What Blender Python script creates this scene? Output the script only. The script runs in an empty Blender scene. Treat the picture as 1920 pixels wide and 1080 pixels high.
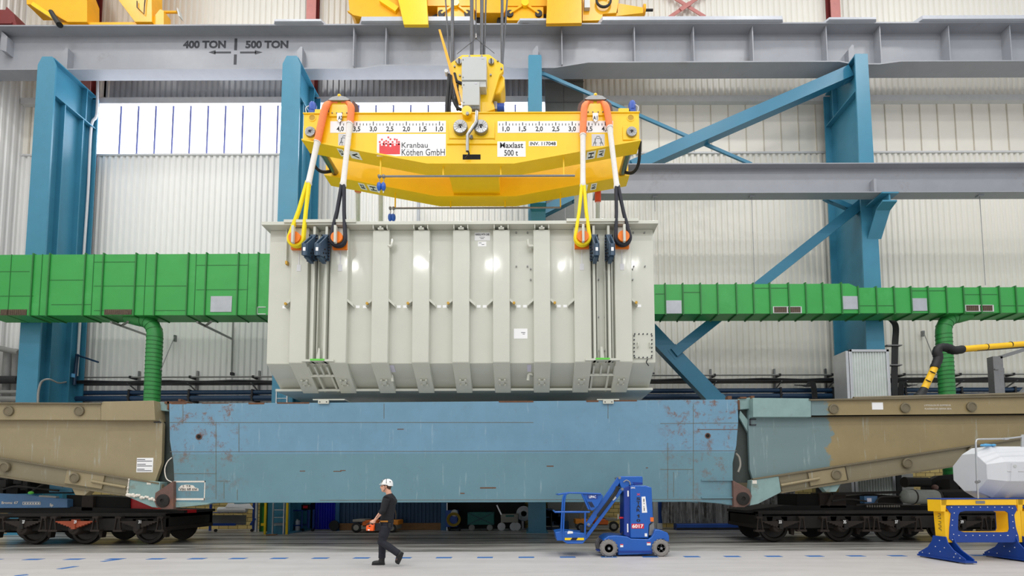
import bpy, bmesh, math, random
from mathutils import Vector, Matrix
random.seed(7)
SC = bpy.context.scene
COL = SC.collection

# ------------------------------------------------------------------ camera
F, PX, HZ, CH = 900.0, 990.0, 922.0, 1.6      # focal length (px), principal column, horizon row, eye height
PITCH, ROLL = math.atan(0.062), 0.0035
YP = HZ - F * math.tan(PITCH)
fw = Vector((0, math.cos(PITCH), math.sin(PITCH)))
u0 = Vector((0, -math.sin(PITCH), math.cos(PITCH)))
xa = Vector((1, 0, 0))
RV = xa * math.cos(ROLL) - u0 * math.sin(ROLL)
UV = xa * math.sin(ROLL) + u0 * math.cos(ROLL)
cam_d = bpy.data.cameras.new('camera'); cam = bpy.data.objects.new('camera', cam_d); COL.objects.link(cam)
cam.matrix_world = Matrix(((RV.x, UV.x, -fw.x, 0), (RV.y, UV.y, -fw.y, 0), (RV.z, UV.z, -fw.z, CH), (0, 0, 0, 1)))
cam_d.sensor_fit = 'HORIZONTAL'; cam_d.sensor_width = 36.0
cam_d.lens = F * 36.0 / 1920.0
cam_d.shift_x = -(PX - 960) / 1920.0
cam_d.shift_y = (YP - 540) / 1920.0
cam_d.clip_start = 0.05; cam_d.clip_end = 300
SC.camera = cam

# ------------------------------------------------------------------ light
SC.view_settings.view_transform = 'Standard'; SC.view_settings.look = 'None'
SC.view_settings.gamma = 1.0; SC.view_settings.use_curve_mapping = False
SC.view_settings.exposure = 0.1
W = bpy.data.worlds.new('hall_daylight'); SC.world = W; W.use_nodes = True
bg = W.node_tree.nodes['Background']; bg.inputs[0].default_value = (0.93, 0.96, 1.0, 1); bg.inputs[1].default_value = 0.66
def hall_lamp(x, y, z, power, size, col=(1, 0.98, 0.95)):
    l = bpy.data.lights.new('hall_lamp', 'AREA'); l.shape = 'DISK'; l.size = size; l.energy = power; l.color = col
    o = bpy.data.objects.new('hall_lamp', l); COL.objects.link(o); o.location = (x, y, z)
    return o
for lx in (-20, -12, -4, 4, 12, 20):            # rows of high-bay lamps under the hall roof
    for ly, pw in ((-26, 520), (-14, 500), (-2, 440), (9, 340), (14.5, 230)):
        hall_lamp(lx, ly, 27.5, pw, 1.3)

# ------------------------------------------------------------------ pixel helpers
def at(px, py, Y):
    d = fw * F + RV * (px - PX) + UV * (YP - py)
    k = Y / d.y
    return Vector((d.x * k, Y, d.z * k + CH))
def atz(px, py, Z):
    d = fw * F + RV * (px - PX) + UV * (YP - py)
    k = (Z - CH) / d.z
    return Vector((d.x * k, d.y * k, Z))
def xz(pts, Y): return [(p.x, p.z) for p in (at(a, b, Y) for a, b in pts)]

# ------------------------------------------------------------------ materials
def lin(c):
    return tuple((v / 255 / 12.92) if v / 255 <= 0.04045 else ((v / 255 + 0.055) / 1.055) ** 2.4 for v in c)
def nodes(m):
    m.use_nodes = True
    return m.node_tree.nodes, m.node_tree.links, m.node_tree.nodes['Principled BSDF']
def mix(N, L, fac, a, b):
    n = N.new('ShaderNodeMix'); n.data_type = 'RGBA'
    for s, v in ((0, fac), (6, a), (7, b)):
        if isinstance(v, (tuple, list)): n.inputs[s].default_value = (*v[:3], 1)
        elif isinstance(v, (int, float)): n.inputs[s].default_value = v
        else: L.new(v, n.inputs[s])
    return n.outputs[2]
def noise(N, L, scale, detail=4, rough=0.6, stretch=(1, 1, 1)):
    tc = N.new('ShaderNodeTexCoord'); mp = N.new('ShaderNodeMapping'); mp.inputs['Scale'].default_value = stretch
    L.new(tc.outputs['Object'], mp.inputs['Vector'])
    t = N.new('ShaderNodeTexNoise'); t.inputs['Scale'].default_value = scale; t.inputs['Detail'].default_value = detail; t.inputs['Roughness'].default_value = rough
    L.new(mp.outputs[0], t.inputs['Vector'])
    return t.outputs['Fac']
def ramp(N, L, src, a, b):
    n = N.new('ShaderNodeMapRange'); n.inputs[1].default_value = a; n.inputs[2].default_value = b; n.clamp = True
    L.new(src, n.inputs[0]); return n.outputs[0]
def math2(N, L, op, a, b):
    n = N.new('ShaderNodeMath'); n.operation = op
    for s, v in ((0, a), (1, b)):
        if isinstance(v, (int, float)): n.inputs[s].default_value = v
        else: L.new(v, n.inputs[s])
    return n.outputs[0]
def axis(N, L, i):
    tc = N.new('ShaderNodeTexCoord'); s = N.new('ShaderNodeSeparateXYZ'); L.new(tc.outputs['Object'], s.inputs[0]); return s.outputs[i]
MATS = {}
def mat(name, rgb, rough=0.5, metal=0.0, var=0.06, scale=3.0, stretch=(1, 1, 1), dirt=None, dirt_at=(0.58, 0.75), dirt_scale=2.0, coat=0.0, emit=0.0, bump=0.0):
    m = bpy.data.materials.new(name); N, L, B = nodes(m); c = lin(rgb)
    B.inputs['Roughness'].default_value = rough; B.inputs['Metallic'].default_value = metal
    if coat: B.inputs['Coat Weight'].default_value = coat; B.inputs['Coat Roughness'].default_value = 0.12
    n = noise(N, L, scale, 5, 0.65, stretch)
    out = mix(N, L, ramp(N, L, n, 0.3, 0.7), tuple(v * (1 - var) for v in c), tuple(min(1, v * (1 + var)) for v in c))
    if dirt:
        d = noise(N, L, dirt_scale, 8, 0.72, stretch)
        out = mix(N, L, ramp(N, L, d, *dirt_at), out, lin(dirt))
    L.new(out, B.inputs['Base Color'])
    if bump:
        bp = N.new('ShaderNodeBump'); bp.inputs['Strength'].default_value = bump; bp.inputs['Distance'].default_value = 0.05
        L.new(noise(N, L, 1.6, 2, 0.5, (1.6, 1, 0.6)), bp.inputs['Height']); L.new(bp.outputs[0], B.inputs['Normal']); L.new(bp.outputs[0], B.inputs['Coat Normal'])
        B.inputs['Coat Roughness'].default_value = 0.08
    if emit:
        B.inputs['Emission Color'].default_value = (*c, 1); B.inputs['Emission Strength'].default_value = emit
    MATS[name] = m
    return m
M = MATS
mat('column_blue', (62, 132, 160), 0.35, var=0.06, scale=1.2)
mat('brace_blue', (48, 118, 148), 0.35, var=0.06, scale=1.2)
mat('girder_grey', (148, 151, 158), 0.42, var=0.05, scale=1.5, dirt=(128, 126, 124), dirt_at=(0.6, 0.8), dirt_scale=0.7)
mat('plate_grey', (188, 192, 200), 0.4, var=0.05)
mat('duct_green', (54, 158, 72), 0.4, var=0.06, scale=1.0, dirt=(74, 172, 92), dirt_at=(0.55, 0.8), dirt_scale=0.8)
mat('seam_green', (40, 112, 52), 0.45)
mat('pipe_green', (48, 140, 66), 0.45, var=0.05)
mat('patch_silver', (176, 180, 186), 0.42, 0.3, var=0.08)
mat('grille_dark', (92, 76, 62), 0.6, 0.0, var=0.25, scale=12)
mat('beam_yellow', (252, 204, 8), 0.38, var=0.03, coat=0.15)
mat('crane_yellow', (243, 176, 10), 0.4, var=0.05)
mat('steel', (150, 150, 150), 0.3, 0.9, var=0.06, scale=8)
mat('dull_steel', (140, 140, 140), 0.4, 0.7, var=0.08, scale=8)
mat('rope_steel', (88, 90, 94), 0.5, 0.5, var=0.1, scale=20)
mat('cabinet_grey', (188, 191, 189), 0.4, var=0.02)
mat('black_rubber', (26, 26, 28), 0.6, var=0.15)
mat('black_gloss', (18, 18, 20), 0.35)
mat('sling_yellow', (250, 222, 20), 0.7, var=0.1, scale=30)
mat('sling_black', (38, 40, 50), 0.75, var=0.15, scale=30)
mat('sleeve_white', (232, 228, 222), 0.7, var=0.06, scale=14)
mat('sleeve_orange', (250, 138, 82), 0.7, var=0.08, scale=10)
mat('sleeve_red', (226, 84, 40), 0.7, var=0.08, scale=10)
mat('tank_cream', (202, 203, 190), 0.25, var=0.025, scale=1.2, coat=0.55, bump=0.06)
mat('lug_orange', (246, 128, 22), 0.45)
mat('hole_amber', (190, 146, 8), 0.5)
mat('clamp_blue', (58, 82, 104), 0.45)
mat('brass', (188, 148, 60), 0.35, 0.6)
mat('strap_green', (36, 130, 44), 0.5)
mat('tape_green', (98, 200, 70), 0.5)
mat('label_white', (244, 244, 244), 0.5, var=0.01)
mat('label_grey', (212, 212, 214), 0.5, var=0.02)
mat('label_violet', (206, 204, 218), 0.5)
mat('ink_black', (24, 24, 28), 0.6)
mat('ink_dark', (52, 54, 60), 0.6)
mat('ink_red', (226, 60, 66), 0.5)
mat('fall_blue', (20, 90, 190), 0.3, coat=0.3)
mat('motor_blue', (24, 74, 170), 0.4)
mat('oxide_red', (122, 48, 48), 0.55, var=0.08)
mat('oxide_pale', (196, 128, 122), 0.55, var=0.08)
mat('rust_brown', (104, 78, 70), 0.75, var=0.15, scale=6, dirt=(128, 84, 62))
mat('rust_edge', (108, 74, 52), 0.8, var=0.3, scale=9)
mat('seam_brown', (112, 116, 108), 0.8, var=0.15, scale=9)
mat('bogie_dark', (27, 23, 20), 0.75, var=0.25, scale=5, dirt=(48, 35, 27), dirt_scale=3)
mat('bogie_black', (20, 18, 17), 0.8, var=0.2)
mat('bogie_brown', (40, 31, 25), 0.75, var=0.2, scale=6)
mat('wheel_steel', (34, 30, 27), 0.5, 0.3, var=0.2, scale=6, dirt=(56, 47, 40))
mat('spring_orange', (160, 72, 42), 0.6, var=0.12)
mat('wagon_blue', (70, 110, 150), 0.5, var=0.1, dirt=(96, 120, 138))
mat('plate_red', (190, 20, 26), 0.5)
mat('cylinder_grey', (120, 124, 118), 0.45, var=0.12)
mat('lift_blue', (8, 88, 178), 0.3, var=0.06, coat=0.25)
mat('lift_blue_dark', (10, 52, 140), 0.4)
mat('tyre_grey', (136, 132, 128), 0.85, var=0.12, scale=16)
mat('hub_black', (30, 30, 34), 0.5)
mat('stripe_yellow', (250, 210, 20), 0.5)
mat('sign_red', (214, 30, 48), 0.5)
mat('sign_orange', (236, 112, 30), 0.5)
mat('stand_blue', (8, 58, 142), 0.45, var=0.06)
mat('stand_yellow', (252, 196, 24), 0.45, var=0.05)
mat('tarp_grey', (206, 208, 212), 0.55, var=0.02)
mat('plastic_blue', (90, 170, 220), 0.3)
mat('floor_blue', (42, 102, 170), 0.6, var=0.12, scale=20)
mat('skin', (222, 168, 142), 0.55, var=0.04, scale=10)
mat('hair', (74, 54, 44), 0.7, var=0.2, scale=60)
mat('cloth_black', (24, 25, 30), 0.85, var=0.2, scale=14)
mat('trouser_black', (30, 32, 42), 0.85, var=0.2, scale=14)
mat('boot_black', (22, 22, 24), 0.55, var=0.15)
mat('boot_brown', (84, 62, 58), 0.6)
mat('helmet_white', (244, 244, 242), 0.3, coat=0.3, var=0.01)
mat('remote_orange', (246, 96, 26), 0.4)
mat('belt_amber', (176, 116, 26), 0.6)
mat('pipe_blue', (34, 62, 92), 0.45, var=0.08)
mat('pipe_grey', (142, 142, 138), 0.5, var=0.08)
mat('cable_black', (34, 34, 36), 0.6, var=0.2)
mat('wood', (134, 96, 58), 0.7, var=0.2, scale=4, stretch=(1, 1, 8))
mat('door_blue', (22, 62, 96), 0.5, var=0.08)
mat('door_trim_blue', (26, 92, 140), 0.5)
mat('curtain_blue', (10, 24, 176), 0.5)
mat('teal_dark', (8, 74, 84), 0.5, var=0.08)
mat('crate_green', (10, 104, 96), 0.55, var=0.08)
mat('bin_green', (20, 84, 30), 0.6)
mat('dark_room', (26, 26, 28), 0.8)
mat('truck_orange', (246, 148, 26), 0.45)
mat('truck_grey', (150, 146, 136), 0.5)
mat('hose_yellow', (150, 124, 20), 0.6)
mat('gas_blue', (34, 78, 160), 0.5)
mat('foam_white', (226, 218, 206), 0.9, var=0.1, scale=30)
mat('blue_green', (132, 160, 158), 0.6, var=0.08, dirt=(120, 112, 92))
mat('alu', (196, 198, 200), 0.3, 0.7, var=0.05)
mat('dark_void', (18, 17, 16), 0.9)
mat('translucent_sheet', (196, 204, 200), 0.35, var=0.08, scale=1.5)

# ------------------------------------------------------------------ mesh helpers
LOC = {}
class MB:
    def __init__(s): s.v = []; s.f = []; s.m = []
    def add(s, vs, fs, mi=0):
        o = len(s.v); s.v += [tuple(p) for p in vs]
        for f in fs: s.f.append([o + i for i in f]); s.m.append(mi)
        return s
    def box(s, x0, x1, y0, y1, z0, z1, mi=0):
        return s.add([(x, y, z) for z in (z0, z1) for y in (y0, y1) for x in (x0, x1)],
                     [(0, 2, 3, 1), (4, 5, 7, 6), (0, 1, 5, 4), (2, 6, 7, 3), (0, 4, 6, 2), (1, 3, 7, 5)], mi)
    def ext(s, base, off, mi=0):
        n = len(base); top = [tuple(Vector(p) + Vector(off)) for p in base]
        return s.add(list(base) + top, [list(range(n))[::-1], list(range(n, 2 * n))] + [(i, (i + 1) % n, n + (i + 1) % n, n + i) for i in range(n)], mi)
    def prism(s, poly, y0, y1, mi=0): return s.ext([(x, y0, z) for x, z in poly], (0, y1 - y0, 0), mi)
    def prism_x(s, poly, x0, x1, mi=0): return s.ext([(x0, y, z) for y, z in poly], (x1 - x0, 0, 0), mi)
    def prism_z(s, poly, z0, z1, mi=0): return s.ext([(x, y, z0) for x, y in poly], (0, 0, z1 - z0), mi)
    def pp(s, Y, dep, pts, mi=0): return s.prism(xz(pts, Y), Y, Y + dep, mi)
    def pbox(s, Y, dep, x0, y0, x1, y1, mi=0):
        a, b = at(x0, y1, Y), at(x1, y0, Y)
        return s.box(a.x, b.x, Y, Y + dep, a.z, b.z, mi)
    def frame(s, d):
        d = Vector(d).normalized(); ref = Vector((0, 0, 1)) if abs(d.z) < 0.9 else Vector((0, 1, 0))
        a = d.cross(ref).normalized(); return d, a, a.cross(d).normalized()
    def bar(s, p0, p1, w, h, mi=0, up=None):
        p0, p1 = Vector(p0), Vector(p1); d = (p1 - p0).normalized()
        up = Vector(up) if up else (Vector((0, 1, 0)) if abs(d.y) < 0.9 else Vector((0, 0, 1)))
        a = d.cross(up).normalized(); b = a.cross(d).normalized()
        base = [p0 + a * sx * w / 2 + b * sy * h / 2 for sx, sy in ((-1, -1), (1, -1), (1, 1), (-1, 1))]
        return s.ext([tuple(p) for p in base], tuple(p1 - p0), mi)
    def tube(s, pts, r, n=12, mi=0, caps=True):
        pts = [Vector(p) for p in pts]; rs = r if isinstance(r, (list, tuple)) else [r] * len(pts)
        rings = []; prev = None
        for i, p in enumerate(pts):
            d = (pts[min(i + 1, len(pts) - 1)] - pts[max(i - 1, 0)])
            if d.length < 1e-9: d = Vector((0, 0, 1))
            d.normalize()
            if prev is None: _, a, b = s.frame(d)
            else:
                a = prev - d * prev.dot(d)
                a = a.normalized() if a.length > 1e-6 else s.frame(d)[1]
                b = a.cross(d).normalized()
            prev = a
            rings.append([p + (a * math.cos(t) + b * math.sin(t)) * rs[i] for t in (2 * math.pi * k / n for k in range(n))])
        vs = [tuple(q) for R_ in rings for q in R_]; fs = []
        for i in range(len(pts) - 1):
            for k in range(n): fs.append((i * n + k, i * n + (k + 1) % n, (i + 1) * n + (k + 1) % n, (i + 1) * n + k))
        if caps: fs += [list(range(n))[::-1], [(len(pts) - 1) * n + k for k in range(n)]]
        return s.add(vs, fs, mi)
    def cyl(s, p0, p1, r, n=20, mi=0): return s.tube([p0, p1], r, n, mi)
    def lathe(s, prof, o, ax, n=24, mi=0):
        o = Vector(o); d, a, b = s.frame(ax)
        vs = [tuple(o + d * h + (a * math.cos(t) + b * math.sin(t)) * r) for r, h in prof for t in (2 * math.pi * k / n for k in range(n))]
        fs = [(i * n + k, i * n + (k + 1) % n, (i + 1) * n + (k + 1) % n, (i + 1) * n + k) for i in range(len(prof) - 1) for k in range(n)]
        fs += [list(range(n))[::-1], [(len(prof) - 1) * n + k for k in range(n)]]
        return s.add(vs, fs, mi)
    def ball(s, c, r, sc=(1, 1, 1), n=16, m=10, mi=0):
        prof = [(max(1e-4, r * math.sin(math.pi * i / m)), -r * math.cos(math.pi * i / m)) for i in range(m + 1)]
        o = len(s.v); s.lathe(prof, (0, 0, 0), (0, 0, 1), n, mi)
        for i in range(o, len(s.v)): v = s.v[i]; s.v[i] = (c[0] + v[0] * sc[0], c[1] + v[1] * sc[1], c[2] + v[2] * sc[2])
        return s
    def build(s, name, mats, parent=None, label=None, bevel=0.0, smooth=True, angle=35):
        o0 = LOC.get(parent.name, Vector((0, 0, 0))) if parent else Vector((0, 0, 0))
        me = bpy.data.meshes.new(name); me.from_pydata([(v[0] - o0.x, v[1] - o0.y, v[2] - o0.z) for v in s.v], [], s.f)
        if not isinstance(mats, (list, tuple)): mats = [mats]
        for m in mats: me.materials.append(M[m] if isinstance(m, str) else m)
        me.polygons.foreach_set('material_index', s.m)
        b = bmesh.new(); b.from_mesh(me); bmesh.ops.recalc_face_normals(b, faces=b.faces[:]); b.to_mesh(me); b.free()
        if smooth:
            me.polygons.foreach_set('use_smooth', [True] * len(me.polygons)); me.set_sharp_from_angle(angle=math.radians(angle))
        me.update()
        o = bpy.data.objects.new(name, me); COL.objects.link(o); LOC[o.name] = o0
        if parent: o.parent = parent
        if label: o['label'] = label
        if bevel:
            bv = o.modifiers.new('bevel', 'BEVEL'); bv.width = bevel; bv.segments = 2; bv.limit_method = 'ANGLE'; bv.angle_limit = math.radians(40)
        return o
def tag(o, label, cat, group=None, kind=None):
    o['label'] = label; o['category'] = cat
    if group: o['group'] = group
    if kind: o['kind'] = kind
    return o
def thing(name, label, cat, loc, group=None, kind=None):
    o = bpy.data.objects.new(name, None); COL.objects.link(o); o.location = loc; o.empty_display_size = 0.3
    LOC[o.name] = Vector(loc)
    return tag(o, label, cat, group, kind)
def struct(o): o['kind'] = 'structure'; return o
def dup(root, d, label=None, sx=1):
    kids = {}
    for ob in bpy.data.objects:
        if ob.parent: kids.setdefault(ob.parent.name, []).append(ob)
    def cp(o, par):
        c = o.copy(); COL.objects.link(c); c.parent = par
        for k in kids.get(o.name, []): cp(k, c)
        return c
    c = cp(root, None); c.location = Vector(root.location) + Vector(d)
    if label: c['label'] = label
    return c
def text(s, x0, y0, x1, y1, Y, mt, parent, name='lettering', rot=0, bold=0.0, keep=False, axis_y=None, depth=0.003):
    """lettering that fills the pixel box, standing in the plane Y"""
    cu = bpy.data.curves.new('txt', 'FONT'); cu.body = s; cu.align_x = 'CENTER'; cu.extrude = 0.01; cu.offset = bold; cu.resolution_u = 3
    tmp = bpy.data.objects.new('txt', cu); COL.objects.link(tmp)
    dg = bpy.context.evaluated_depsgraph_get(); me = bpy.data.meshes.new_from_object(tmp.evaluated_get(dg))
    bpy.data.objects.remove(tmp); bpy.data.curves.remove(cu)
    vs = [v.co.copy() for v in me.vertices]
    if rot: vs = [Vector((v.x * math.cos(rot) - v.y * math.sin(rot), v.x * math.sin(rot) + v.y * math.cos(rot), v.z)) for v in vs]
    ax, bx = min(v.x for v in vs), max(v.x for v in vs); ay, by = min(v.y for v in vs), max(v.y for v in vs)
    A, B_ = at(x0, y1, Y), at(x1, y0, Y)
    kx, kz = (B_.x - A.x) / max(1e-6, bx - ax), (B_.z - A.z) / max(1e-6, by - ay)
    if keep: kx = kz = min(kx, kz)
    cx, cz = (A.x + B_.x) / 2, (A.z + B_.z) / 2; mx, my = (ax + bx) / 2, (ay + by) / 2
    b = MB(); b.add([(cx + (v.x - mx) * kx, Y - (0.5 * depth if v.z > 0 else -0.5 * depth), cz + (v.y - my) * kz) for v in vs], [list(p.vertices) for p in me.polygons])
    bpy.data.meshes.remove(me)
    return b.build(name, mt, parent, smooth=False)
def sign(x0, y0, x1, y1, Y, mt, parent, name='sign_plate', dep=0.006, label=None):
    return MB().pbox(Y - dep, dep, x0, y0, x1, y1).build(name, mt, parent, label)
def arc(c, r, a0, a1, n, ax='y'):
    """points of an arc about c in the plane square to ax"""
    out = []
    for i in range(n + 1):
        t = a0 + (a1 - a0) * i / n; p, q = r * math.cos(t), r * math.sin(t)
        out.append({'y': (c[0] + p, c[1], c[2] + q), 'x': (c[0], c[1] + p, c[2] + q), 'z': (c[0] + p, c[1] + q, c[2])}[ax])
    return out
def smooth_path(pts, n=8):
    P = [Vector(p) for p in pts]; P = [2 * P[0] - P[1]] + P + [2 * P[-1] - P[-2]]; out = []
    for i in range(1, len(P) - 2):
        for k in range(n):
            t = k / n; a, b, c, d = P[i - 1:i + 3]
            out.append(0.5 * ((2 * b) + (c - a) * t + (2 * a - 5 * b + 4 * c - d) * t * t + (3 * b - a - 3 * c + d) * t ** 3))
    out.append(P[-2]); return out
# ================================================================== THE SETTING
def floor_mat(name, rgb, rgb2, rough, strength):
    m = bpy.data.materials.new(name); N, L, B = nodes(m)
    a = noise(N, L, 2.2, 6, 0.65, (0.12, 1.0, 1)); b = noise(N, L, 1.1, 8, 0.7)
    f = mix(N, L, ramp(N, L, a, 0.4, 0.62), lin(rgb), lin(rgb2))
    f = mix(N, L, math2(N, L, 'MULTIPLY', ramp(N, L, b, 0.5, 0.7), strength), f, lin((158, 152, 147)))
    L.new(f, B.inputs['Base Color']); B.inputs['Roughness'].default_value = rough
    M[name] = m
floor_mat('floor_concrete', (194, 190, 188), (184, 180, 178), 0.5, 0.25)
floor_mat('floor_track_zone', (192, 189, 183), (112, 110, 105), 0.28, 0.2)
b = MB()
ys = [(-32, 13.0, 0), (13.0, 20.0, 1), (20.0, 23.0, 0)]
for y0, y1, mi in ys: b.add([(-24, y0, 0), (34, y0, 0), (34, y1, 0), (-24, y1, 0)], [(0, 1, 2, 3)], mi)
struct(b.build('floor', ['floor_concrete', 'floor_track_zone'], smooth=False))

mat('clad_cream', (236, 233, 224), 0.38, var=0.03, scale=0.6, dirt=(220, 215, 203), dirt_at=(0.6, 0.85), dirt_scale=1.2, stretch=(1, 1, 0.25))
mat('clad_white', (238, 237, 234), 0.4, var=0.03, scale=0.6, dirt=(222, 219, 213), dirt_at=(0.6, 0.85), dirt_scale=1.2, stretch=(1, 1, 0.25))
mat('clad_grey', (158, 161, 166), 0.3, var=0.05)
mat('flashing', (214, 214, 214), 0.4)
mat('panel_cream', (242, 237, 226), 0.4, var=0.03, scale=0.7)
mat('joint_cream', (206, 198, 182), 0.5)
mat('shaft_grey', (122, 124, 120), 0.5, var=0.06)
def brick_mat():
    m = bpy.data.materials.new('yellow_brick'); N, L, B = nodes(m)
    tc = N.new('ShaderNodeTexCoord'); sx = N.new('ShaderNodeSeparateXYZ'); L.new(tc.outputs['Object'], sx.inputs[0])
    cb = N.new('ShaderNodeCombineXYZ'); L.new(sx.outputs[0], cb.inputs[0]); L.new(sx.outputs[2], cb.inputs[1])
    t = N.new('ShaderNodeTexBrick'); L.new(cb.outputs[0], t.inputs['Vector'])
    t.inputs['Scale'].default_value = 1.0; t.inputs['Brick Width'].default_value = 0.42; t.inputs['Row Height'].default_value = 0.17
    t.inputs['Mortar Size'].default_value = 0.012
    for k, c in (('Color1', (206, 184, 118)), ('Color2', (184, 160, 98)), ('Mortar', (96, 84, 58))): t.inputs[k].default_value = (*lin(c), 1)
    L.new(t.outputs['Color'], B.inputs['Base Color']); B.inputs['Roughness'].default_value = 0.85
    M['yellow_brick'] = m
brick_mat()
def corrugated(b, x0, x1, y, z0, z1, per=0.27, amp=0.075, mi=0):
    prof = []; x = x0
    while x < x1:
        prof += [(x, y), (x + per * 0.42, y), (x + per * 0.56, y + amp), (x + per * 0.86, y + amp)]; x += per
    prof.append((x1, y)); n = len(prof)
    b.add([(p, q, z0) for p, q in prof] + [(p, q, z1) for p, q in prof], [(i, i + 1, n + i + 1, n + i) for i in range(n - 1)], mi)
ZS, ZW, ZL = 17.34, 19.66, 19.95           # window sill, window head, underside of the upper cladding
b = MB()
corrugated(b, -23.5, 0.9, 21.4, 2.6, ZS, mi=1); corrugated(b, 0.9, 34, 21.4, 2.6, ZS, mi=0)
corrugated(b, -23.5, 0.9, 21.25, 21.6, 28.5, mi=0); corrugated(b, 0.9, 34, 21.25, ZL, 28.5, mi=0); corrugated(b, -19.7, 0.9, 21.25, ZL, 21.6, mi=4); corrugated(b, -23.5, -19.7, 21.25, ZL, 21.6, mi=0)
b.box(-23.5, 34, 21.2, 21.6, ZW, ZL, 2)
b.box(-23.5, 34, 21.36, 21.6, ZS - 0.08, ZS, 2)
b.box(-23.5, 34, 21.3, 21.7, 0, 2.6, 3)
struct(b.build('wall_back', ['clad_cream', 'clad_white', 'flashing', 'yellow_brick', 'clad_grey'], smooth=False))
b = MB(); prof = []; y = -30.0
while y < 21.3: prof += [(-23.5, y), (-23.5, y + 0.11), (-23.545, y + 0.15), (-23.545, y + 0.23)]; y += 0.27
n = len(prof)
b.add([(p, q, 0) for p, q in prof] + [(p, q, 28.5) for p, q in prof], [(i, i + 1, n + i + 1, n + i) for i in range(n - 1)])
struct(b.build('wall_left', 'clad_white', smooth=False))

m = bpy.data.materials.new('daylit_panel'); N, L, B = nodes(m)
B.inputs['Base Color'].default_value = (0.9, 0.92, 1, 1); B.inputs['Roughness'].default_value = 0.3
B.inputs['Emission Color'].default_value = (0.90, 0.92, 1.0, 1); B.inputs['Emission Strength'].default_value = 4.0; M['daylit_panel'] = m
mat('mullion_blue', (120, 128, 190), 0.5)
def window(name, x0, x1, panes, mull, off=0.0, wid=0.075):
    root = bpy.data.objects.new(name, None); COL.objects.link(root); root.location = (x0, 21.4, ZS); LOC[root.name] = Vector(root.location); struct(root)
    MB().box(x0, x1, 21.42, 21.46, ZS, ZW).build('pane', panes, root)
    x = x0 + off; mb = MB()
    while x < x1: mb.box(x - wid / 2, x + wid / 2, 21.385, 21.42, ZS, ZW); x += 0.815
    mb.build('mullion', mull, root)
window('window_1', -20.4, -10.0, 'daylit_panel', 'mullion_blue', 1.42)
window('window_2', -10.0, 0.85, 'daylit_panel', 'mullion_blue', 0.5)
window('window_3', 2.6, 34, 'panel_cream', 'joint_cream', 0.3, 0.04)
window('window_4', -23.5, -20.4, 'panel_cream', 'joint_cream', 0.3)
b = MB(); b.box(0.85, 2.6, 20.95, 21.6, 0, 20.9)
for z in (15.3, 18.3, 19.4, 20.4): b.box(0.83, 2.62, 20.93, 20.96, z, z + 0.03, 1)
b.box(1.7, 1.72, 20.93, 20.96, 0, 20.9, 1)
struct(b.build('trim_1', ['shaft_grey', 'dull_steel']))

# red-brown building columns standing against the cladding
def wall_post(px, label, flip):
    x = at(px, 20, 20.9).x
    t = thing('building_column', label, 'column', (x, 21, 0), 'oxide red building columns')
    MB().box(x - 0.22, x + 0.22, 20.86, 20.89, 0, 28.4).build('near_flange', 'oxide_pale', t)
    MB().box(x - 0.02, x + 0.02, 20.89, 21.2, 0, 28.4).build('web', 'oxide_red', t)
    MB().box(x - 0.22, x + 0.22, 21.2, 21.24, 0, 28.4).build('back_flange', 'oxide_red', t)
wall_post(170, 'red steel building column behind the blue column beside the left window', 1)
wall_post(584, 'red steel building column above the second blue column, pale pink face', 1)
wall_post(1566, 'red steel building column at the far right above the grey runway girder', -1)
t = thing('cross_bracing', 'red oxide X shaped flat bar bracing on the upper wall', 'bracing', at(1285, 15, 21.1))
for p, q in (((1250, 36), (1335, -22)), ((1235, -22), (1322, 32))):
    MB().bar(at(*p, 21.1), at(*q, 21.1), 0.16, 0.03).build('bar', 'oxide_pale', t)
MB().bar(at(1276, 18, 21.05), at(1294, 6, 21.05), 0.2, 0.03).build('gusset', 'oxide_pale', t)

# ------------------------------------------------------------------ blue crane columns
YC, YB, ZC = 18.8, 20.85, 19.66
def column(x, wt, wb, label, cut=0.16, ribs=True):
    t = thing('crane_column', label, 'column', (x, YC, 0), 'blue crane columns')
    h = lambda z: (wb + (wt - wb) * z / ZC) / 2
    w = h(ZC)
    MB().prism([(x - h(0), 0), (x + h(0), 0), (x + h(19.3), ZC - 2.2 * cut), (x + w - cut, ZC), (x - w + cut, ZC), (x - h(19.3), ZC - 2.2 * cut)], YC, YC + 0.06).build('near_flange', 'column_blue', t)
    MB().box(x - 0.02, x + 0.02, YC + 0.06, YB, 0, ZC).build('web', 'column_blue', t)
    MB().box(x - 0.3, x + 0.3, YB, YB + 0.05, 0, ZC - 0.1).build('back_flange', 'column_blue', t)
    MB().box(x - 0.24, x + 0.24, YC + 0.06, YB, ZC - 0.05, ZC).build('top_plate', 'column_blue', t)
    MB().box(x - 0.26, x + 0.26, YC + 0.06, YB, ZC - 1.55, ZC - 1.5).build('stiffener', 'column_blue', t)
    for yy in ((YC + 0.62, YB - 0.6) if ribs else ()): MB().box(x - 0.24, x + 0.24, yy, yy + 0.04, 0, ZC - 1.55).build('stiffener', 'column_blue', t)
    MB().box(x - 0.24, x + 0.24, YB - 0.5, YB - 0.46, ZC - 1.5, ZC - 0.05).build('stiffener', 'column_blue', t)
    MB().box(x - 0.42, x + 0.42, YC - 0.15, YB + 0.2, 0, 0.04).build('base_plate', 'column_blue', t)
    return t
CX = [at(88.5, 106, YC).x, at(547, 106, YC).x, at(1003, 106, YC).x, at(1615, 102, YC).x]
c1 = column(CX[0], 0.74, 0.86, 'tall blue steel column with deep web, left of the bright window')
c2 = column(CX[1], 0.74, 0.86, 'tall blue steel column behind the left end of the yellow lifting beam')
c3 = column(CX[2], 0.55, 0.7, 'tall blue steel column mostly hidden behind the middle of the yellow lifting beam', 0.03)
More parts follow.
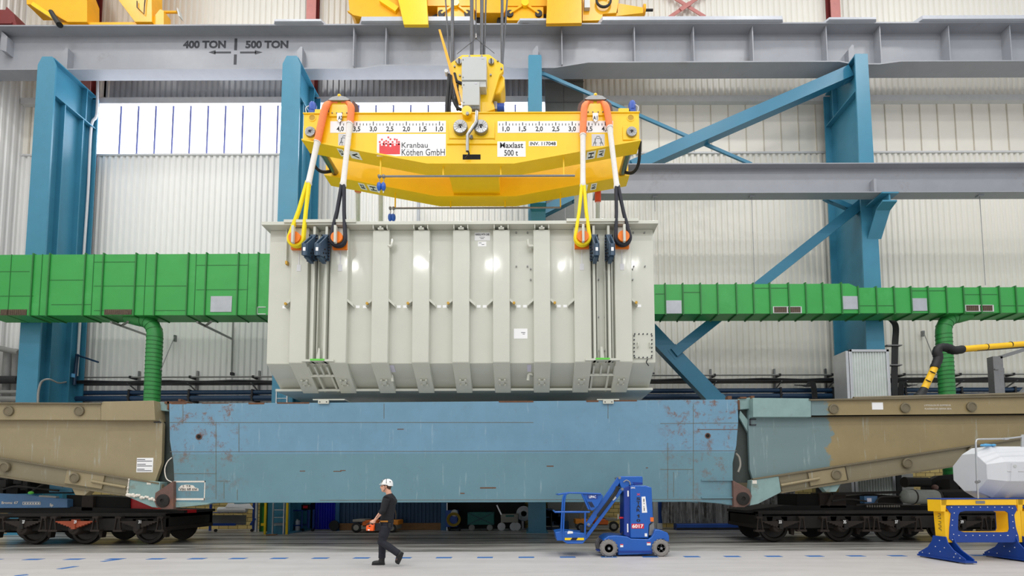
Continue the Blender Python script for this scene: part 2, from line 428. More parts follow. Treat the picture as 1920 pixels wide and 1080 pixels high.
c4 = column(CX[3], 0.52, 0.84, 'tall blue steel column at the right carrying the diagonal braces', 0.01, False)

# ------------------------------------------------------------------ big grey runway girder
t = thing('runway_girder', 'long grey crane runway girder marked 400 ton and 500 ton', 'girder', (-23, 19.7, ZC))
G0, G1, ZT = -23.3, 33.5, 21.47
xs = [(-23.3, 19.42), (-7.0, 19.42), (-6.2, 19.28), (-1.5, 19.28), (-0.5, 19.42), (1.2, 19.42), (2.6, 19.17), (13.2, 19.17), (13.9, 19.3), (15.0, 19.3), (15.8, 19.17), (33.5, 19.17)]
MB().prism_z(xs + [(33.5, 19.98), (-23.3, 19.98)], ZC, ZC + 0.05).build('bottom_flange', 'girder_grey', t)
MB().box(G0, G1, 19.68, 19.71, ZC + 0.05, ZT - 0.06).build('web', 'girder_grey', t)
MB().box(G0, G1, 19.2, 20.18, ZT - 0.06, ZT).build('top_flange', 'girder_grey', t)
MB().box(G0, G1, 19.66, 19.76, ZT, ZT + 0.12).build('crane_rail', 'dull_steel', t)
for px in (666, 726, 850, 1053, 1188, 1298, 1408, 1545, 1645, 1773, 1887):
    x = at(px, 95, 19.5).x; MB().box(x - 0.02, x + 0.02, 19.3, 19.68, ZC + 0.05, ZT - 0.06).build('stiffener', 'girder_grey', t)
for px in (121, 561, 1004, 1597):
    x = at(px, 100, 19.4).x
    MB().prism([(x - 0.12, ZC + 0.05), (x + 0.12, ZC + 0.05), (x + 0.12, ZC + 0.98), (x + 0.05, ZC + 1.02), (x - 0.12, ZC + 0.8)], 19.42, 19.68).build('stiffener', 'girder_grey', t)
x = at(8, 75, 19.4).x
MB().prism([(x - 0.15, ZC + 0.9), (x + 0.12, ZC + 0.8), (x + 0.12, ZC + 1.5), (x - 0.15, ZC + 1.75)], 19.4, 19.68).build('stiffener', 'girder_grey', t)
for a, c, th in ((515, 602, 0.1), (678, 884, 0.2), (975, 1035, 0.1), (1130, 1467, 0.17), (1555, 1643, 0.1), (1730, 2000, 0.17)):
    xa_, xb_ = at(a, 45, 19.1).x, at(c, 45, 19.1).x
    MB().prism_z([(xa_, 19.08), (xb_, 19.08), (xb_ + 0.35, 19.6), (xa_ - 0.35, 19.6)], ZT, ZT + th).build('cover_plate', 'plate_grey', t, bevel=0.01)
text('400 TON', 343, 76, 424, 91, 19.68, 'ink_dark', t, bold=0.05)
text('500 TON', 460, 76, 541, 91, 19.68, 'ink_dark', t, bold=0.05)
b = MB(); b.pbox(19.675, 0.01, 439, 72, 445, 94); b.pbox(19.675, 0.01, 438, 102, 444, 121); b.build('marking', 'ink_dark', t)
b = MB(); b.pbox(19.675, 0.01, 402, 96.5, 433, 100); b.pp(19.675, 0.01, [(391, 98), (404, 94), (404, 102)])
b.pbox(19.675, 0.01, 450, 96.5, 480, 100); b.pp(19.675, 0.01, [(492, 98), (478, 94), (478, 102)]); b.build('arrow', 'ink_dark', t)

# ------------------------------------------------------------------ lower grey beam on brackets
YL = 17.9
zt, zb = at(1600, 305, YL).z, at(1600, 361, YL).z
xb0, xb1 = 2.6, 33.5
t = thing('secondary_girder', 'grey I beam running right from behind the lifting beam, below the diagonal brace', 'girder', (xb0, YL, zb))
MB().box(xb0, xb1, YL, YL + 0.62, zt - 0.04, zt).build('top_flange', 'girder_grey', t)
MB().box(xb0, xb1, YL + 0.3, YL + 0.33, zb + 0.04, zt - 0.04).build('web', 'girder_grey', t)
MB().box(xb0, xb1, YL, YL + 0.45, zb, zb + 0.04).build('bottom_flange', 'girder_grey', t)
x = at(1640, 345, YL + .1).x; MB().box(x - 0.06, x + 0.04, YL + 0.06, YL + 0.3, zb + 0.04, zb + 0.6).build('stiffener', 'girder_grey', t)
for px in (1228, 1410, 1838):
    a = at(px, 372, YL + 0.2)
    MB().box(a.x - 0.1, a.x + 0.1, YL + 0.15, YL + 0.3, zb - 0.05, zb).build('clip', 'girder_grey', t)
    MB().cyl((a.x, YL + 0.22, zb), (a.x, YL + 0.22, zb - (3.6 if px > 1300 else 0.6)), 0.012, 6).build('hanger_rod', 'dull_steel', t)
def bracket(col, x):
    MB().box(x - 0.32, x + 0.32, YL - 0.05, YC, zb - 0.06, zb - 0.005).build('bracket_top', 'column_blue', col)
    MB().prism_x([(YL, zb - 0.06), (YC, zb - 0.06), (YC, zb - 1.3), (YL + 0.35, zb - 0.45), (YL, zb - 0.3)], x - 0.03, x + 0.03).build('bracket_web', 'column_blue', col)
    MB().prism_x([(YL, zb - 0.3), (YL, zb - 0.36), (YL + 0.36, zb - 0.5), (YC, zb - 1.38), (YC, zb - 1.3), (YL + 0.35, zb - 0.45)], x - 0.28, x + 0.28).build('bracket_flange', 'column_blue', col)
bracket(c4, CX[3] + 0.16); bracket(c3, CX[2] + 0.1)

# ------------------------------------------------------------------ diagonal braces
def brace(label, p, q, Y, w, d, name='diagonal_brace', grp='blue diagonal braces'):
    A, B_ = at(*p, Y), at(*q, Y); t = thing(name, label, 'brace', A, grp)
    MB().bar(A, B_, w, d, up=(0, 1, 0)).build('box_section', 'brace_blue', t)
    dv = (B_ - A).normalized()
    for e, s_ in ((A, 1), (B_, -1)): MB().bar(e - dv * s_ * 0.12, e + dv * s_ * 0.3, w * 1.25, d * 0.5, up=(0, 1, 0)).build('end_plate', 'brace_blue', t)
    return t
brace('thick blue diagonal brace rising to the top of the right blue column', (1590, 139), (1185, 316), 19.4, 0.5, 0.42)
brace('thin blue diagonal tie rod falling from behind the hook block across the cream panels', (1020, 139), (1404, 306), 19.55, 0.13, 0.08)
brace('blue diagonal brace rising behind the green duct to the bracket of the right column', (1262, 663), (1628, 372), 19.35, 0.4, 0.35)
brace('blue diagonal brace falling to the right beside the cream tank towards the wagon', (1160, 560), (1350, 760), 19.45, 0.62, 0.35)
brace('blue diagonal brace seen between the lifting beam and the tank top', (1010, 402), (1082, 366), 19.35, 0.35, 0.3)
brace('short blue stub brace crossing above the right column bracket', (1550, 372), (1598, 392), 19.7, 0.2, 0.2)
# ================================================================== GREEN DUCT
YD, DD = 17.95, 0.78
def duct(label, outline, xribs, thin, seams, pipe, grilles, patches, x_at):
    zs = [at(*p, YD) for p in outline]
    t = thing('ventilation_duct', label, 'duct', (zs[0].x, YD, zs[-1].z))
    MB().prism([(p.x, p.z) for p in zs], YD, YD + DD).build('duct_body', 'duct_green', t)
    top = lambda x: max(p.z for p in zs)
    def top_z(x):
        n = len(outline) // 2; up = sorted([(p.x, p.z) for p in zs[:-2]])
        for (a, b_), (c, d) in zip(up, up[1:]):
            if a <= x <= c: return b_ + (d - b_) * (x - a) / max(1e-6, c - a)
        return up[-1][1]
    zb_ = zs[-1].z
    for px, w in [(p, 0.045) for p in xribs] + [(p, 0.02) for p in thin]:
        x = at(px, x_at, YD).x; e = 0.045 if w > 0.03 else 0.015; z1 = top_z(x)
        b = MB(); b.box(x - w / 2, x + w / 2, YD - e, YD, zb_ - e, z1 + e); b.box(x - w / 2, x + w / 2, YD, YD + DD, zb_ - e, zb_); b.box(x - w / 2, x + w / 2, YD, YD + DD, z1, z1 + e)
        b.build('flange_rib', 'seam_green', t)
    for x0, x1, y in seams: MB().pbox(YD - 0.008, 0.008, x0, y - 0.7, x1, y + 0.7).build('seam', 'seam_green', t)
    for (x0, y0, x1, y1), frm in grilles:
        g = MB().pbox(YD - 0.015, 0.015, x0, y0, x1, y1).build('grille', 'grille_dark', t)
        b = MB(); w = x1 - x0; k = 14
        for i in range(k): b.pbox(YD - 0.03, 0.015, x0 + w * (i + .25) / k, y0 + 1, x0 + w * (i + .5) / k, y1 - 1)
        b.build('slat', 'grille_dark', g)
        if frm:
            b = MB()
            for q in ((x0, y0 - 1, x1, y0), (x0, y1, x1, y1 + 1), (x0 - 1, y0 - 1, x0, y1 + 1), (x1, y0 - 1, x1 + 1, y1 + 1), ((x0 + x1) / 2 - .6, y0, (x0 + x1) / 2 + .6, y1)): b.pbox(YD - 0.035, 0.035, *q)
            b.build('grille_frame', 'label_grey', g)
    for q in patches: MB().pbox(YD - 0.02, 0.02, *q).build('access_cover', 'patch_silver', t, 'silver foil access cover', bevel=0.006)
    return t
d1 = duct('large green ventilation duct on the wall left of the cream tank',
     [(-30, 478), (850, 474), (850, 590), (-30, 591.5)], [62, 93, 160, 194, 255, 293, 353, 387, 447, 484], [78, 175, 273, 367, 465, 20],
     [(-10, 55, 509), (93, 157, 525), (176, 255, 491), (176, 273, 536), (273, 353, 536), (96, 170, 571), (368, 465, 497), (368, 465, 543), (0, 62, 555), (176, 250, 582), (290, 350, 582)], None,
     [((0, 580, 50, 591), 0), ((195, 580, 247, 590), 0)], [(394, 555, 435, 585)], 510)
b = MB()
for q in ((482, 575, 498, 576.4), (482, 588, 498, 589.4), (482, 575, 483.3, 589)): b.pbox(YD - 0.015, 0.015, *q)
b.build('access_frame', 'label_grey', d1)
d2 = duct('smaller green ventilation duct on the wall right of the cream tank',
     [(850, 535), (1562, 532), (1592, 531.5), (1609, 539.5), (2300, 537), (2300, 585), (850, 590)],
     [1313, 1345, 1380, 1412, 1443, 1478, 1510, 1542, 1577, 1608, 1642, 1675, 1707, 1739, 1773, 1805, 1837, 1872, 1903, 1280, 1247, 1937, 1970, 2003, 2036], [],
     [(1229, 1247, 551), (1280, 1312, 548), (1412, 1477, 540), (1610, 1675, 573), (1707, 1740, 545), (1739, 1773, 545), (1872, 1920, 573), (1805, 1870, 552)], None,
     [((1451, 575.5, 1502, 586), 1), ((1811, 572.5, 1862, 583), 1)], [(1249, 563, 1278, 588), (1581, 555, 1608, 580), (1712, 559, 1738, 583)], 545)
def duct_pipe(label, px, pytop, dirn, r):
    Y = YD + 0.45; c = at(px, 640, Y); z1 = at(px, pytop, Y).z + 0.1
    t = thing('duct_downpipe', label, 'pipe', (c.x, Y, 0), 'green downpipes under the duct')
    R_ = 0.62
    pts = [(c.x, Y, 0.3), (c.x, Y, z1 - R_)] + arc((c.x + dirn * R_, Y, z1 - R_), R_, math.pi if dirn > 0 else 0, math.pi / 2, 10)[1:] + [(c.x + dirn * (R_ + 0.45), Y, z1 + 0.12)]
    MB().tube(pts, r, 24).build('pipe', 'pipe_green', t)
    b = MB(); z = 0.6
    while z < z1 - R_: b.cyl((c.x, Y, z), (c.x, Y, z + 0.025), r + 0.012, 24); z += 0.16
    b.build('spiral_seam', 'seam_green', t)
    b = MB()
    for i in range(3, len(pts) - 2, 2): b.tube([pts[i], tuple(Vector(pts[i]) + (Vector(pts[i + 1]) - Vector(pts[i])) * 0.15)], r + 0.012, 24)
    b.build('bend_seam', 'seam_green', t)
duct_pipe('green spiral downpipe bending out of the large duct left of the tank', 290, 604, -1, 0.265)
duct_pipe('green spiral downpipe bending out of the small duct behind the yellow extraction arm', 1770, 598, 1, 0.26)
def stay(label, p, q, p2, q2):
    t = thing('duct_stay', label, 'bracket', at(*p, 18.6), 'grey duct stays')
    MB().bar(at(*p, 18.2), at(*q, 21.2), 0.07, 0.07).build('strut', 'pipe_grey', t)
    MB().bar(at(*p2, 18.2), at(*q2, 18.9), 0.06, 0.06).build('tie', 'pipe_grey', t)
stay('grey diagonal stay under the large duct just left of the downpipe', (208, 604), (280, 630), (240, 603), (228, 611))
stay('grey diagonal stay under the large duct right of the downpipe', (370, 604), (436, 636), (396, 603), (384, 612))
t = thing('wall_conduit', 'thin grey vertical conduit on the cladding between the downpipe and the tank', 'conduit', at(436, 700, 21.3))
MB().cyl(at(437, 604, 21.3), at(434, 704, 21.3), 0.035, 8).build('tube', 'pipe_grey', t)
MB().pbox(21.2, 0.12, 431, 698, 437, 703).build('end_box', 'cable_black', t)
t = thing('guy_wire', 'thin steel wire slanting beside the left green downpipe', 'wire', at(326, 632, 21.2))
MB().cyl(at(327, 632, 21.2), at(301, 694, 18.3), 0.018, 6).build('wire', 'dull_steel', t); MB().pbox(21.2, 0.1, 325, 628, 329, 640).build('anchor', 'dull_steel', t)
t = thing('guy_wire', 'thin steel wire slanting left of the right green downpipe', 'wire', at(1732, 623, 21.2))
MB().cyl(at(1732, 624, 21.2), at(1752, 674, 18.3), 0.018, 6).build('wire', 'dull_steel', t); MB().pbox(21.2, 0.1, 1730, 620, 1734, 630).build('anchor', 'dull_steel', t)
t = thing('steel_duct_hose', 'thin pale vertical pipe above the tank below the fall arrester rail', 'pipe', at(786, 400, 20.9))
MB().cyl(at(785, 372, 20.9), at(785, 520, 20.9) * Vector((1, 1, 0)) if False else Vector((at(785, 372, 20.9).x, 20.9, 0)), 0.08, 12).build('tube', 'plate_grey', t)

# ------------------------------------------------------------------ wall services
def wall_run(label, cat, name, py, Y, r, mt, x0, x1, grp, clips=(), z_extra=None):
    z = at(640, py, Y).z; t = thing(name, label, cat, (x0, Y, z), grp)
    MB().cyl((x0, Y, z), (x1, Y, z), r, 12).build('tube', mt, t)
    for px in clips:
        x = at(px, py, Y).x; MB().box(x - 0.04, x + 0.04, Y - r - 0.02, 21.38, z - r - 0.02, z + r + 0.02).build('clip', 'cable_black', t)
    return t
XL, XR = at(132, 710, 20.9).x, 33.5
cl = (245, 357, 475, 1340, 1462, 1560, 1695, 1800, 1900)
wall_run('pale conduit running along the wall above the cable tray', 'conduit', 'conduit_run', 706, 21.05, 0.035, 'pipe_grey', XL, XR, 'wall service runs', cl)
wall_run('upper dark blue pipe along the wall below the cable tray', 'pipe', 'service_pipe', 735, 21.0, 0.1, 'pipe_blue', XL, XR, 'wall service runs', cl)
wall_run('lower dark blue pipe along the wall just above the wagon', 'pipe', 'service_pipe', 746, 20.9, 0.125, 'pipe_blue', XL, XR, 'wall service runs', cl)
z = at(640, 713, 20.9).z
t = thing('cable_tray', 'black cable tray packed with cables along the back wall', 'cable tray', (XL, 20.9, z), 'wall service runs')
MB().box(XL, XR, 20.72, 21.25, z - 0.13, z - 0.1).build('tray', 'cable_black', t)
b = MB()
for i in range(6):
    y = 20.78 + i * 0.075; b.tube([(XL + k * (XR - XL) / 60, y, z - 0.05 + 0.025 * math.sin(k * 1.7 + i)) for k in range(61)], 0.045, 6)
b.build('cable', 'cable_black', t)
for px in cl:
    x = at(px, 715, 20.9).x
    MB().bar((x, 20.72, z - 0.13), (x, 21.38, z - 0.42), 0.04, 0.05).build('cantilever_arm', 'dull_steel', t)
    MB().box(x - 0.035, x + 0.035, 21.3, 21.4, z - 0.9, z + 0.55).build('upright', 'dull_steel', t)
    MB().box(x - 0.05, x + 0.05, 20.75, 21.3, z - 0.75, z - 0.7).build('arm', 'cable_black', t)
for px in (1520, 1690):
    a = at(px, 718, 20.7); t = thing('cable_drop', 'bundle of black cables dropping from the tray left of the clear panel' if px < 1600 else 'bundle of black cables dropping from the tray right of the clear panel', 'cables', a, 'cable drops')
    for i in range(5):
        s_ = 1 if px < 1600 else -1
        MB().tube(smooth_path([(a.x - s_ * (0.7 - i * 0.1), 20.72, a.z - .08), (a.x - s_ * (0.3 - i * 0.06), 20.66, a.z - 0.16), (a.x + s_ * i * 0.05, 20.62, a.z - 0.5), (a.x + s_ * i * 0.05, 20.62, 0.0)]), 0.022, 6).build('cable', 'cable_black', t)
# left corner pipework
t = thing('corner_pipework', 'grey pipes in the left corner beside the first blue column', 'pipes', at(15, 740, 20.9))
for px, r in ((12, 0.16), (26, 0.12)): MB().cyl(at(px + 4, 655, 21.0), at(px, 760, 21.0), r, 14).build('riser', 'pipe_grey', t)
for py, r, mt in ((655, 0.12, 'pipe_grey'), (712, 0.17, 'cable_black'), (735, 0.08, 'pipe_grey'), (748, 0.12, 'pipe_grey')):
    a, c = at(-20, py - (6 if py == 655 else 0), 20.6), at(36, py + (6 if py == 655 else 0), 20.6); MB().cyl(a, c, r, 12).build('pipe', mt, t)
# conduit on first column
t = thing('column_conduit', 'white banded cable conduit running down beside the first blue column', 'conduit', at(170, 400, 20.7))
MB().tube(smooth_path([at(183, 152, 20.75), at(181, 215, 20.75), at(171, 240, 20.7), at(165, 360, 20.7), at(157, 480, 20.7), at(150, 600, 20.7), at(144, 705, 20.7)]), 0.05, 10).build('tube', 'label_grey', t)
t = thing('column_cable', 'grey cable looping down from the tray beside the first blue column', 'cable', at(90, 740, 18.6))
MB().tube(smooth_path([at(125, 716, 20.4), at(110, 718, 19.2), at(92, 711, 18.65), at(78, 716, 18.65), at(72, 735, 18.65), at(71, 756, 18.65)]), 0.035, 8).build('cable', 'pipe_grey', t)
t = thing('valve_lever', 'dark blue pipe with a long lever beside the first blue column', 'valve', at(140, 690, 20.6))
MB().cyl(at(145, 664, 20.6), at(139, 722, 20.6), 0.06, 10).build('pipe', 'pipe_blue', t)
MB().cyl(at(145, 666, 20.55), at(184, 679, 20.4), 0.04, 10).build('lever', 'pipe_blue', t)
MB().cyl(at(137, 701, 20.55), at(136.5, 708, 20.55), 0.09, 10).build('collar', 'plastic_blue', t)

# ------------------------------------------------------------------ clear panel cabinet, cables, extraction arm, grey post
Y = 17.6
t = thing('sheeted_screen', 'framed translucent ribbed screen panel standing in front of the right blue column', 'screen', at(1630, 745, Y))
sx0, sx1, sz1 = at(1594, 700, Y).x, at(1669, 700, Y).x, at(1630, 655, Y).z
for q in ((sx0, sx0 + .1, 0, sz1), (sx1 - .1, sx1, 0, sz1), (sx0, sx1, sz1 - .09, sz1), (sx0, sx1, 0, .09)): MB().box(q[0], q[1], Y, Y + .1, q[2], q[3]).build('frame_bar', 'alu', t, bevel=0.006)
MB().box(sx0 - .12, sx0 - .02, Y + .02, Y + .77, 0, sz1 - .05).build('side_panel', 'alu', t)
b = MB(); corrugated(b, sx0 + .1, sx1 - .1, Y + 0.04, .09, sz1 - .09, 0.1, 0.03); b.build('ribbed_sheet', 'translucent_sheet', t, smooth=False)
Y = 19.0
t = thing('cable_riser', 'bundle of black cables bending down beside the right blue column', 'cables', at(1676, 700, Y))
for i in range(5):
    MB().tube(smooth_path([at(1664 + i * 1.5, 598, Y + 0.6), at(1670 + i * 1.6, 602, Y + .1), at(1676 + i * 1.8, 615, Y), at(1674 + i * 1.9, 660, Y), at(1674 + i * 2, 760, Y), Vector((at(1675 + i * 2, 800, Y).x, Y, 0))]), 0.045, 8).build('cable', 'cable_black', t)
for py in (646, 683): MB().pbox(Y - 0.1, 0.2, 1664, py, 1692, py + 2).build('clamp_rail', 'dull_steel', t)
Y = 17.0
t = thing('extraction_arm', 'yellow fume extraction arm with black flexible elbows, right of the screen', 'extraction arm', at(1725, 745, Y))
MB().tube([at(1800, 655, Y), at(1990, 640, Y)], 0.115, 16).build('upper_tube', 'stand_yellow', t)
MB().bar(at(1830, 657.5, Y), at(1990, 646, Y), 0.03, 0.12).build('arm_bar', 'black_gloss', t)
MB().tube([at(1754, 686, Y), at(1733, 729, Y)], 0.115, 16).build('lower_tube', 'stand_yellow', t)
path = smooth_path([at(1805, 655, Y), at(1788, 657, Y), at(1776, 652, Y), at(1762, 652, Y), at(1757, 660, Y), at(1759, 672, Y), at(1752, 690, Y)], 5)
MB().tube(path, [0.14 + 0.012 * (i % 2) for i in range(len(path))], 16).build('flexible_hose', 'black_rubber', t)
MB().tube([at(1733, 729, Y), at(1728, 737, Y), at(1722, 746, Y)], [0.13, 0.14, 0.2], 16).build('hood', 'black_rubber', t)
b = MB()
for p, q in ((1748, 698), (1740, 714)): b.bar(at(p - 4, q - 2, Y - 0.12), at(p + 5, q + 2, Y - 0.12), 0.03, 0.03)
b.build('strap', 'black_gloss', t)
for px, py in ((1848, 651), (1893, 647)): MB().tube([at(px, py, Y), at(px + 1.5, py, Y)], 0.122, 16).build('band', 'black_gloss', t)
Y = 18.4
t = thing('grey_jib_post', 'dark grey steel post with a short arm at the far right above the wagon', 'post', at(1872, 740, Y))
MB().pbox(Y, 0.25, 1870, 668, 1880, 800).build('post', 'dull_steel', t); MB().bar(at(1871, 671, Y + .1), at(1990, 634, Y + .1), 0.13, 0.2).build('arm', 'dull_steel', t)
MB().bar(at(1910, 742, Y + .1), at(1960, 690, Y + .1), 0.12, 0.12).build('strut', 'dull_steel', t)
MB().pbox(Y - 0.05, 0.3, 1866, 691, 1873, 693).build('lug', 'dull_steel', t)
# ladder on the second blue column, seen above and below the girder
Y = 18.62
xl_, xr_ = CX[1] - 0.12, CX[1] + 0.3
t = thing('wall_ladder', 'silver rung ladder with yellow lower posts on the second blue column', 'ladder', (CX[1], Y, 0))
for x in (xl_, xr_): MB().box(x - 0.02, x + 0.02, Y - 0.03, Y + 0.03, 0, 5.6).build('stile', 'alu', t)
z = 0.35
while z < 5.5:
    MB().cyl((xl_, Y, z), (xr_, Y, z), 0.018, 8).build('rung', 'alu', t); z += 0.29
for x in (xl_ - 0.3, xr_ + 0.12): MB().box(x - 0.035, x + 0.035, Y - 0.03, Y + 0.03, 0.0, 1.6).build('yellow_post', 'stripe_yellow', t)
for z in (0.4, 1.9, 3.4, 4.9): MB().box(xl_, xr_, Y + 0.03, YC + 0.01, z - 0.02, z + 0.02).build('stand_off', 'dull_steel', t)
MB().box(CX[1] - .1, CX[1] + .2, Y - .5, Y - .25, 0, 0.03).build('foot_plate', 'wood', t)
# ================================================================== CREAM TRANSFORMER TANK
def text3(s, c, xd, yd, h, mt, parent, name='lettering', bold=0.0, w=None):
    cu = bpy.data.curves.new('txt', 'FONT'); cu.body = s; cu.align_x = 'CENTER'; cu.offset = bold; cu.resolution_u = 3; cu.extrude = 0.01
    tmp = bpy.data.objects.new('txt', cu); COL.objects.link(tmp)
    me = bpy.data.meshes.new_from_object(tmp.evaluated_get(bpy.context.evaluated_depsgraph_get()))
    bpy.data.objects.remove(tmp); bpy.data.curves.remove(cu)
    vs = [v.co.copy() for v in me.vertices]; ax, bx = min(v.x for v in vs), max(v.x for v in vs); ay, by = min(v.y for v in vs), max(v.y for v in vs)
    ky = h / max(1e-6, by - ay); kx = (w / max(1e-6, bx - ax)) if w else ky
    c, xd, yd = Vector(c), Vector(xd).normalized(), Vector(yd).normalized(); nd = xd.cross(yd)
    b = MB(); b.add([tuple(c + xd * (v.x - (ax + bx) / 2) * kx + yd * (v.y - (ay + by) / 2) * ky + nd * (0.002 if v.z > 0 else -0.002)) for v in vs], [list(p.vertices) for p in me.polygons])
    bpy.data.meshes.remove(me); return b.build(name, mt, parent, smooth=False)
YF, YR, YK = 13.7, 13.52, 17.3
TX0, TX1 = at(503, 560, YF).x, at(1227, 560, YF).x
TZT, TZB = at(860, 431, YF).z, at(860, 678, YR).z
YBV = YF + 0.87; TZU = at(860, 731, YBV).z
tank = thing('transformer_tank', 'huge cream ribbed steel tank hanging from slings above the blue girder', 'tank', ((TX0 + TX1) / 2, 15.6, TZU))
MB().prism_x([(YF, TZT), (YF, TZB), (YBV, TZU), (YK - 0.87, TZU), (YK, TZB), (YK, TZT)], TX0, TX1).build('shell', 'tank_cream', tank, bevel=0.015)
MB().box(TX0 - 0.1, TX1 + 0.08, 13.4, YK + 0.15, TZT, TZT + 0.1).build('top_flange', 'tank_cream', tank, bevel=0.008)
MB().box(at(517, 730, 14.4).x, at(1224, 730, 14.4).x, 14.38, YK - 0.9, TZU - 0.07, TZU + 0.005).build('bottom_flange', 'tank_cream', tank, bevel=0.008)
for a, c in ((533, 668), (1062, 1197)): MB().box(at(a, 418, 13.4).x, at(c, 418, 13.4).x, 13.36, 13.7, TZT + 0.05, TZT + 0.14).build('flange_strip', 'tank_cream', tank, bevel=0.005)
def bev(t, off=0.0):
    """a point along the sloping lower front, t = 0 at the knuckle; returns (Y, Z)"""
    y = YF + (YBV - YF) * t; z = TZB + (TZU - TZB) * t
    n = Vector((TZU - TZB, 0, -(YBV - YF))).normalized()   # unused axis order kept simple
    ny, nz = -(TZB - TZU), -(YBV - YF); l = math.hypot(ny, nz)
    return (y + ny / l * off, z + nz / l * off)
RIB = [561.5, 636, 713.5, 789.5, 864.5, 940, 1016, 1092, 1168]
RX = [at(p, 500, YR).x for p in RIB]
RW = 0.245
for i, x in enumerate(RX):
    y1, z1 = bev(0.98, 0.17)
    MB().prism_x([(YR, TZT - 0.1 if 1 < i < 7 else TZT - 0.02), (YR, TZB - 0.02), (y1, z1), bev(0.98, -0.02), (YF + 0.02, TZB), (YF + 0.02, TZT - 0.1 if 1 < i < 7 else TZT - 0.02)], x - RW, x + RW).build('stiffening_rib', 'tank_cream', tank, bevel=0.02)
    if 1 < i < 7:
        b = MB()
        for s in (-1, 1): b.box(x + s * 0.2 - 0.012, x + s * 0.2 + 0.012, 13.42, YF, TZT - 0.11, TZT)
        b.box(x - 0.08, x + 0.08, 13.46, 13.6, TZT - 0.1, TZT - 0.055); b.box(x - 0.03, x + 0.03, 13.44, 13.6, TZT - 0.07, TZT - 0.02)
        b.build('rib_bracket', 'tank_cream', tank)
    y, z = bev(0.55, 0.19); b = MB()                               # small bolted lug low on each rib
    for dx in (-0.075, 0.075):
        for dt in (-0.09, 0.09):
            q = bev(0.55 + dt, 0.17); q2 = bev(0.55 + dt, 0.23)
            b.cyl((x + dx, *q), (x + dx, *q2), 0.035, 10)
    q, q2 = bev(0.49, 0.19), bev(0.61, 0.19); b.bar((x, *q), (x, *q2), 0.12, 0.03)
    b.build('lifting_boss', 'tank_cream', tank)
# diagonal gussets with yellow tips and small white labels between the ribs
zg = at(860, 571, YF).z
for i, x in enumerate(RX):
    for s in (-1, 1):
        if (i == 0 and s == 1) or (i == 8 and s == -1) or (i == 1 and s == -1) or (i == 7 and s == 1): continue
        xe = x + s * RW
        g = MB().prism([(xe, zg + 0.12), (xe, zg + 0.04), (xe + s * 0.17, zg - 0.11), (xe + s * 0.17, zg - 0.03)], YF - 0.17, YF + 0.01).build('corner_gusset', 'tank_cream', tank)
        if (s < 0) == (i < 5) or i in (0, 8): MB().cyl((xe + s * 0.12, YF - 0.16, zg - 0.035), (xe + s * 0.12, YF - 0.21, zg - 0.035), 0.04, 10).build('gusset_cap', 'brass', g)
        MB().box(xe + s * 0.25 - 0.055, xe + s * 0.25 + 0.055, YF - 0.006, YF, zg - 0.1, zg - 0.02).build('small_label', 'label_white', tank)
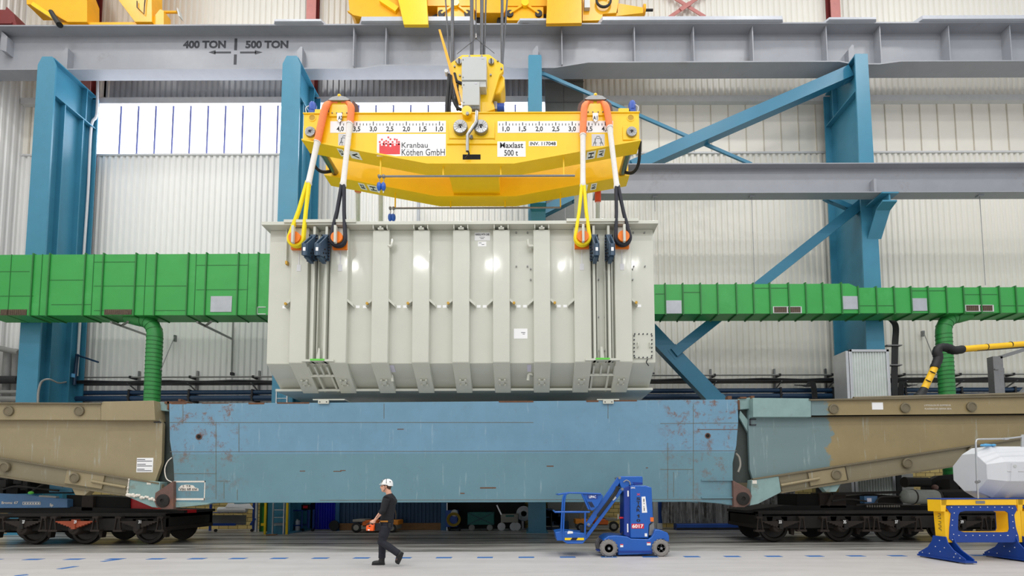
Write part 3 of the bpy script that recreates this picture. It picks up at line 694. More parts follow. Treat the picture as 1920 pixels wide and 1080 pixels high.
# guide rails, clamps and the bottom ladder frames in the two end bays
for side, (ra, rb) in enumerate(((588, 611), (1114, 1142))):
    xs_ = [at(p, 560, 13.5).x for p in (ra, rb)]; xm = sum(xs_) / 2
    for x in xs_:
        b = MB(); b.box(x - 0.035, x + 0.035, 13.45, YF, TZB, TZT - 0.02); b.box(x - 0.11, x - 0.085, 13.55, YF, TZB, TZT - 0.25); b.box(x + 0.085, x + 0.11, 13.55, YF, TZB, TZT - 0.25); b.build('guide_rail', 'tank_cream', tank)
    cl_pts = ((572, 592), (598, 620)) if side == 0 else ((1109.5, 1123), (1137, 1152))
    for x0, x1 in cl_pts:
        xr = xs_[0] if x0 == cl_pts[0][0] else xs_[1]; ya, yb_ = 13.44, 12.86
        za, zb2 = at(x1, 441, ya).z, at(x1, 490, ya).z; zc, zd = at(x0, 456, yb_).z, at(x0, 478, yb_).z
        o = MB().box(xr - 0.12, xr + 0.12, ya - 0.05, ya, zb2, za).build('clamp', 'clamp_blue', tank, 'slate blue bolted clamp', bevel=0.008)
        for s in (-1, 1): MB().prism_x([(ya - .05, za - .03), (yb_, zc), (yb_, zd), (ya - .05, zb2 + .03)], xr + s * 0.06 - .018, xr + s * 0.06 + .018).build('clamp_plate', 'clamp_blue', o, bevel=0.006)
        h = MB(); h.box(xr - .06, xr + .06, yb_, yb_ + .03, zd, zc); h.box(xr - .05, xr + .05, yb_ + .1, ya - .1, zd - .02, zc + .02); h.build('clamp_core', 'clamp_blue', o)
        h = MB()
        for k in range(9):
            z_ = zb2 + .04 + (za - zb2 - .08) * k / 8
            for s in (-1, 1): MB().cyl((xr + s * .1, ya - .09, z_), (xr + s * .1, ya - .04, z_), 0.022, 8).build('bolt', 'ink_black', o)
        for k in range(5):
            for s in (-1, 1): MB().cyl((xr + s * .075, ya - .2 - .08 * (k % 3), zd + .02 + (zc - zd) * k / 4.5), (xr + s * .1, ya - .2 - .08 * (k % 3), zd + .02 + (zc - zd) * k / 4.5), 0.024, 8).build('bolt', 'ink_black', o)
        MB().box(xr - .035, xr + .035, yb_ - .008, yb_, (zc + zd) / 2 - .05, (zc + zd) / 2 + .05).build('tag', 'label_white', o)
    b = MB(); y0, z0 = YR - 0.06, TZB + 0.03
    b.box(xs_[0] - 0.28, xs_[1] + 0.28, 13.44, YF, TZB, TZB + 0.06)
    for t_ in (0.36,):
        q = bev(t_, 0.1); b.bar((xs_[0] - 0.26, *q), (xs_[1] + 0.26, *q), 0.07, 0.06)
    for x in [xs_[0] - 0.18, xs_[0] - 0.0, xs_[1] + 0.0, xs_[1] + 0.18]:
        b.bar((x, *bev(0.02, 0.06)), (x, *bev(0.36, 0.06)), 0.05, 0.12); 
    for x in (xs_[0] - 0.02, xs_[1] + 0.02): b.bar((x, *bev(0.36, 0.06)), (x, *bev(0.97, 0.06)), 0.06, 0.12)
    b.bar((xm, *bev(0.02, 0.06)), (xm, *bev(0.36, 0.06)), 0.05, 0.12)
    b.build('bottom_frame', 'tank_cream', tank)
    MB().box(xm - 0.2, xm + 0.2, 13.42, 13.46, TZB + 0.02, TZB + 0.07).build('green_tape', 'tape_green', tank)
    MB().prism([(xm - 0.04, TZB + 0.06), (xm + 0.06, TZB + 0.06), (xm + 0.06 , TZB + 0.36), (xm + 0.02, TZB + 0.4)] if side == 0 else [(xm - 0.06, TZB + 0.06), (xm + 0.05, TZB + 0.06), (xm - 0.0, TZB + 0.4), (xm - 0.06, TZB + 0.4)], 13.45, 13.5).build('stop_plate', 'tank_cream', tank)
# lifting trunnions
LUG = [558, 636, 1091.5, 1167]
LX = [at(p, 451, 13.4).x for p in LUG]; LZ = at(860, 450, 13.4).z
for x in LX:
    o = MB().box(x - 0.21, x + 0.2, 13.44, 13.53, LZ - 0.23, LZ + 0.05).build('lug_plate', 'lug_orange', tank, 'orange painted trunnion plate')
    MB().cyl((x, 13.2, LZ), (x, 13.46, LZ), 0.165, 28).build('trunnion', 'lug_orange', tank, 'orange painted trunnion')
    MB().box(x - 0.035, x + 0.035, 13.08, 13.18, LZ - 0.22, LZ + 0.28).build('keeper_plate', 'tank_cream', tank, bevel=0.01)
    b = MB(); b.box(x - 0.012, x + 0.012, YR - 0.01, YR, LZ - 0.75, LZ - 0.25); b.build('tag_wire', 'label_grey', tank)
    MB().box(x - 0.06, x + 0.06, YR - 0.008, YR, LZ - 0.85, LZ - 0.66).build('paper_tag', 'label_grey', tank)
# hooks, channel, hatch, labels
for px, py, s, up in ((729, 460, 1, 1), (729, 708, 1, -1), (998, 460, -1, 1), (998, 706, -1, -1)):
    y = YF if up > 0 else bev(0.55)[0]
    a = at(px, py, y - 0.1); b = MB()
    b.tube(smooth_path([(a.x, y + 0.03, a.z + 0.05 * -up), (a.x, y - 0.14, a.z - 0.05 * up), (a.x + s * 0.1, y - 0.16, a.z - 0.05 * up), (a.x + s * 0.13, y - 0.16, a.z + 0.14 * up)], 5), 0.045, 10)
    b.build('pipe_hook', 'tank_cream', tank)
b = MB(); b.pbox(YF - 0.1, 0.1, 534.5, 429, 538.5, 494); o = b.build('edge_channel', 'tank_cream', tank); MB().pbox(YF - 0.12, 0.1, 534.5, 489, 538.5, 495).build('brass_tip', 'brass', o)
b = MB(); b.pbox(YF - 0.03, 0.03, 1187, 625, 1224, 672); o = b.build('hatch_cover', 'tank_cream', tank, bevel=0.01)
h = MB()
for k in range(5):
    for y in (626.5, 670.5): p = at(1190 + k * 7.8, y, YF - .03); h.cyl((p.x, YF - 0.06, p.z), (p.x, YF - .03, p.z), 0.02, 8)
for k in range(6):
    for x in (1188.8, 1222): p = at(x, 630 + k * 7.4, YF - .03); h.cyl((p.x, YF - 0.06, p.z), (p.x, YF - .03, p.z), 0.02, 8)
h.build('hatch_bolt', 'ink_dark', o)
h = MB()
for px in (1195, 1217.5): p = at(px, 648, YF); h.tube(smooth_path([(p.x, YF, p.z + .06), (p.x, YF - 0.1, p.z + .06), (p.x, YF - 0.1, p.z - 0.06), (p.x, YF, p.z - .06)], 4), 0.018, 8)
h.build('hatch_handle', 'tank_cream', o)
p = at(1214, 674, YF); MB().tube(smooth_path([(p.x, YF - .03, p.z), (p.x - .05, YF - .07, p.z - .1), (p.x + .02, YF - .05, p.z - .2)], 4), 0.015, 6).build('cable_stub', 'black_rubber', tank)
h = MB()                                                           # studs on the panels
for px, py in ((968, 437), (989, 437), (968, 500), (989, 500), (995, 505), (995, 525), (1187, 437), (1208, 437), (1188, 500), (1209, 500), (1186, 505), (1186, 525), (1122, 448), (1134, 448), (1122, 525), (1134, 525), (1122, 595), (1134, 595), (1136, 638), (1122, 658), (1134, 658), (600, 434)):
    p = at(px, py, YF); h.cyl((p.x, YF - 0.05, p.z), (p.x, YF, p.z), 0.022, 8)
h.build('stud', 'dull_steel', tank)
h = MB()
for py in (450, 476, 537, 556, 650, 700):
    p = at(1229, py, 14.2); h.cyl((TX1, 14.2, p.z), (TX1 + 0.09, 14.2, p.z), 0.03, 8)
h.build('end_bolt', 'ink_dark', tank)
MB().cyl((TX1 - .02, 14.6, at(1229, 655, 14.6).z), (TX1 + 0.16, 14.6, at(1229, 655, 14.6).z), 0.22, 18).build('end_flange', 'tank_cream', tank)
sign(890, 436, 919, 451, YF, 'label_white', tank); text('HANDLE WITH CARE', 891.5, 437.5, 917.5, 441.5, YF - 0.008, 'ink_dark', tank, bold=0.02)
b = MB(); b.pbox(YF - .009, .002, 899, 444.5, 909, 445.3); b.pbox(YF - .009, .002, 901, 447, 907, 447.8); b.build('small_print', 'ink_dark', tank)
sign(896, 453, 912, 462, YF, 'label_white', tank); b = MB(); b.pbox(YF - .009, .002, 897.5, 455, 903, 455.8); b.pbox(YF - .009, .002, 903, 458, 908, 458.8); b.build('small_print', 'ink_dark', tank)
sign(963.5, 616, 989, 635, YF, 'label_white', tank); b = MB(); b.pbox(YF - .009, .002, 977, 623, 985, 624); b.pbox(YF - .009, .002, 980, 626, 984, 626.8); b.build('small_print', 'ink_dark', tank)
for x0, y0, x1, y1 in ((731, 678.5, 739.5, 687), (988.5, 676.5, 996, 686)):
    q = [bev(0.05, 0.01), bev(0.3, 0.01)]; a, c = at(x0, 682, 13.8).x, at(x1, 682, 13.8).x
    MB().ext([(a, *q[0]), (c, *q[0]), (c, *q[1]), (a, *q[1])], (0, -0.006, -0.006)).build('sign_plate', 'label_violet', tank)
# white support plates of the tank resting at the girder's upper edge
for px in (608, 1140):
    a = at(px, 752, 14.15); t = thing('support_plate', 'cream bolted plate on the girder\'s upper edge under the ' + ('left' if px < 800 else 'right') + ' end of the tank', 'bracket', a, 'support plates under the tank')
    zt_ = at(px, 750, 14.1).z
    MB().box(a.x - 0.33, a.x + 0.62 if px < 800 else a.x + 0.33, 14.12, 14.75, zt_, zt_ + 0.035).build('top_plate', 'tank_cream', t)
    MB().box(a.x - 0.16, a.x + 0.16, 14.08, 14.14, at(px, 757, 14.08).z, zt_ + 0.02).build('hook_plate', 'tank_cream', t, bevel=0.01)
    b = MB()
    for dx in (-0.1, 0.1): b.cyl((a.x + dx, 14.07, zt_ - 0.06), (a.x + dx, 14.09, zt_ - 0.06), 0.018, 8)
    b.build('bolt', 'ink_dark', t)
# ================================================================== YELLOW LIFTING BEAM
YA = 13.87
lb = thing('lifting_beam', 'big yellow double lifting beam with rulers, Maxlast 500t sign and red logo sign', 'lifting beam', (0, 14.9, at(884, 310, YA).z))
BOT = xz([(571, 262), (801, 306), (964, 306), (1198, 263)], YA)
ztop = at(884, 213, YA).z
xl, xr = at(570, 213, YA).x, at(1198, 213, YA).x
web = [(xl, ztop), (xl, BOT[0][1]), BOT[1], BOT[2], (xr, BOT[3][1]), (xr, ztop)]
YBm = 15.47
for k, y in enumerate((YA, YBm)):
    nm = 'front_girder' if k == 0 else 'rear_girder'
    b = MB(); b.prism(web, y, y + 0.46)
    g = b.build(nm, 'beam_yellow', lb)
    pts = [(xl - 0.03, BOT[0][1]), BOT[1], BOT[2], (xr + 0.03, BOT[3][1])]
    MB().prism(pts + [(p, q - 0.045) for p, q in pts[::-1]], y - 0.05, y + 0.52).build('bottom_flange', 'beam_yellow', g)
    MB().box(xl - 0.02, xr + 0.02, y - 0.03, y + 0.5, ztop, ztop + 0.03).build('top_flange', 'beam_yellow', g)
    MB().box(xl + 0.9, xr - 0.9, y + 0.05, y + 0.3, ztop + 0.03, ztop + 0.06).build('track_strip', 'ink_dark', g)
xc0, xc1 = at(846, 300, 14.9).x, at(936, 300, 14.9).x; zc0 = BOT[1][1]
MB().box(xc0, xc1, YA + 0.46, YBm, zc0 + 0.05, ztop - 0.35).build('cross_beam', 'beam_yellow', lb)
for px, py in ((628, 323), (1166, 325)):
    e = at(px, py, YBm); MB().cyl((e.x, YA + 0.3, e.z), (e.x, YBm + 0.02, e.z), 0.115, 24).build('tie_tube', 'steel', lb)
    s = -1 if px < 900 else 1
    MB().tube(smooth_path([(e.x + s * 0.35, YA + 0.45, e.z + 0.25), (e.x + s * 0.38, 14.7, e.z - 0.2), (e.x + s * 0.25, 15.0, e.z - 0.3), (e.x, YBm, e.z + 0.05)]), 0.05, 8).build('cable_loop', 'black_rubber', lb)
def pin(px, py, r, dep):
    p = at(px, py, YA); b = MB()
    b.lathe([(r * 1.12, 0.06), (r * 1.12, 0.03), (r, 0.0), (r, -dep), (r * 0.93, -dep - 0.02), (0.3 * r, -dep - 0.015), (0.22 * r, -dep + 0.01)], (p.x, YA, p.z), (0, 1, 0), 32)
    pn_ = b.build('pin', 'steel', lb)
    h = MB()
    for k in range(14):
        a = 2 * math.pi * k / 14 + 0.2; c, s = math.cos(a), math.sin(a); h.bar((p.x + c * r * .32, YA - dep - .022, p.z + s * r * .32), (p.x + c * r * .88, YA - dep - .022, p.z + s * r * .88), .004 + .018 * (k % 3) / 2, .004)
    h.build('face_mark', 'dull_steel', pn_)
    MB().cyl((p.x, YA - dep - 0.03, p.z), (p.x, YA - dep, p.z), r * 0.13, 10).build('pin_centre', 'ink_black', lb)
for px in (583.5, 1183.5):
    s = 1
    MB().pbox(YA - 0.03, 0.03, px - 15.5, 237, px + 14, 262).build('end_plate', 'beam_yellow', lb, bevel=0.01)
    pin(px, 250, 0.16, 0.07)
    p = at(px + (2 if px < 900 else -1), 221, YA); b = MB(); b.lathe([(0.115, 0.0), (0.115, -0.012), (0.09, -0.012), (0.09, 0.01)], (p.x, YA, p.z), (0, 1, 0), 28); b.build('hole_ring', 'beam_yellow', lb)
    MB().cyl((p.x, YA - 0.004, p.z), (p.x, YA, p.z), 0.09, 24).build('blind_hole', 'hole_amber', lb)
pl = xz([(842, 229), (928, 229), (928, 262), (842, 262)], YA)
b = MB(); b.prism(pl, YA - 0.05, YA); b.build('pin_panel', 'beam_yellow', lb, bevel=0.03)
b = MB(); q = xz([(838, 271), (932, 271), (926, 263), (844, 263)], YA); b.prism(q, YA - 0.035, YA); b.build('panel_foot', 'beam_yellow', lb)
for px in (864.5, 902.5): pin(px, 244.5, 0.215, 0.16)
p = at(884, 260.5, YA); MB().cyl((p.x, YA - 0.1, p.z), (p.x, YA, p.z), 0.055, 16).build('small_pin', 'dull_steel', lb)
MB().pbox(YA - 0.004, 0.004, 867.5, 289.5, 901, 299).build('slot', 'dark_void', lb, bevel=0.0)
# rulers
for x0, x1, first, step in ((619, 836, 824, -6.205), (933, 1149.5, 949, 6.2)):
    r_ = sign(x0, 226.5, x1, 249, YA, 'label_white', lb, 'ruler_plate'); b = MB()
    for k in range(-2, 31):
        x = first + step * k
        if not (x0 + 1 < x < x1 - 1): continue
        big, mid = k % 10 == 0, k % 5 == 0
        b.pbox(YA - 0.01, 0.003, x - (0.8 if mid else 0.6), 228 if big else (229.5 if mid else 231.3), x + (0.8 if mid else 0.6), 235.2)
    b.build('tick_mark', 'ink_black', r_)
    for k in range(7):
        x = first + step * 5 * k
        text(f'{1 + k * 0.5:.1f}'.replace('.', ','), x - 6.8, 237, x + 6.8, 247.5, YA - 0.008, 'ink_black', r_, bold=0.02)
s_ = sign(706.5, 251, 836, 293, YA, 'label_white', lb)
MB().pbox(YA - 0.011, 0.004, 711, 269, 750, 289).build('red_block', 'ink_red', s_)
b = MB()
for cx, cy in ((712, 266), (716, 261.5), (720, 266), (724, 269), (719, 269.5), (728, 257.5), (728, 266), (732, 261), (732, 270), (736, 266), (740, 261), (744, 266), (748, 266), (748, 270), (724, 264), (744, 262)):
    b.pbox(YA - 0.011, 0.004, cx - 1.6, cy - 1.6, cx + 1.6, cy + 1.6, 0)
for cx, cy in ((716, 271.5), (724, 272.5), (732, 273.5), (740, 271.5)): b.pbox(YA - 0.013, 0.004, cx - 1.6, cy - 1.6, cx + 1.6, cy + 1.6, 1)
b.build('red_squares', ['ink_red', 'label_white'], s_)
text('Kranbau', 753, 267, 802, 277, YA - 0.009, 'ink_dark', s_); text('Köthen GmbH', 753, 279, 834, 291.5, YA - 0.009, 'ink_dark', s_)
s_ = sign(932.5, 265, 985.5, 294, YA, 'label_white', lb)
text('Maxlast', 937.5, 267, 981, 277.5, YA - 0.009, 'ink_black', s_, bold=0.012); text('500 t', 945.5, 281, 971, 292, YA - 0.009, 'ink_black', s_, bold=0.012)
s_ = sign(991.5, 264.5, 1044, 274, YA, 'label_white', lb); text('INV. 117048', 994, 266, 1042, 272.5, YA - 0.009, 'ink_black', s_, bold=0.02)
for x0, y0, x1, y1 in ((634, 250.5, 658, 273), (1109.5, 251.5, 1133.5, 274)):
    s_ = sign(x0, y0, x1, y1, YA, 'label_grey', lb); b = MB(); xm = (x0 + x1) / 2
    for s in (-1, 1):
        for a_, c_ in (((xm + s * 3, y0 + 5), (xm + s * 9.5, y1 - 1)), ((xm + s * 6, y0 + 8), (xm + s * 4.5, y1 - 1)), ((xm + s * 2.5, y1 - 6), (xm + s * 9, y1 - 6))): b.bar(at(*a_, YA - .008), at(*c_, YA - .008), 0.013, 0.003)
    b.bar(at(xm - 3, y0 + 4, YA - .008), at(xm + 3, y0 + 4, YA - .008), 0.013, 0.003); b.bar(at(xm - 3, y0 + 8, YA - .008), at(xm + 3, y0 + 8, YA - .008), 0.013, 0.003)
    b.build('pictogram', 'ink_dark', s_)
# letter tags under the bottom flanges
def zbot(x):
    for (a, b_), (c, d) in zip(BOT, BOT[1:]):
        if a <= x <= c: return b_ + (d - b_) * (x - a) / (c - a)
    return BOT[0][1] if x < BOT[0][0] else BOT[-1][1]
def tagplate(px, y, s, w):
    x = at(px, 0, y).x if False else None
for px, py, s, w, k in ((641, 283, 'A2', 0.18, 0), (666, 289, 'V', 0.34, 0), (1108, 290, 'H', 0.28, 0), (1127, 286, 'A1', 0.22, 0), (680, 349, 'B2', 0.22, 1), (700, 353, 'H', 0.34, 1), (1095, 353, 'V', 0.24, 1), (1113, 349, 'B1', 0.2, 1)):
    y = (YA, YBm)[k] + 0.2; x = at(px, py, y).x; z = zbot(x) - 0.05; sl = (zbot(x + 0.05) - zbot(x - 0.05)) / 0.1
    xd = Vector((1, 0, sl)).normalized(); yd = Vector((0, 1, 0)); c = Vector((x, y, z)); nd = Vector((xd.z, 0, -xd.x))
    b = MB(); b.ext([tuple(c + xd * a_ * w / 2 + yd * b_ * 0.17) for a_, b_ in ((-1, -1), (1, -1), (1, 1), (-1, 1))], tuple(nd * 0.006)); pl_ = b.build('tag_plate', 'label_white', lb)
    text3(s, c + nd * 0.009, -yd, xd if px < 900 else -xd, w * 0.6, 'ink_black', pl_, bold=0.02, w=0.22)
# saddles
def saddle(px, tagtxt):
    x = at(px, 200, YA).x; z0 = ztop; b = MB()
    arch = [(x - 0.32, z0 - 0.1), (x - 0.32, z0 + 0.12), (x - 0.27, z0 + 0.32), (x - 0.2, z0 + 0.4), (x + 0.2, z0 + 0.4), (x + 0.27, z0 + 0.32), (x + 0.32, z0 + 0.12), (x + 0.32, z0 - 0.1)]
    b.prism(arch, YA - 0.04, YA + 0.45); s_ = b.build('saddle', 'beam_yellow', lb, bevel=0.015)
    MB().prism([(x - 0.33, z0 + 0.36), (x - 0.2, z0 + 0.45), (x, z0 + 0.49), (x + 0.2, z0 + 0.45), (x + 0.33, z0 + 0.36), (x + 0.26, z0 + 0.34), (x - 0.26, z0 + 0.34)], YA - 0.12, YA - 0.05).build('keeper_plate', 'dull_steel', s_)
    MB().box(x - 0.25, x + 0.25, YA - 0.045, YA - 0.01, z0 - 0.03, z0 + 0.02).build('bolt_strip', 'beam_yellow', s_)
    h = MB()
    for dx in (-0.22, -0.08, 0.08, 0.22): h.ball((x + dx, YA - 0.05, z0 - 0.005), 0.022, n=8, m=6)
    h.build('bolt', 'dull_steel', s_)
    MB().ball((x, YA - 0.08, z0 + 0.5), 0.06, n=12, m=8).build('knob', 'beam_yellow', s_)
    for s in (-1, 1):
        MB().prism([(x + s * 0.34, z0 - 0.06), (x + s * 0.56, z0 + 0.02), (x + s * 0.5, z0 + 0.34), (x + s * 0.36, z0 + 0.47), (x + s * 0.33, z0 + 0.4)], YA + 0.05, YA + 0.12).build('cheek', 'rust_brown', s_)
    a, c = at(px - 5, 232, YA), at(px + 5, 214.5, YA)
    t_ = MB().prism([(a.x, c.z), (c.x, c.z), (c.x, a.z + 0.09), ((a.x + c.x) / 2, a.z), (a.x, a.z + 0.09)], YA - 0.06, YA - 0.05).build('letter_tag', 'label_white', lb)
    text(tagtxt, px - 4, 217, px + 4, 224.5, YA - 0.063, 'ink_black', t_, bold=0.02)
    r_ = MB(); r_.prism([(p, q) for p, q in arch], YBm - 0.04, YBm + 0.45); r_.build('rear_saddle', 'beam_yellow', lb)
saddle(638, 'A2'); saddle(1116, 'A1')
for px in (581, 1188):
    x = at(px, 195, YA).x; y = YA + 0.2
    MB().box(x - 0.09, x + 0.09, y - 0.12, y + 0.12, ztop + 0.03, ztop + 0.22).build('gearbox', 'motor_blue', lb, bevel=0.02)
    MB().lathe([(0.07, 0.22), (0.11, 0.24), (0.115, 0.44), (0.08, 0.52), (0.03, 0.53)], (x, y, ztop), (0, 0, 1), 18).build('drive_motor', 'motor_blue', lb)
    s = 1 if px < 900 else -1; MB().box(x + s * 0.13, x + s * 0.45, y - 0.15, y + 0.2, ztop + 0.03, ztop + 0.2).build('terminal_box', 'beam_yellow', lb, bevel=0.01)
    MB().tube(smooth_path([(x - s * 0.08, y - 0.1, ztop + 0.35), (x - s * 0.16, y - 0.12, ztop + 0.25), (x - s * 0.12, y - 0.12, ztop + 0.03)]), 0.014, 6).build('lead', 'label_grey', lb)
# fall arrester rails
def rail(Y, x0, x1, py, hang):
    A, B_ = at(x0, py, Y), at(x1, py, Y); z = (A.z + B_.z) / 2
    r_ = MB().cyl((A.x, Y, z), (B_.x, Y, z), 0.03, 12).build('rail_tube', 'dull_steel', lb)
    for px in hang:
        x = at(px, py, Y).x; MB().box(x - 0.02, x + 0.02, Y - 0.02, Y + 0.02, z, zbot(x)).build('rail_hanger', 'beam_yellow', lb)
    return z
z1 = rail(YA + 0.12, 712, 1078, 330, (713.5, 831, 939, 1057))
z2 = rail(YBm + 0.25, 737, 1052, 390, (741, 845, 947, 1051))
for (px, Y, z, lab) in ((711, YA + 0.12, z1, 'left of the upper pair'), (719, YA + 0.12, z1, 'right of the upper pair'), (732.5, YBm + 0.25, z2, 'left of the lower pair'), (738.5, YBm + 0.25, z2, 'right of the lower pair')):
    x = at(px, 345, Y).x; t = thing('fall_arrester', 'blue fall arrester hanging from the steel rail, ' + lab, 'fall arrester', (x, Y, z), 'blue fall arresters')
    MB().lathe([(0.045, 0.04), (0.06, 0.0), (0.045, -0.04), (0.035, -0.02), (0.035, 0.02)], (x, Y, z), (1, 0, 0), 14).build('trolley_wheel', 'dull_steel', t)
    MB().tube([(x, Y, z - 0.03), (x + 0.015, Y, z - 0.12), (x, Y, z - 0.2)], 0.013, 6).build('hook', 'dull_steel', t)
    MB().lathe([(0.03, -0.2), (0.055, -0.22), (0.075, -0.29), (0.072, -0.37), (0.04, -0.44), (0.02, -0.46)], (x, Y, z), (0, 0, 1), 16).build('housing', 'fall_blue', t)
    MB().tube([(x, Y, z - 0.45), (x, Y, z - 0.52)], 0.016, 6).build('tip', 'label_grey', t)

# ------------------------------------------------------------------ slings
def sling(pts_sleeve, j, strand_px, lug, colour, label, over):
    """one leg: coloured sleeve over the saddle, white sleeve down to the splice j, then a loop round the trunnion"""
    t = thing('round_sling', label, 'sling', at(*j, 13.55), 'front slings holding the tank')
    yt, ym, yb = YA - 0.13, 13.58, 13.32
    sl = [at(a, b_, y) for a, b_, y in pts_sleeve]
    MB().tube(smooth_path(sl, 6), [0.065 if i < 9 else min(0.1, 0.065 + (i - 8) * 0.009) for i in range(6 * (len(sl) - 1) + 1)], 12).build('protective_sleeve', 'sleeve_orange', t)
    e = at(pts_sleeve[-1][0], pts_sleeve[-1][1], yt)
    J = at(*j, ym); d = (J - e)
    MB().tube([e - d * 0.02, e + d * 0.0, e + d * 0.33, e + d * 0.66, e + d * 0.93, e + d * 0.97, J], [0.092, 0.084, 0.08, 0.078, 0.082, 0.1, 0.085], 12).build('white_sleeve', 'sleeve_white', t)
    MB().tube([e - d * 0.03, e + d * 0.02], [0.098, 0.1], 12).build('sleeve_cuff', 'sleeve_white', t)
    for dy, off in ((-0.055, 0.012), (0.055, -0.012)):
        r = 0.205; a = (lug, yb + dy * 0.6, LZ); loop = [J + Vector((off * 2, dy * 0.3, 0.1))]
        L_ = [(lug - r, yb + dy * 0.6, LZ + 0.04)] + arc((lug, yb + dy * 0.6, LZ), r, math.pi, 2 * math.pi, 12)[1:] + [(lug + r, yb + dy * 0.6, LZ + 0.04)]
        MB().tube([J + Vector((-0.03, dy * 0.4, 0.08))] + [J.lerp(Vector(L_[0]), 0.5) + Vector((0, 0, 0))] + L_ + [J.lerp(Vector(L_[-1]), 0.5)] + [J + Vector((0.03, dy * 0.4, 0.08))], 0.05, 8).build('rope_loop', colour, t)
yt = YA - 0.13; yo = YA + 0.0
sling([(634, 193, yo), (622, 192, yo - .02), (611, 200, yt), (604, 225, yt), (595, 266, yt)], (578, 346), None, LX[0], 'sling_yellow', 'yellow sling from the left end of the beam to the outermost left orange lug', 1)
sling([(641, 193, yo), (650, 192, yo - .02), (658, 200, yt), (658, 214, yt), (656, 231, yt)], (643, 350), None, LX[1], 'sling_black', 'black sling from the left saddle to the second orange lug from the left', 1)
sling([(1112, 193, yo), (1104, 192, yo - .02), (1096, 200, yt), (1094, 225, yt), (1093, 253, yt)], (1093, 351), None, LX[2], 'sling_yellow', 'yellow sling from the saddle tagged A1 to the orange lug below it', 1)
sling([(1119, 193, yo), (1128, 192, yo - .02), (1136, 200, yt), (1140, 218, yt), (1143, 238, yt)], (1157, 353), None, LX[3], 'sling_black', 'black sling from the right saddle to the outermost right orange lug', 1)
for px, ye, lab, c in ((671, 360, 'rear sling with orange sleeve end behind the left half of the beam', 'sleeve_orange'), (714, 352, 'pale rear sling hanging behind the blue fall arresters', 'sleeve_white'), (1081, 352, 'pale rear sling hanging just left of the right yellow sling', 'sleeve_white'), (1121, 378, 'rear sling with red orange sleeve end behind the right yellow and black slings', 'sleeve_red')):
    t = thing('rear_sling', lab, 'sling', at(px, 400, 16.5), 'rear slings behind the beam')
    a, m_, e = at(px, 290, 16.08), at(px, ye, 16.3), at(px, 432, 17.95)
    MB().tube([a, m_], 0.11, 12).build('protective_sleeve', c, t); MB().tube([m_, e], 0.08, 12).build('white_sleeve', 'sleeve_white', t)

# ------------------------------------------------------------------ hook block
hb = thing('hook_block', 'yellow crane hook block with two grey electrical cabinets above the lifting beam', 'hook block', at(885, 215, 14.6))
body = [(845, 118), (866, 103), (917, 102), (936, 116), (944, 121), (944, 133), (937, 140), (921, 192), (927, 205), (905, 212), (872, 212), (859, 165), (845, 134)]
MB().pp(14.35, 0.12, body).build('side_plate', 'beam_yellow', hb, bevel=0.01)
MB().pp(15.2, 0.12, body).build('side_plate', 'beam_yellow', hb, bevel=0.01)
for px in (872, 918):
    p = at(px, 136, 14.8); MB().lathe([(0.12, -0.34), (0.26, -0.34), (0.22, -0.2), (0.26, -0.1), (0.22, 0), (0.26, 0.1), (0.22, 0.2), (0.26, 0.34), (0.12, 0.34)], (p.x, 14.85, p.z), (0, 1, 0), 28).build('sheave', 'crane_yellow', hb)
b = MB(); p, q = at(931, 150, 14.9), at(931, 150, 14.9)
b.pp(14.5, 0.65, [(920, 132), (938, 134), (946, 145), (946, 160), (938, 175), (922, 178), (916, 160)]); b.build('drum_guard', 'beam_yellow', hb, bevel=0.04)
MB().pp(14.45, 0.7, [(912, 170), (926, 196), (928, 204), (914, 200), (900, 178)]).build('lower_bracket', 'beam_yellow', hb)
MB().pp(14.4, 0.85, [(872, 205), (908, 205), (903, 262), (877, 262)]).build('shank', 'beam_yellow', hb)
for px in (861, 921):
    p = at(px, 115.5, 14.3); o = MB().cyl((p.x, 14.28, p.z), (p.x, 14.36, p.z), 0.09, 16).build('axle_end', 'dull_steel', hb)
    MB().box(p.x - 0.015, p.x + 0.015, 14.25, 14.28, p.z - 0.07, p.z + 0.07).build('axle_key', 'ink_black', o)
h = MB()
for px, py in ((852, 123), (853, 142), (862, 140), (920, 139), (940, 127), (880, 104), (903, 104), (933, 112), (855, 113)): p = at(px, py, 14.3); h.cyl((p.x, 14.31, p.z), (p.x, 14.36, p.z), 0.03, 8)
h.build('bolt', 'dull_steel', hb)
def cab(x0, y0, x1, y1, sgn):
    o = MB().pbox(14.02, 0.33, x0, y0, x1, y1).build('control_cabinet', 'cabinet_grey', hb, bevel=0.01)
    b = MB()
    for px, py in ((x0 + 2, y0 + 5), (x0 + 2, y1 - 6)): b.pbox(14.005, 0.02, px, py, px + 1.2, py + 1.2)
    b.build('latch', 'ink_dark', o)
    b = MB(); b.pbox(14.012, 0.01, x1 - 9, y0 + 2.2, x1 - 5, y0 + 4); b.build('label', 'label_violet', o); return o
cab(865.5, 106, 912, 150, 0); cab(867, 153, 899, 197, 0)
MB().pbox(14.06, 0.3, 866, 150, 911, 163).build('cabinet_base', 'cabinet_grey', hb)
MB().pbox(14.06, 0.3, 868, 197, 898, 204).build('cabinet_base', 'cabinet_grey', hb)
p = at(876.5, 216, 13.9); MB().cyl((p.x, 13.72, p.z), (p.x, 14.4, p.z), 0.155, 24).build('roller', 'beam_yellow', hb)
p0 = at(876.5, 213, 13.7); MB().cyl((p0.x, 13.68, p0.z), (p0.x, 13.73, p0.z), 0.05, 10).build('roller_bolt', 'dull_steel', hb)
MB().tube([at(894, 209, 13.72), at(893, 229, 13.66), at(876.5, 253, 13.62), at(876.5, 284, 13.64)], 0.05, 10).build('cable_guide', 'steel', hb)
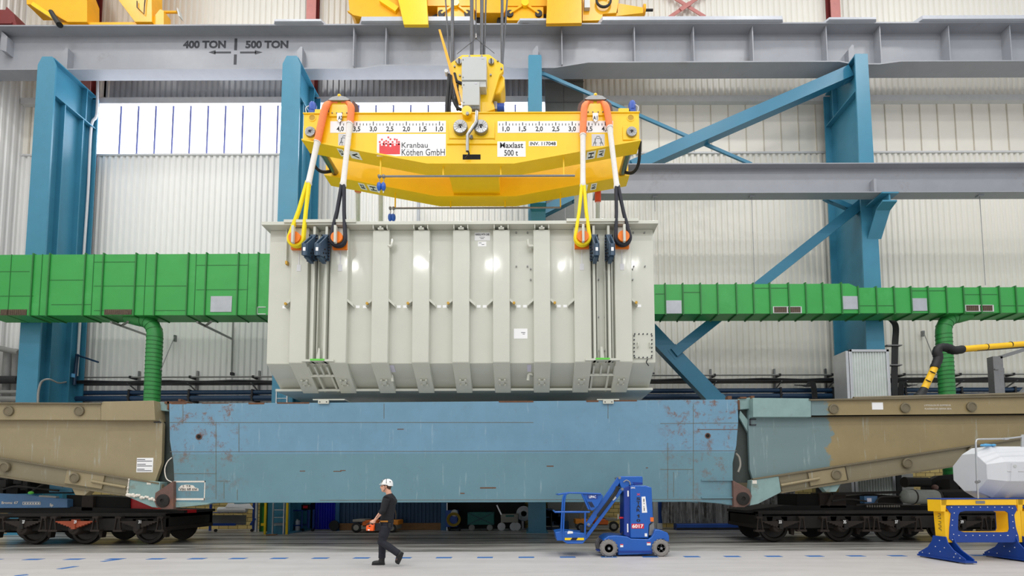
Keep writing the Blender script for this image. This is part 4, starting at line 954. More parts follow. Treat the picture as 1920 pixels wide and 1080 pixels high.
MB().tube(smooth_path([at(877, 282, 13.64), at(879, 289, 13.68), at(872, 297, 13.8)]), 0.025, 8).build('cable', 'black_rubber', hb)
MB().pp(14.3, 0.06, [(822, 55), (826, 55), (845, 118), (865, 195), (860, 195), (840, 120)]).build('guide_arm', 'crane_yellow', hb)
for i, pts in enumerate(([(842, 140), (840, 165), (838, 190), (837, 212)], [(845, 142), (846, 165), (843, 190), (843, 212)], [(842, 155), (848, 180), (856, 200), (865, 206)], [(852, 138), (856, 152), (866, 157)], [(858, 160), (856, 185), (858, 206)])):
    MB().tube(smooth_path([at(a, c, 14.25 + 0.03 * i) for a, c in pts]), 0.05, 8).build('hose', 'black_rubber', hb)
p = at(837, 135, 14.2); MB().cyl((p.x, 14.15, p.z), (p.x, 14.3, p.z), 0.06, 12).build('limit_switch', 'label_grey', hb)
p = at(925, 200, 14.7); MB().cyl((p.x - 0.2, 14.8, p.z), (p.x + 0.35, 14.8, p.z), 0.16, 16).build('hook_motor', 'motor_blue', hb)
MB().pbox(14.6, 0.15, 926, 190, 932, 204).build('motor_box', 'dull_steel', hb)
h = MB(); p = at(888, 206, 14.0)
for i in range(8): h.tube(smooth_path([at(882 + i * 2, 200, 14.02), at(880 + i * 2.4, 206, 13.95), at(884 + i * 1.6, 212, 14.0)], 4), 0.012, 5)
h.build('wiring', 'ink_black', hb)
ROPE_G = 'wire ropes above the hook block'
for a, c, r, lab in (((848.5, -15), (848, 125), 0.055, 'thick'), ((884.5, -15), (884.5, 112), 0.06, 'thick'), ((903.5, -15), (903.5, 112), 0.06, 'thick'), ((941.5, -15), (941.5, 125), 0.05, 'thick'), ((834.5, -15), (843, 118), 0.025, 'thin'), ((911.5, -15), (908, 110), 0.03, 'thin'), ((952, -15), (942, 122), 0.03, 'thin'), ((892.5, -15), (892.5, 72), 0.018, 'hair')):
    A, B_ = at(*a, 14.85), at(*c, 14.85)
    o = MB().tube([A + (A - B_) * 0.6, B_], r, 10).build('hoist_rope', 'rope_steel')
    lb_ = {'thick': 'thick steel hoist rope running up from the sheaves of the yellow hook block', 'thin': 'thin steel rope running up beside the thick hoist ropes', 'hair': 'very thin steel wire in the middle, forking into two above the hook block'}[lab]
    tag(o, lb_, 'rope', ROPE_G)
    if lab == 'hair':
        for px, py in ((857, 101), (927, 100)): MB().tube([B_, at(px, py, 14.6)], 0.01, 5).build('wire_leg', 'rope_steel', o)
        MB().tube([B_ + Vector((0, 0, 0.15)), B_], 0.03, 8).build('splice', 'dull_steel', o)

# ------------------------------------------------------------------ crane carriages on the runway
Y = 19.25
cr = thing('overhead_crane', 'yellow end carriage of the overhead crane with wheel trucks above the hook block', 'crane', at(930, 45, Y))
MB().pp(Y, 0.9, [(636, -170), (775, -170), (800, 38), (746, 38), (690, 34), (664, 30), (655, 18)]).build('left_box', 'crane_yellow', cr, bevel=0.01)
MB().pp(Y - 0.12, 0.1, [(651, 20), (712, 21), (738, 34), (738, 38), (690, 34), (662, 28)]).build('lower_plate', 'crane_yellow', cr)
MB().bar(at(715, 0, Y - .05), at(745, 20, Y - .05), 0.25, 0.15).build('rib', 'beam_yellow', cr)
MB().pp(Y - 0.3, 0.14, [(708, -170), (790, -170), (803, 46), (757, 46)]).build('leg', 'beam_yellow', cr, bevel=0.01)
MB().pp(Y - 0.3, 0.14, [(1033, -170), (1089, -170), (1091, 43), (1024, 44)]).build('leg', 'crane_yellow', cr, bevel=0.01)
MB().pp(Y + 0.1, 0.7, [(800, -170), (1030, -170), (1030, 11), (952, 11), (945, 24), (893, 24), (886, 11), (800, 11)]).build('carriage_beam', 'crane_yellow', cr, bevel=0.01)
for x0, x1, wx in ((820, 889, (828, 877)), (950, 1019, (956, 1010))):
    tr = MB().pp(Y, 0.8, [(x0, 13), (x1, 13), (x1, 38), (x0, 38)]).build('wheel_truck', 'crane_yellow', cr, bevel=0.01)
    xm = (x0 + x1) / 2
    p = at(xm, 9, Y); MB().cyl((p.x, Y - 0.12, p.z), (p.x, Y + 0.2, p.z), 0.16, 18).build('pivot', 'beam_yellow', tr)
    for w in wx: q = at(w, 27, Y); MB().bar((p.x, Y - .04, p.z), (q.x, Y - .04, q.z), 0.08, 0.06).build('rib', 'crane_yellow', tr)
    MB().pbox(Y - 0.05, 0.2, xm - 6, 37, xm + 6, 44).build('rail_clamp', 'crane_yellow', tr)
    for w in wx:
        q = at(w, 27, Y); MB().cyl((q.x, Y - 0.06, q.z), (q.x, Y + 0.05, q.z), 0.15, 20).build('axle_cap', 'ink_black', tr)
        s = -1 if w == wx[0] else 1; MB().cyl((q.x + s * 0.22, Y + 0.3, q.z - 0.02), (q.x + s * 0.22, Y + 0.6, q.z - 0.02), 0.36, 24).build('wheel', 'bogie_black', tr)
MB().pp(Y, 0.9, [(1092, -170), (1152, -170), (1160, 2), (1156, 24), (1130, 26), (1130, 38), (1092, 39)]).build('right_box', 'crane_yellow', cr, bevel=0.01)
MB().pbox(Y - 0.15, 0.3, 1096, -6, 1106, 14).build('junction_box', 'cabinet_grey', cr)
MB().tube(arc((at(1131, 6, Y).x, Y - 0.12, at(1131, 6, Y).z), 0.3, 0.3 * math.pi, 2.2 * math.pi, 18), 0.05, 8).build('cable_loop', 'black_rubber', cr)
MB().pp(Y + 0.1, 0.5, [(1158, 6), (1206, 14), (1206, 24), (1138, 32), (1138, 26), (1158, 24)]).build('buffer_arm', 'crane_yellow', cr)
p = at(1207, 19, Y + .3); MB().cyl((p.x - 0.04, Y + .3, p.z), (p.x + 0.06, Y + .3, p.z), 0.2, 18).build('buffer_flange', 'crane_yellow', cr)
MB().cyl((p.x, Y + .3, p.z), (p.x + 0.4, Y + .3, p.z), 0.05, 10).build('buffer_rod', 'ink_black', cr)
cr2 = thing('second_crane', 'yellow crane leg frame standing on the grey runway girder in the top left corner', 'crane', at(200, 47, Y))
MB().pbox(Y, 0.7, 112, 41, 288, 48).build('foot_beam', 'crane_yellow', cr2, bevel=0.01)
MB().pp(Y - 0.05, 0.7, [(42, -170), (108, -170), (108, 8), (50, 8)]).build('upper_box', 'crane_yellow', cr2)
MB().pp(Y - 0.1, 0.6, [(10, -170), (100, -170), (163, -10), (163, 41), (126, 41), (68, 8)]).build('leg', 'crane_yellow', cr2, bevel=0.01)
MB().pp(Y - 0.1, 0.6, [(150, -170), (283, -170), (285, 41), (253, 41), (222, 0)]).build('leg', 'crane_yellow', cr2, bevel=0.01)
MB().tube([at(257, 2, Y - .15), at(257, 14, Y - .15), at(270, 26, Y - .15), at(271, 8, Y - .15), at(273, -10, Y - .15)], 0.02, 6).build('handrail', 'ink_black', cr2)
MB().pp(Y, 0.4, [(287, 46), (287, 33), (300, 17), (307, 20), (307, 46)]).build('buffer_bracket', 'crane_yellow', cr2)
MB().cyl(at(305, 23, Y + .2), at(332, 23, Y + .2), 0.05, 10).build('buffer_rod', 'crane_yellow', cr2)
MB().pp(Y + .1, 0.2, [(331, 13), (334, 17), (338, 32), (334, 29)]).build('buffer_plate', 'cabinet_grey', cr2)
MB().tube([at(96, 22, Y - .2), at(103, 34, Y - .2), at(112, 47, Y - .2)], [0.09, 0.1, 0.12], 12).build('damper', 'black_rubber', cr2)
MB().bar(at(62, 8, Y - .12), at(108, 38, Y - .12), 0.16, 0.1).build('strut', 'beam_yellow', cr2)
t = thing('end_stop', 'red brown steel end stop on the runway girder in the top left corner', 'end stop', at(12, 47, 19.4))
MB().pp(19.4, 0.5, [(-20, 18), (10, 18), (12, 12), (25, 25), (31, 48), (-20, 48)]).build('block', 'oxide_red', t, bevel=0.01)
MB().pbox(19.35, 0.6, -5, 41, 22, 44).build('flange', 'oxide_red', t)
# ================================================================== BLUE LOAD GIRDER AND TAN END ARMS
def worn(name, base, low=None, zsplit=0.0, rust_x=None, patch=None):
    m = bpy.data.materials.new(name); N, L, B = nodes(m)
    n1 = noise(N, L, 0.8, 6, 0.7); out = mix(N, L, ramp(N, L, n1, 0.35, 0.7), lin(base), tuple(min(1, v * 1.16) for v in lin(base)))
    if low:
        z = math2(N, L, 'ADD', axis(N, L, 2), math2(N, L, 'MULTIPLY', noise(N, L, 3.0, 3), 0.04))
        out = mix(N, L, ramp(N, L, z, zsplit + 0.03, zsplit - 0.03), out, mix(N, L, ramp(N, L, n1, 0.35, 0.7), lin(low), tuple(min(1, v * 1.14) for v in lin(low))))
    if patch:
        x = math2(N, L, 'ADD', axis(N, L, 0), math2(N, L, 'MULTIPLY', noise(N, L, 0.9, 5, 0.6), patch[2]))
        out = mix(N, L, ramp(N, L, x, patch[1], patch[1] + 0.06), lin(patch[0]), out)
    g = ramp(N, L, noise(N, L, 4.5, 10, 0.75), 0.56, 0.8)
    out = mix(N, L, math2(N, L, 'MULTIPLY', g, 0.35), out, lin((108, 98, 70)))
    s = ramp(N, L, noise(N, L, 4.0, 5, 0.65, (2.2, 1, 0.2)), 0.61, 0.72)
    out = mix(N, L, math2(N, L, 'MULTIPLY', s, 0.38), out, lin((186, 198, 200)))
    if rust_x:
        ax_ = N.new('ShaderNodeMath'); ax_.operation = 'ABSOLUTE'; L.new(math2(N, L, 'SUBTRACT', axis(N, L, 0), rust_x[2]), ax_.inputs[0])
        reg = ramp(N, L, ax_.outputs[0], rust_x[0], rust_x[1])
        up = ramp(N, L, axis(N, L, 2), 0.2, 2.6)
        r_ = ramp(N, L, noise(N, L, 2.6, 12, 0.78), 0.52, 0.61)
        out = mix(N, L, math2(N, L, 'MULTIPLY', math2(N, L, 'MULTIPLY', r_, reg), math2(N, L, 'ADD', math2(N, L, 'MULTIPLY', up, 0.6), 0.3)), out, lin((118, 74, 38)))
        sp = ramp(N, L, noise(N, L, 2.2, 12, 0.85), 0.665, 0.70)
        out = mix(N, L, math2(N, L, 'MULTIPLY', sp, 0.75), out, lin((118, 82, 56)))
    L.new(out, B.inputs['Base Color']); B.inputs['Roughness'].default_value = 0.42
    M[name] = m
YG = 14.15
zb_ = at(860, 942, YG).z
gx = at(850, 900, YG).x
worn('girder_paint', (104, 144, 168), (98, 135, 147), at(860, 848, YG).z - zb_, (5.9, 6.6, 0.0))
bgir = thing('load_girder', 'long worn light blue steel load girder of the rail wagon below the tank', 'wagon girder', (gx, YG, zb_))
out = [(317, 757), (1383, 749), (1384.5, 790), (1381, 835), (1374, 868), (1374, 948), (1350, 944), (1310, 941), (900, 942), (400, 943), (385, 945), (340, 950), (326, 950), (326.5, 905), (325, 870), (318, 825)]
MB().pp(YG, 0.4, out).build('plate', 'girder_paint', bgir, bevel=0.012)
A, B_ = at(318, 756, YG), at(1383, 749, YG)
MB().prism(xz(out, YG), 17.05, 17.35).build('rear_plate', 'girder_paint', bgir)
b = MB(); random.seed(3); x = A.x + 0.05
while x < B_.x - 0.4:
    w = random.uniform(0.25, 1.1)
    if random.random() < 0.55:
        b = MB(); zt_ = A.z + (B_.z - A.z) * (x - A.x) / (B_.x - A.x); b.box(x, x + w, YG - 0.004, YG + 0.02, zt_ - random.uniform(0.02, 0.05), zt_ + 0.004); b.build('rust_edge', 'rust_edge', bgir)
    x += w + random.uniform(0.1, 0.7)
for x0, y0, x1, y1 in ((318, 792, 1000, 792), (1238, 794, 1384, 793), (319, 847, 1381, 845), (327, 888, 406, 888), (405, 793, 405, 936), (448, 794, 448, 848), (343, 757, 343, 792), (405, 902, 432, 902), (1252, 830, 1252, 935), (1300, 757, 1300, 935), (1238, 880, 1300, 880), (420, 905, 420, 935), (445, 918, 445, 938), (1263, 885, 1263, 932), (600, 938, 1374, 936), (720, 757, 720, 785), (1140, 757, 1140, 785)):
    MB().bar(at(x0, y0, YG - 0.001), at(x1, y1, YG - 0.001), 0.016, 0.01).build('weld_seam', 'seam_brown', bgir)
for px, py, r in ((373, 819, 0.055), (1327, 817, 0.05)):
    p = at(px, py, YG); MB().lathe([(r * 1.7, 0.02), (r * 1.7, -0.01), (r * 1.5, -0.015), (r, 0.0)], (p.x, YG, p.z), (0, 1, 0), 24).build('hole_ring', 'rust_brown', bgir)
    MB().cyl((p.x, YG - 0.018, p.z), (p.x, YG, p.z), r, 20).build('hole', 'dark_void', bgir)
b = MB()
for q in ((1308, 804.5, 1384, 806), (562, 882.5, 572, 884), (625, 883, 640, 884.5), (638, 881.5, 648, 883), (863, 924, 871, 926), (900, 913.5, 930, 916), (1025, 873, 1038, 875), (1211, 876.5, 1215, 878), (745, 804, 757, 805.5)): MB().pbox(YG - 0.004, 0.006, *q).build('rust_streak', 'rust_edge', bgir)
# painted frame with weight note, and lower fixing frame at the right end
b = MB()
for q in ((325, 901.5, 385, 904.5), (325, 934, 384, 938), (382, 901.5, 385, 938)): b.pbox(YG - 0.006, 0.008, *q)
b.build('painted_frame', 'foam_white', bgir)
p = [(334, 920), (335, 915), (340, 910), (350, 908.5), (362, 910), (366, 914.5), (372, 916), (372, 920.5)]
o = MB().pp(YG - 0.008, 0.01, p).build('weight_note', 'foam_white', bgir)
text('Vikt 68 t/st', 336, 914.5, 370, 919.5, YG - 0.012, 'ink_dark', o, bold=0.01); text('L T4', 343, 909.5, 357, 913, YG - 0.012, 'ink_dark', o, bold=0.01)
MB().pbox(YG - 0.05, 0.06, 1316, 899, 1374, 901.5).build('ledge', 'girder_paint', bgir); MB().pbox(YG - 0.05, 0.06, 1316, 932, 1374, 934.5).build('ledge', 'girder_paint', bgir)
b = MB()
for px, py in ((380, 752), (1375, 748)): pass
for q in ((308, 752.5, 352, 757), (334, 748, 339, 753), (1365, 742.5, 1372, 749), (1388, 744, 1400, 747)): MB().pbox(YG + 0.15, 0.2, *q).build('rust_clip', 'rust_edge', bgir)

worn('arm_paint', (146, 133, 102)); worn('arm_paint_dark', (130, 121, 96))
worn('arm_paint_mixed', (144, 128, 90), patch=((112, 134, 136), 1.6, 1.3))
mat('gap_dark', (64, 72, 68), 0.6, var=0.15)
mat('arm_line', (74, 66, 52), 0.7)
mat('bolt_tan', (112, 102, 80), 0.6, var=0.1)
def pinplate(par, poly, c, Y):
    o = MB().pp(Y, 0.3, poly).build('pin_plate', 'rust_brown', par, bevel=0.012)
    p = at(*c, Y); MB().lathe([(0.19, 0.0), (0.19, -0.03), (0.14, -0.045), (0.06, -0.05), (0.05, -0.02)], (p.x, Y, p.z), (0, 1, 0), 26).build('pin', 'bogie_dark', o)
def knob(par, pts, Y):
    for px, py in pts:
        p = at(px, py, Y); MB().lathe([(0.145, 0.0), (0.145, -0.05), (0.11, -0.06), (0.105, -0.045)], (p.x, Y, p.z), (0, 1, 0), 24).build('bolt_head', 'bolt_tan', par)
la = thing('wagon_end_girder', 'weathered tan tapering wagon arm at the left, pinned to the blue girder', 'wagon arm', at(150, 930, YG), 'tapering wagon arms')
MB().pp(YG + 0.14, 0.1, [(-60, 780), (300, 785), (305, 795), (303, 868), (289, 908), (-60, 855)]).build('web', 'arm_paint', la)
MB().pp(YG - 0.02, 0.5, [(-60, 756), (189, 757), (189, 787.5), (-60, 787)]).build('upper_chord', 'arm_paint', la, bevel=0.01)
MB().pp(YG - 0.06, 0.5, [(189, 757), (193, 753), (288, 751), (291, 788), (189, 788)]).build('cover_plate', 'arm_paint', la, bevel=0.01)
MB().pp(YG - 0.1, 0.6, [(-60, 754), (189, 755), (189, 757.5), (-60, 756.5)]).build('chord_edge', 'bolt_tan', la)
MB().pp(YG, 0.12, [(-60, 846), (0, 858), (303, 908), (303, 945), (243, 930), (0, 893), (-60, 884)]).build('lower_chord', 'arm_paint_dark', la, bevel=0.01)
MB().pp(YG - 0.1, 0.5, [(-60, 883), (0, 892), (243, 929), (243, 931.5), (0, 895), (-60, 886)]).build('chord_edge', 'bolt_tan', la)
MB().pp(YG - 0.08, 0.1, [(-60, 846), (0, 857), (297, 905), (297, 908), (0, 860), (-60, 849)]).build('chord_edge', 'bolt_tan', la)
MB().pp(YG - 0.04, 0.06, [(126, 880), (196, 891), (190, 917), (120, 906)]).build('doubler', 'arm_paint', la, bevel=0.006)
MB().prism(xz([(-60, 756), (300, 752), (303, 945), (243, 930), (0, 893), (-60, 884)], YG), 17.1, 17.3).build('rear_web', 'arm_paint_dark', la)
knob(la, ((18, 771), (150, 771)), YG - 0.02); knob(la, ((10.5, 876), (141.5, 896)), YG - 0.04)
MB().cyl(at(172, 902.5, YG - 0.06), at(237, 914, YG - 0.06), 0.04, 10).build('rod', 'arm_paint', la)
MB().pp(YG - 0.03, 0.2, [(133, 912), (170, 919), (158, 929), (141, 928)]).build('hanger_plate', 'arm_paint', la, bevel=0.008)
MB().pbox(YG + 0.1, 0.05, 288, 790.5, 301, 792.5).build('bracket', 'ink_dark', la)
o = MB().pp(YG - 0.06, 0.3, [(242, 898), (300, 904), (297, 952), (285, 951), (238, 931)]).build('end_block', 'blue_green', la, bevel=0.01)
b = MB(); random.seed(5)
for i in range(14): b.ball(tuple(at(241 - random.random() * 2 + i * 4.2, 927 + i * 0.75 + random.uniform(-2, 2), YG - 0.08)), random.uniform(0.035, 0.06), n=8, m=6)
for i in range(9): b.ball(tuple(at(242 - i * 0.4, 899 + i * 3.2, YG - 0.08)), random.uniform(0.02, 0.035), n=8, m=6)
b.build('foam_seal', 'foam_white', o)
MB().pp(YG + 0.2, 0.3, [(291, 753), (317, 755), (317, 771), (291, 769)]).build('joint_block', 'blue_green', la, bevel=0.01)
b = MB(); MB().pbox(YG + 0.15, 0.3, 287, 752, 291.5, 771).build('rust_edge', 'rust_edge', la); MB().pbox(YG + 0.15, 0.3, 313, 752, 317, 768).build('rust_edge', 'rust_edge', la)
MB().pp(YG + 0.35, 0.1, [(288, 768), (322, 768), (330, 910), (290, 925)]).build('gap_plate', 'gap_dark', la)
pinplate(la, [(324.5, 902), (291, 924), (289, 940), (293, 950), (304, 955), (325, 955)], (306, 939), YG - 0.12)
MB().pp(YG - 0.02, 0.2, [(322, 941), (396, 943), (388, 946), (340, 951), (322, 952)]).build('toe', 'blue_green', la, bevel=0.01)
s_ = sign(255.5, 858.5, 287.5, 885.5, YG + 0.14, 'label_white', la)
b = MB()
for i, y in enumerate((861, 864, 870, 873, 879, 882)): b.pbox(YG + 0.13, 0.003, 257, y, 257 + (15, 28, 16, 28, 14, 27)[i], y + 1.2)
b.build('printed_line', 'ink_dark', s_)
MB().pbox(YG - 0.07, 0.008, 275, 903.5, 283, 908.5).build('sticker', 'foam_white', la)
MB().tube(smooth_path([at(322, 858, YG), at(314, 866, YG), at(309, 880, YG), at(312, 897, YG), at(322, 904, YG)]), 0.014, 6).build('loose_cable', 'foam_white', la)

ra = thing('wagon_end_girder', 'weathered tan and pale blue tapering wagon arm at the right, pinned to the blue girder', 'wagon arm', at(1500, 930, YG), 'tapering wagon arms')
MB().pp(YG + 0.14, 0.1, [(1404, 778), (1980, 776), (1980, 815), (1830, 834), (1640, 865), (1412, 900), (1406, 880), (1403, 800)]).build('web', 'arm_paint_mixed', ra)
MB().pp(YG - 0.06, 0.5, [(1412, 746), (1516, 747), (1521, 750), (1521, 782), (1412, 782)]).build('cover_plate', 'blue_green', ra, bevel=0.01)
MB().pp(YG - 0.02, 0.5, [(1521, 750), (1980, 742), (1980, 778), (1521, 782)]).build('upper_chord', 'arm_paint_mixed', ra, bevel=0.01)
MB().pp(YG - 0.1, 0.6, [(1517, 748.5), (1980, 740), (1980, 743), (1521, 751)]).build('chord_edge', 'bolt_tan', ra)
MB().cyl(at(1600, 747, YG), at(1990, 737, YG), 0.05, 12).build('edge_pipe', 'bolt_tan', ra)
MB().pp(YG - 0.02, 0.1, [(1521, 779), (1980, 775), (1980, 778), (1521, 782)]).build('chord_edge', 'arm_line', ra)
MB().pp(YG, 0.12, [(1410, 899), (1640, 863), (1830, 834), (1980, 812), (1980, 848), (1800, 872), (1600, 902), (1465, 923), (1420, 945), (1405, 948)]).build('lower_chord', 'arm_paint_dark', ra, bevel=0.01)
MB().pp(YG - 0.1, 0.5, [(1465, 922), (1600, 901), (1800, 871), (1980, 846), (1980, 849), (1800, 874), (1600, 904), (1465, 925)]).build('chord_edge', 'bolt_tan', ra)
MB().pp(YG - 0.08, 0.1, [(1412, 897), (1640, 862), (1830, 833), (1980, 811), (1980, 814), (1830, 836), (1640, 865), (1412, 900)]).build('chord_edge', 'bolt_tan', ra)
MB().pp(YG - 0.06, 0.3, [(1410, 900), (1460, 893), (1465, 923), (1421, 945), (1406, 948)]).build('end_block', 'blue_green', ra, bevel=0.01)
MB().pp(YG - 0.03, 0.05, [(1513, 887), (1585, 875), (1590, 900), (1518, 912)]).build('doubler', 'arm_paint', ra, bevel=0.006)
for p_, q_ in (((1459, 893), (1466, 922)), ((1514, 886), (1519, 912)), ((1585, 875), (1590, 900))): MB().bar(at(*p_, YG - .04), at(*q_, YG - .04), 0.02, 0.02).build('seam', 'arm_line', ra)
MB().prism(xz([(1410, 750), (1980, 745), (1980, 846), (1800, 872), (1600, 902), (1420, 940)], YG), 17.1, 17.3).build('rear_web', 'arm_paint_dark', ra)
knob(ra, ((1562, 767), (1696, 765), (1820, 763)), YG - 0.02); knob(ra, ((1567, 890), (1700, 868.5), (1823, 846)), YG - 0.03)
MB().cyl(at(1464, 910, YG - 0.07), at(1536, 897, YG - 0.07), 0.04, 10).build('rod', 'arm_paint', ra)
MB().pp(YG - 0.03, 0.2, [(1540, 912), (1577, 907), (1568, 922), (1550, 923)]).build('hanger_plate', 'blue_green', ra, bevel=0.008)
MB().pp(YG + 0.2, 0.3, [(1384, 748), (1410, 745), (1411, 766), (1385, 768)]).build('joint_block', 'blue_green', ra, bevel=0.01)
b = MB(); MB().pbox(YG + 0.15, 0.3, 1409, 742, 1414.5, 767).build('rust_edge', 'rust_edge', ra); MB().pbox(YG + 0.15, 0.3, 1384, 750, 1387, 768).build('rust_edge', 'rust_edge', ra)
MB().pp(YG + 0.35, 0.1, [(1378, 766), (1420, 766), (1418, 905), (1372, 905)]).build('gap_plate', 'gap_dark', ra)
MB().pp(YG + 0.2, 0.08, [(1386, 782), (1403, 812), (1404, 790), (1388, 770)]).build('gusset', 'blue_green', ra)
b = MB(); b.pbox(YG + 0.1, 0.05, 1406, 785, 1408, 797); b.pbox(YG + 0.1, 0.05, 1406, 785, 1418, 787); b.pbox(YG + 0.1, 0.05, 1406, 795.5, 1418, 797.5); b.build('bracket', 'ink_dark', ra)
pinplate(ra, [(1375, 901), (1405, 917), (1410, 930), (1406, 945), (1396, 951), (1376, 951)], (1393, 935), YG - 0.12)
sign(1635.5, 754.5, 1655.5, 768, YG - 0.02, 'label_white', ra); sign(1411, 900.5, 1419, 907, YG - 0.06, 'foam_white', ra)
text('LYFTÖGLOR PÅ GUMMIDUK', 1733, 757.5, 1783, 761.5, YG - 0.028, 'foam_white', ra, bold=0.01); text('PLACERAS PÅ DENNA SIDA', 1734, 764, 1784, 768, YG - 0.028, 'foam_white', ra, bold=0.01)
MB().pp(YG + 0.05, 0.1, [(1858, 745), (1866, 738), (1874, 738), (1884, 744)]).build('lug', 'blue_green', ra); MB().cyl(at(1740, 748, YG), at(1739, 741, YG), 0.03, 10).build('peg', 'dull_steel', ra)
MB().tube(smooth_path([at(1380, 850, YG + .1), at(1386, 858, YG + .1), at(1388, 872, YG + .1), at(1384, 885, YG + .1)]), 0.03, 8).build('loose_cable', 'truck_grey', ra)

# ================================================================== RAIL BOGIES
def bogie(label, wheels, springs, nums, orange, end_px, dirn, x_far):
    t = thing('rail_bogie', label, 'bogie', at(springs[1], 1018, 15.1) * 1.0, 'dark rail bogies'); t.location.z = 0; LOC[t.name] = Vector(t.location)
    ze = at(end_px, 960, 14.9).z; xe = at(end_px, 975, 14.9).x; xf = at(x_far, 975, 14.9).x
    lo, hi = min(xe, xf), max(xe, xf)
    zt_, zm, zl = at(500, 961, 14.9).z, at(500, 972, 14.9).z, at(500, 990, 14.9).z
    fr = MB()
    fr.box(lo, hi, 14.86, 14.98, zl - 0.06, zm + 0.02); fr.box(lo, hi, 14.82, 15.02, zt_ - 0.1, zt_); fr.build('side_frame', 'bogie_dark', t, bevel=0.01)
    MB().box(lo, hi, 16.9, 17.02, zl, zt_).build('side_frame', 'bogie_black', t)
    MB().box(lo, hi, 15.02, 16.9, zt_ - 0.14, zt_ - 0.04).build('deck', 'bogie_black', t)
    xa1, xa2 = sorted((xe, xe - dirn * 0.14))
    MB().box(xa1, xa2, 14.84, 17.06, 0.44, zt_ - 0.02).build('end_beam', 'bogie_dark', t, bevel=0.015)
    MB().box(*sorted((xe + dirn * 0.012, xe)), 14.84, 17.06, 0.44, 0.56).build('end_lip', 'bogie_brown', t)
    for px in wheels:
        x = at(px, 995, 15.1).x
        for y, nm, s in ((15.12, 'wheel', 1), (16.62, 'wheel', -1)):
            MB().lathe([(0.05, 0.16), (0.40, 0.14), (0.47, 0.14), (0.49, 0.09), (0.455, 0.08), (0.45, 0.0), (0.37, -0.01), (0.34, 0.04), (0.17, 0.06), (0.13, 0.0), (0.05, -0.02)] if s > 0 else [(0.05, -0.1), (0.40, -0.08), (0.47, -0.08), (0.49, -0.03), (0.455, -0.02), (0.45, 0.06), (0.37, 0.07), (0.1, 0.05)], (x, y, 0.49), (0, 1, 0), 40).build(nm, 'wheel_steel', t)
        MB().cyl((x, 15.1, 0.49), (x, 16.65, 0.49), 0.09, 14).build('axle', 'bogie_black', t)
    for k, px in enumerate(springs):
        Y = 14.72; x = at(px, 990, Y).x; zc = at(px, 977, Y).z
        ab = MB(); ab.lathe([(0.17, 0.3), (0.17, 0.05), (0.15, 0.0), (0.08, -0.02), (0.06, -0.05), (0.02, -0.05)], (x - 0.06, Y, 0.5), (0, 1, 0), 20); ab.box(x - 0.17, x + 0.06, Y + 0.1, Y + 0.35, 0.4, 0.72)
        ab.build('axle_box', 'bogie_brown', t, bevel=0.01)
        h = 0.58; b = MB()
        for j in range(6):
            w = h * (1 - j * 0.15); b.box(x - w, x + w, Y - 0.05, Y + 0.07, zc - j * 0.032 - 0.032, zc - j * 0.032)
        sp = b.build('leaf_spring', 'spring_orange' if k == orange else 'bogie_brown', t, 'orange painted leaf spring' if k == orange else None)
        MB().box(x - 0.06, x + 0.06, Y - 0.08, Y + 0.1, zc - 0.24, zc + 0.05).build('spring_buckle', 'spring_orange' if k == orange else 'bogie_dark', sp)
        if nums[k]: text(nums[k], px - 2.6, 975.5, px + 2.6, 981.5, Y - 0.085, 'label_white', sp, bold=0.02)
        for s in (-1, 1):
            b = MB(); xx = x + s * (h + 0.06)
            for dx in (-0.075, 0.075): b.bar((xx + dx * 0.6, Y - 0.03, zc + 0.12), (xx + dx * 1.2, Y - 0.03, zc - 0.26), 0.026, 0.05)
            b.box(xx - 0.09, xx + 0.09, Y - 0.05, Y + 0.1, zc + 0.08, zc + 0.14); b.box(xx - 0.14, xx + 0.14, Y - 0.05, Y + 0.1, zc - 0.32, zc - 0.26); b.build('spring_hanger', 'bogie_brown', t)
        b = MB(); b.prism([(x - 0.2, 0.62), (x - 0.14, zm + 0.0), (x - 0.34, zm), (x - 0.3, 0.62)], 14.86, 14.95); b.prism([(x + 0.2, 0.62), (x + 0.1, zm), (x + 0.3, zm), (x + 0.28, 0.62)], 14.86, 14.95); b.build('horn_guide', 'bogie_dark', t)
    for px in wheels:
        x = at(px, 995, 15.1).x + dirn * 0.0
        b = MB(); b.prism([(x + 0.5, 0.25), (x + 0.58, 0.22), (x + 0.64, 0.62), (x + 0.52, 0.7), (x + 0.47, 0.45)], 15.05, 15.2); b.build('brake_shoe', 'bogie_brown', t)
    MB().box(lo + 0.4, hi - 0.4, 15.5, 16.3, 0.35, zl + .05).build('under_gear', 'bogie_black', t)
    return t
bogie('dark rail bogie under the left wagon arm with one orange leaf spring', (-35, 63, 159, 279), (-52, 44, 141, 262), ('', '27', '29', '31'), 2, 313, 1, -60)
bogie('dark rail bogie under the right wagon arm with springs numbered 33, 35 and 37', (1452, 1575, 1671, 1772, 1880), (1463, 1584, 1681, 1804, 1900), ('33', '35', '37', '39', ''), -1, 1420, -1, 1990)

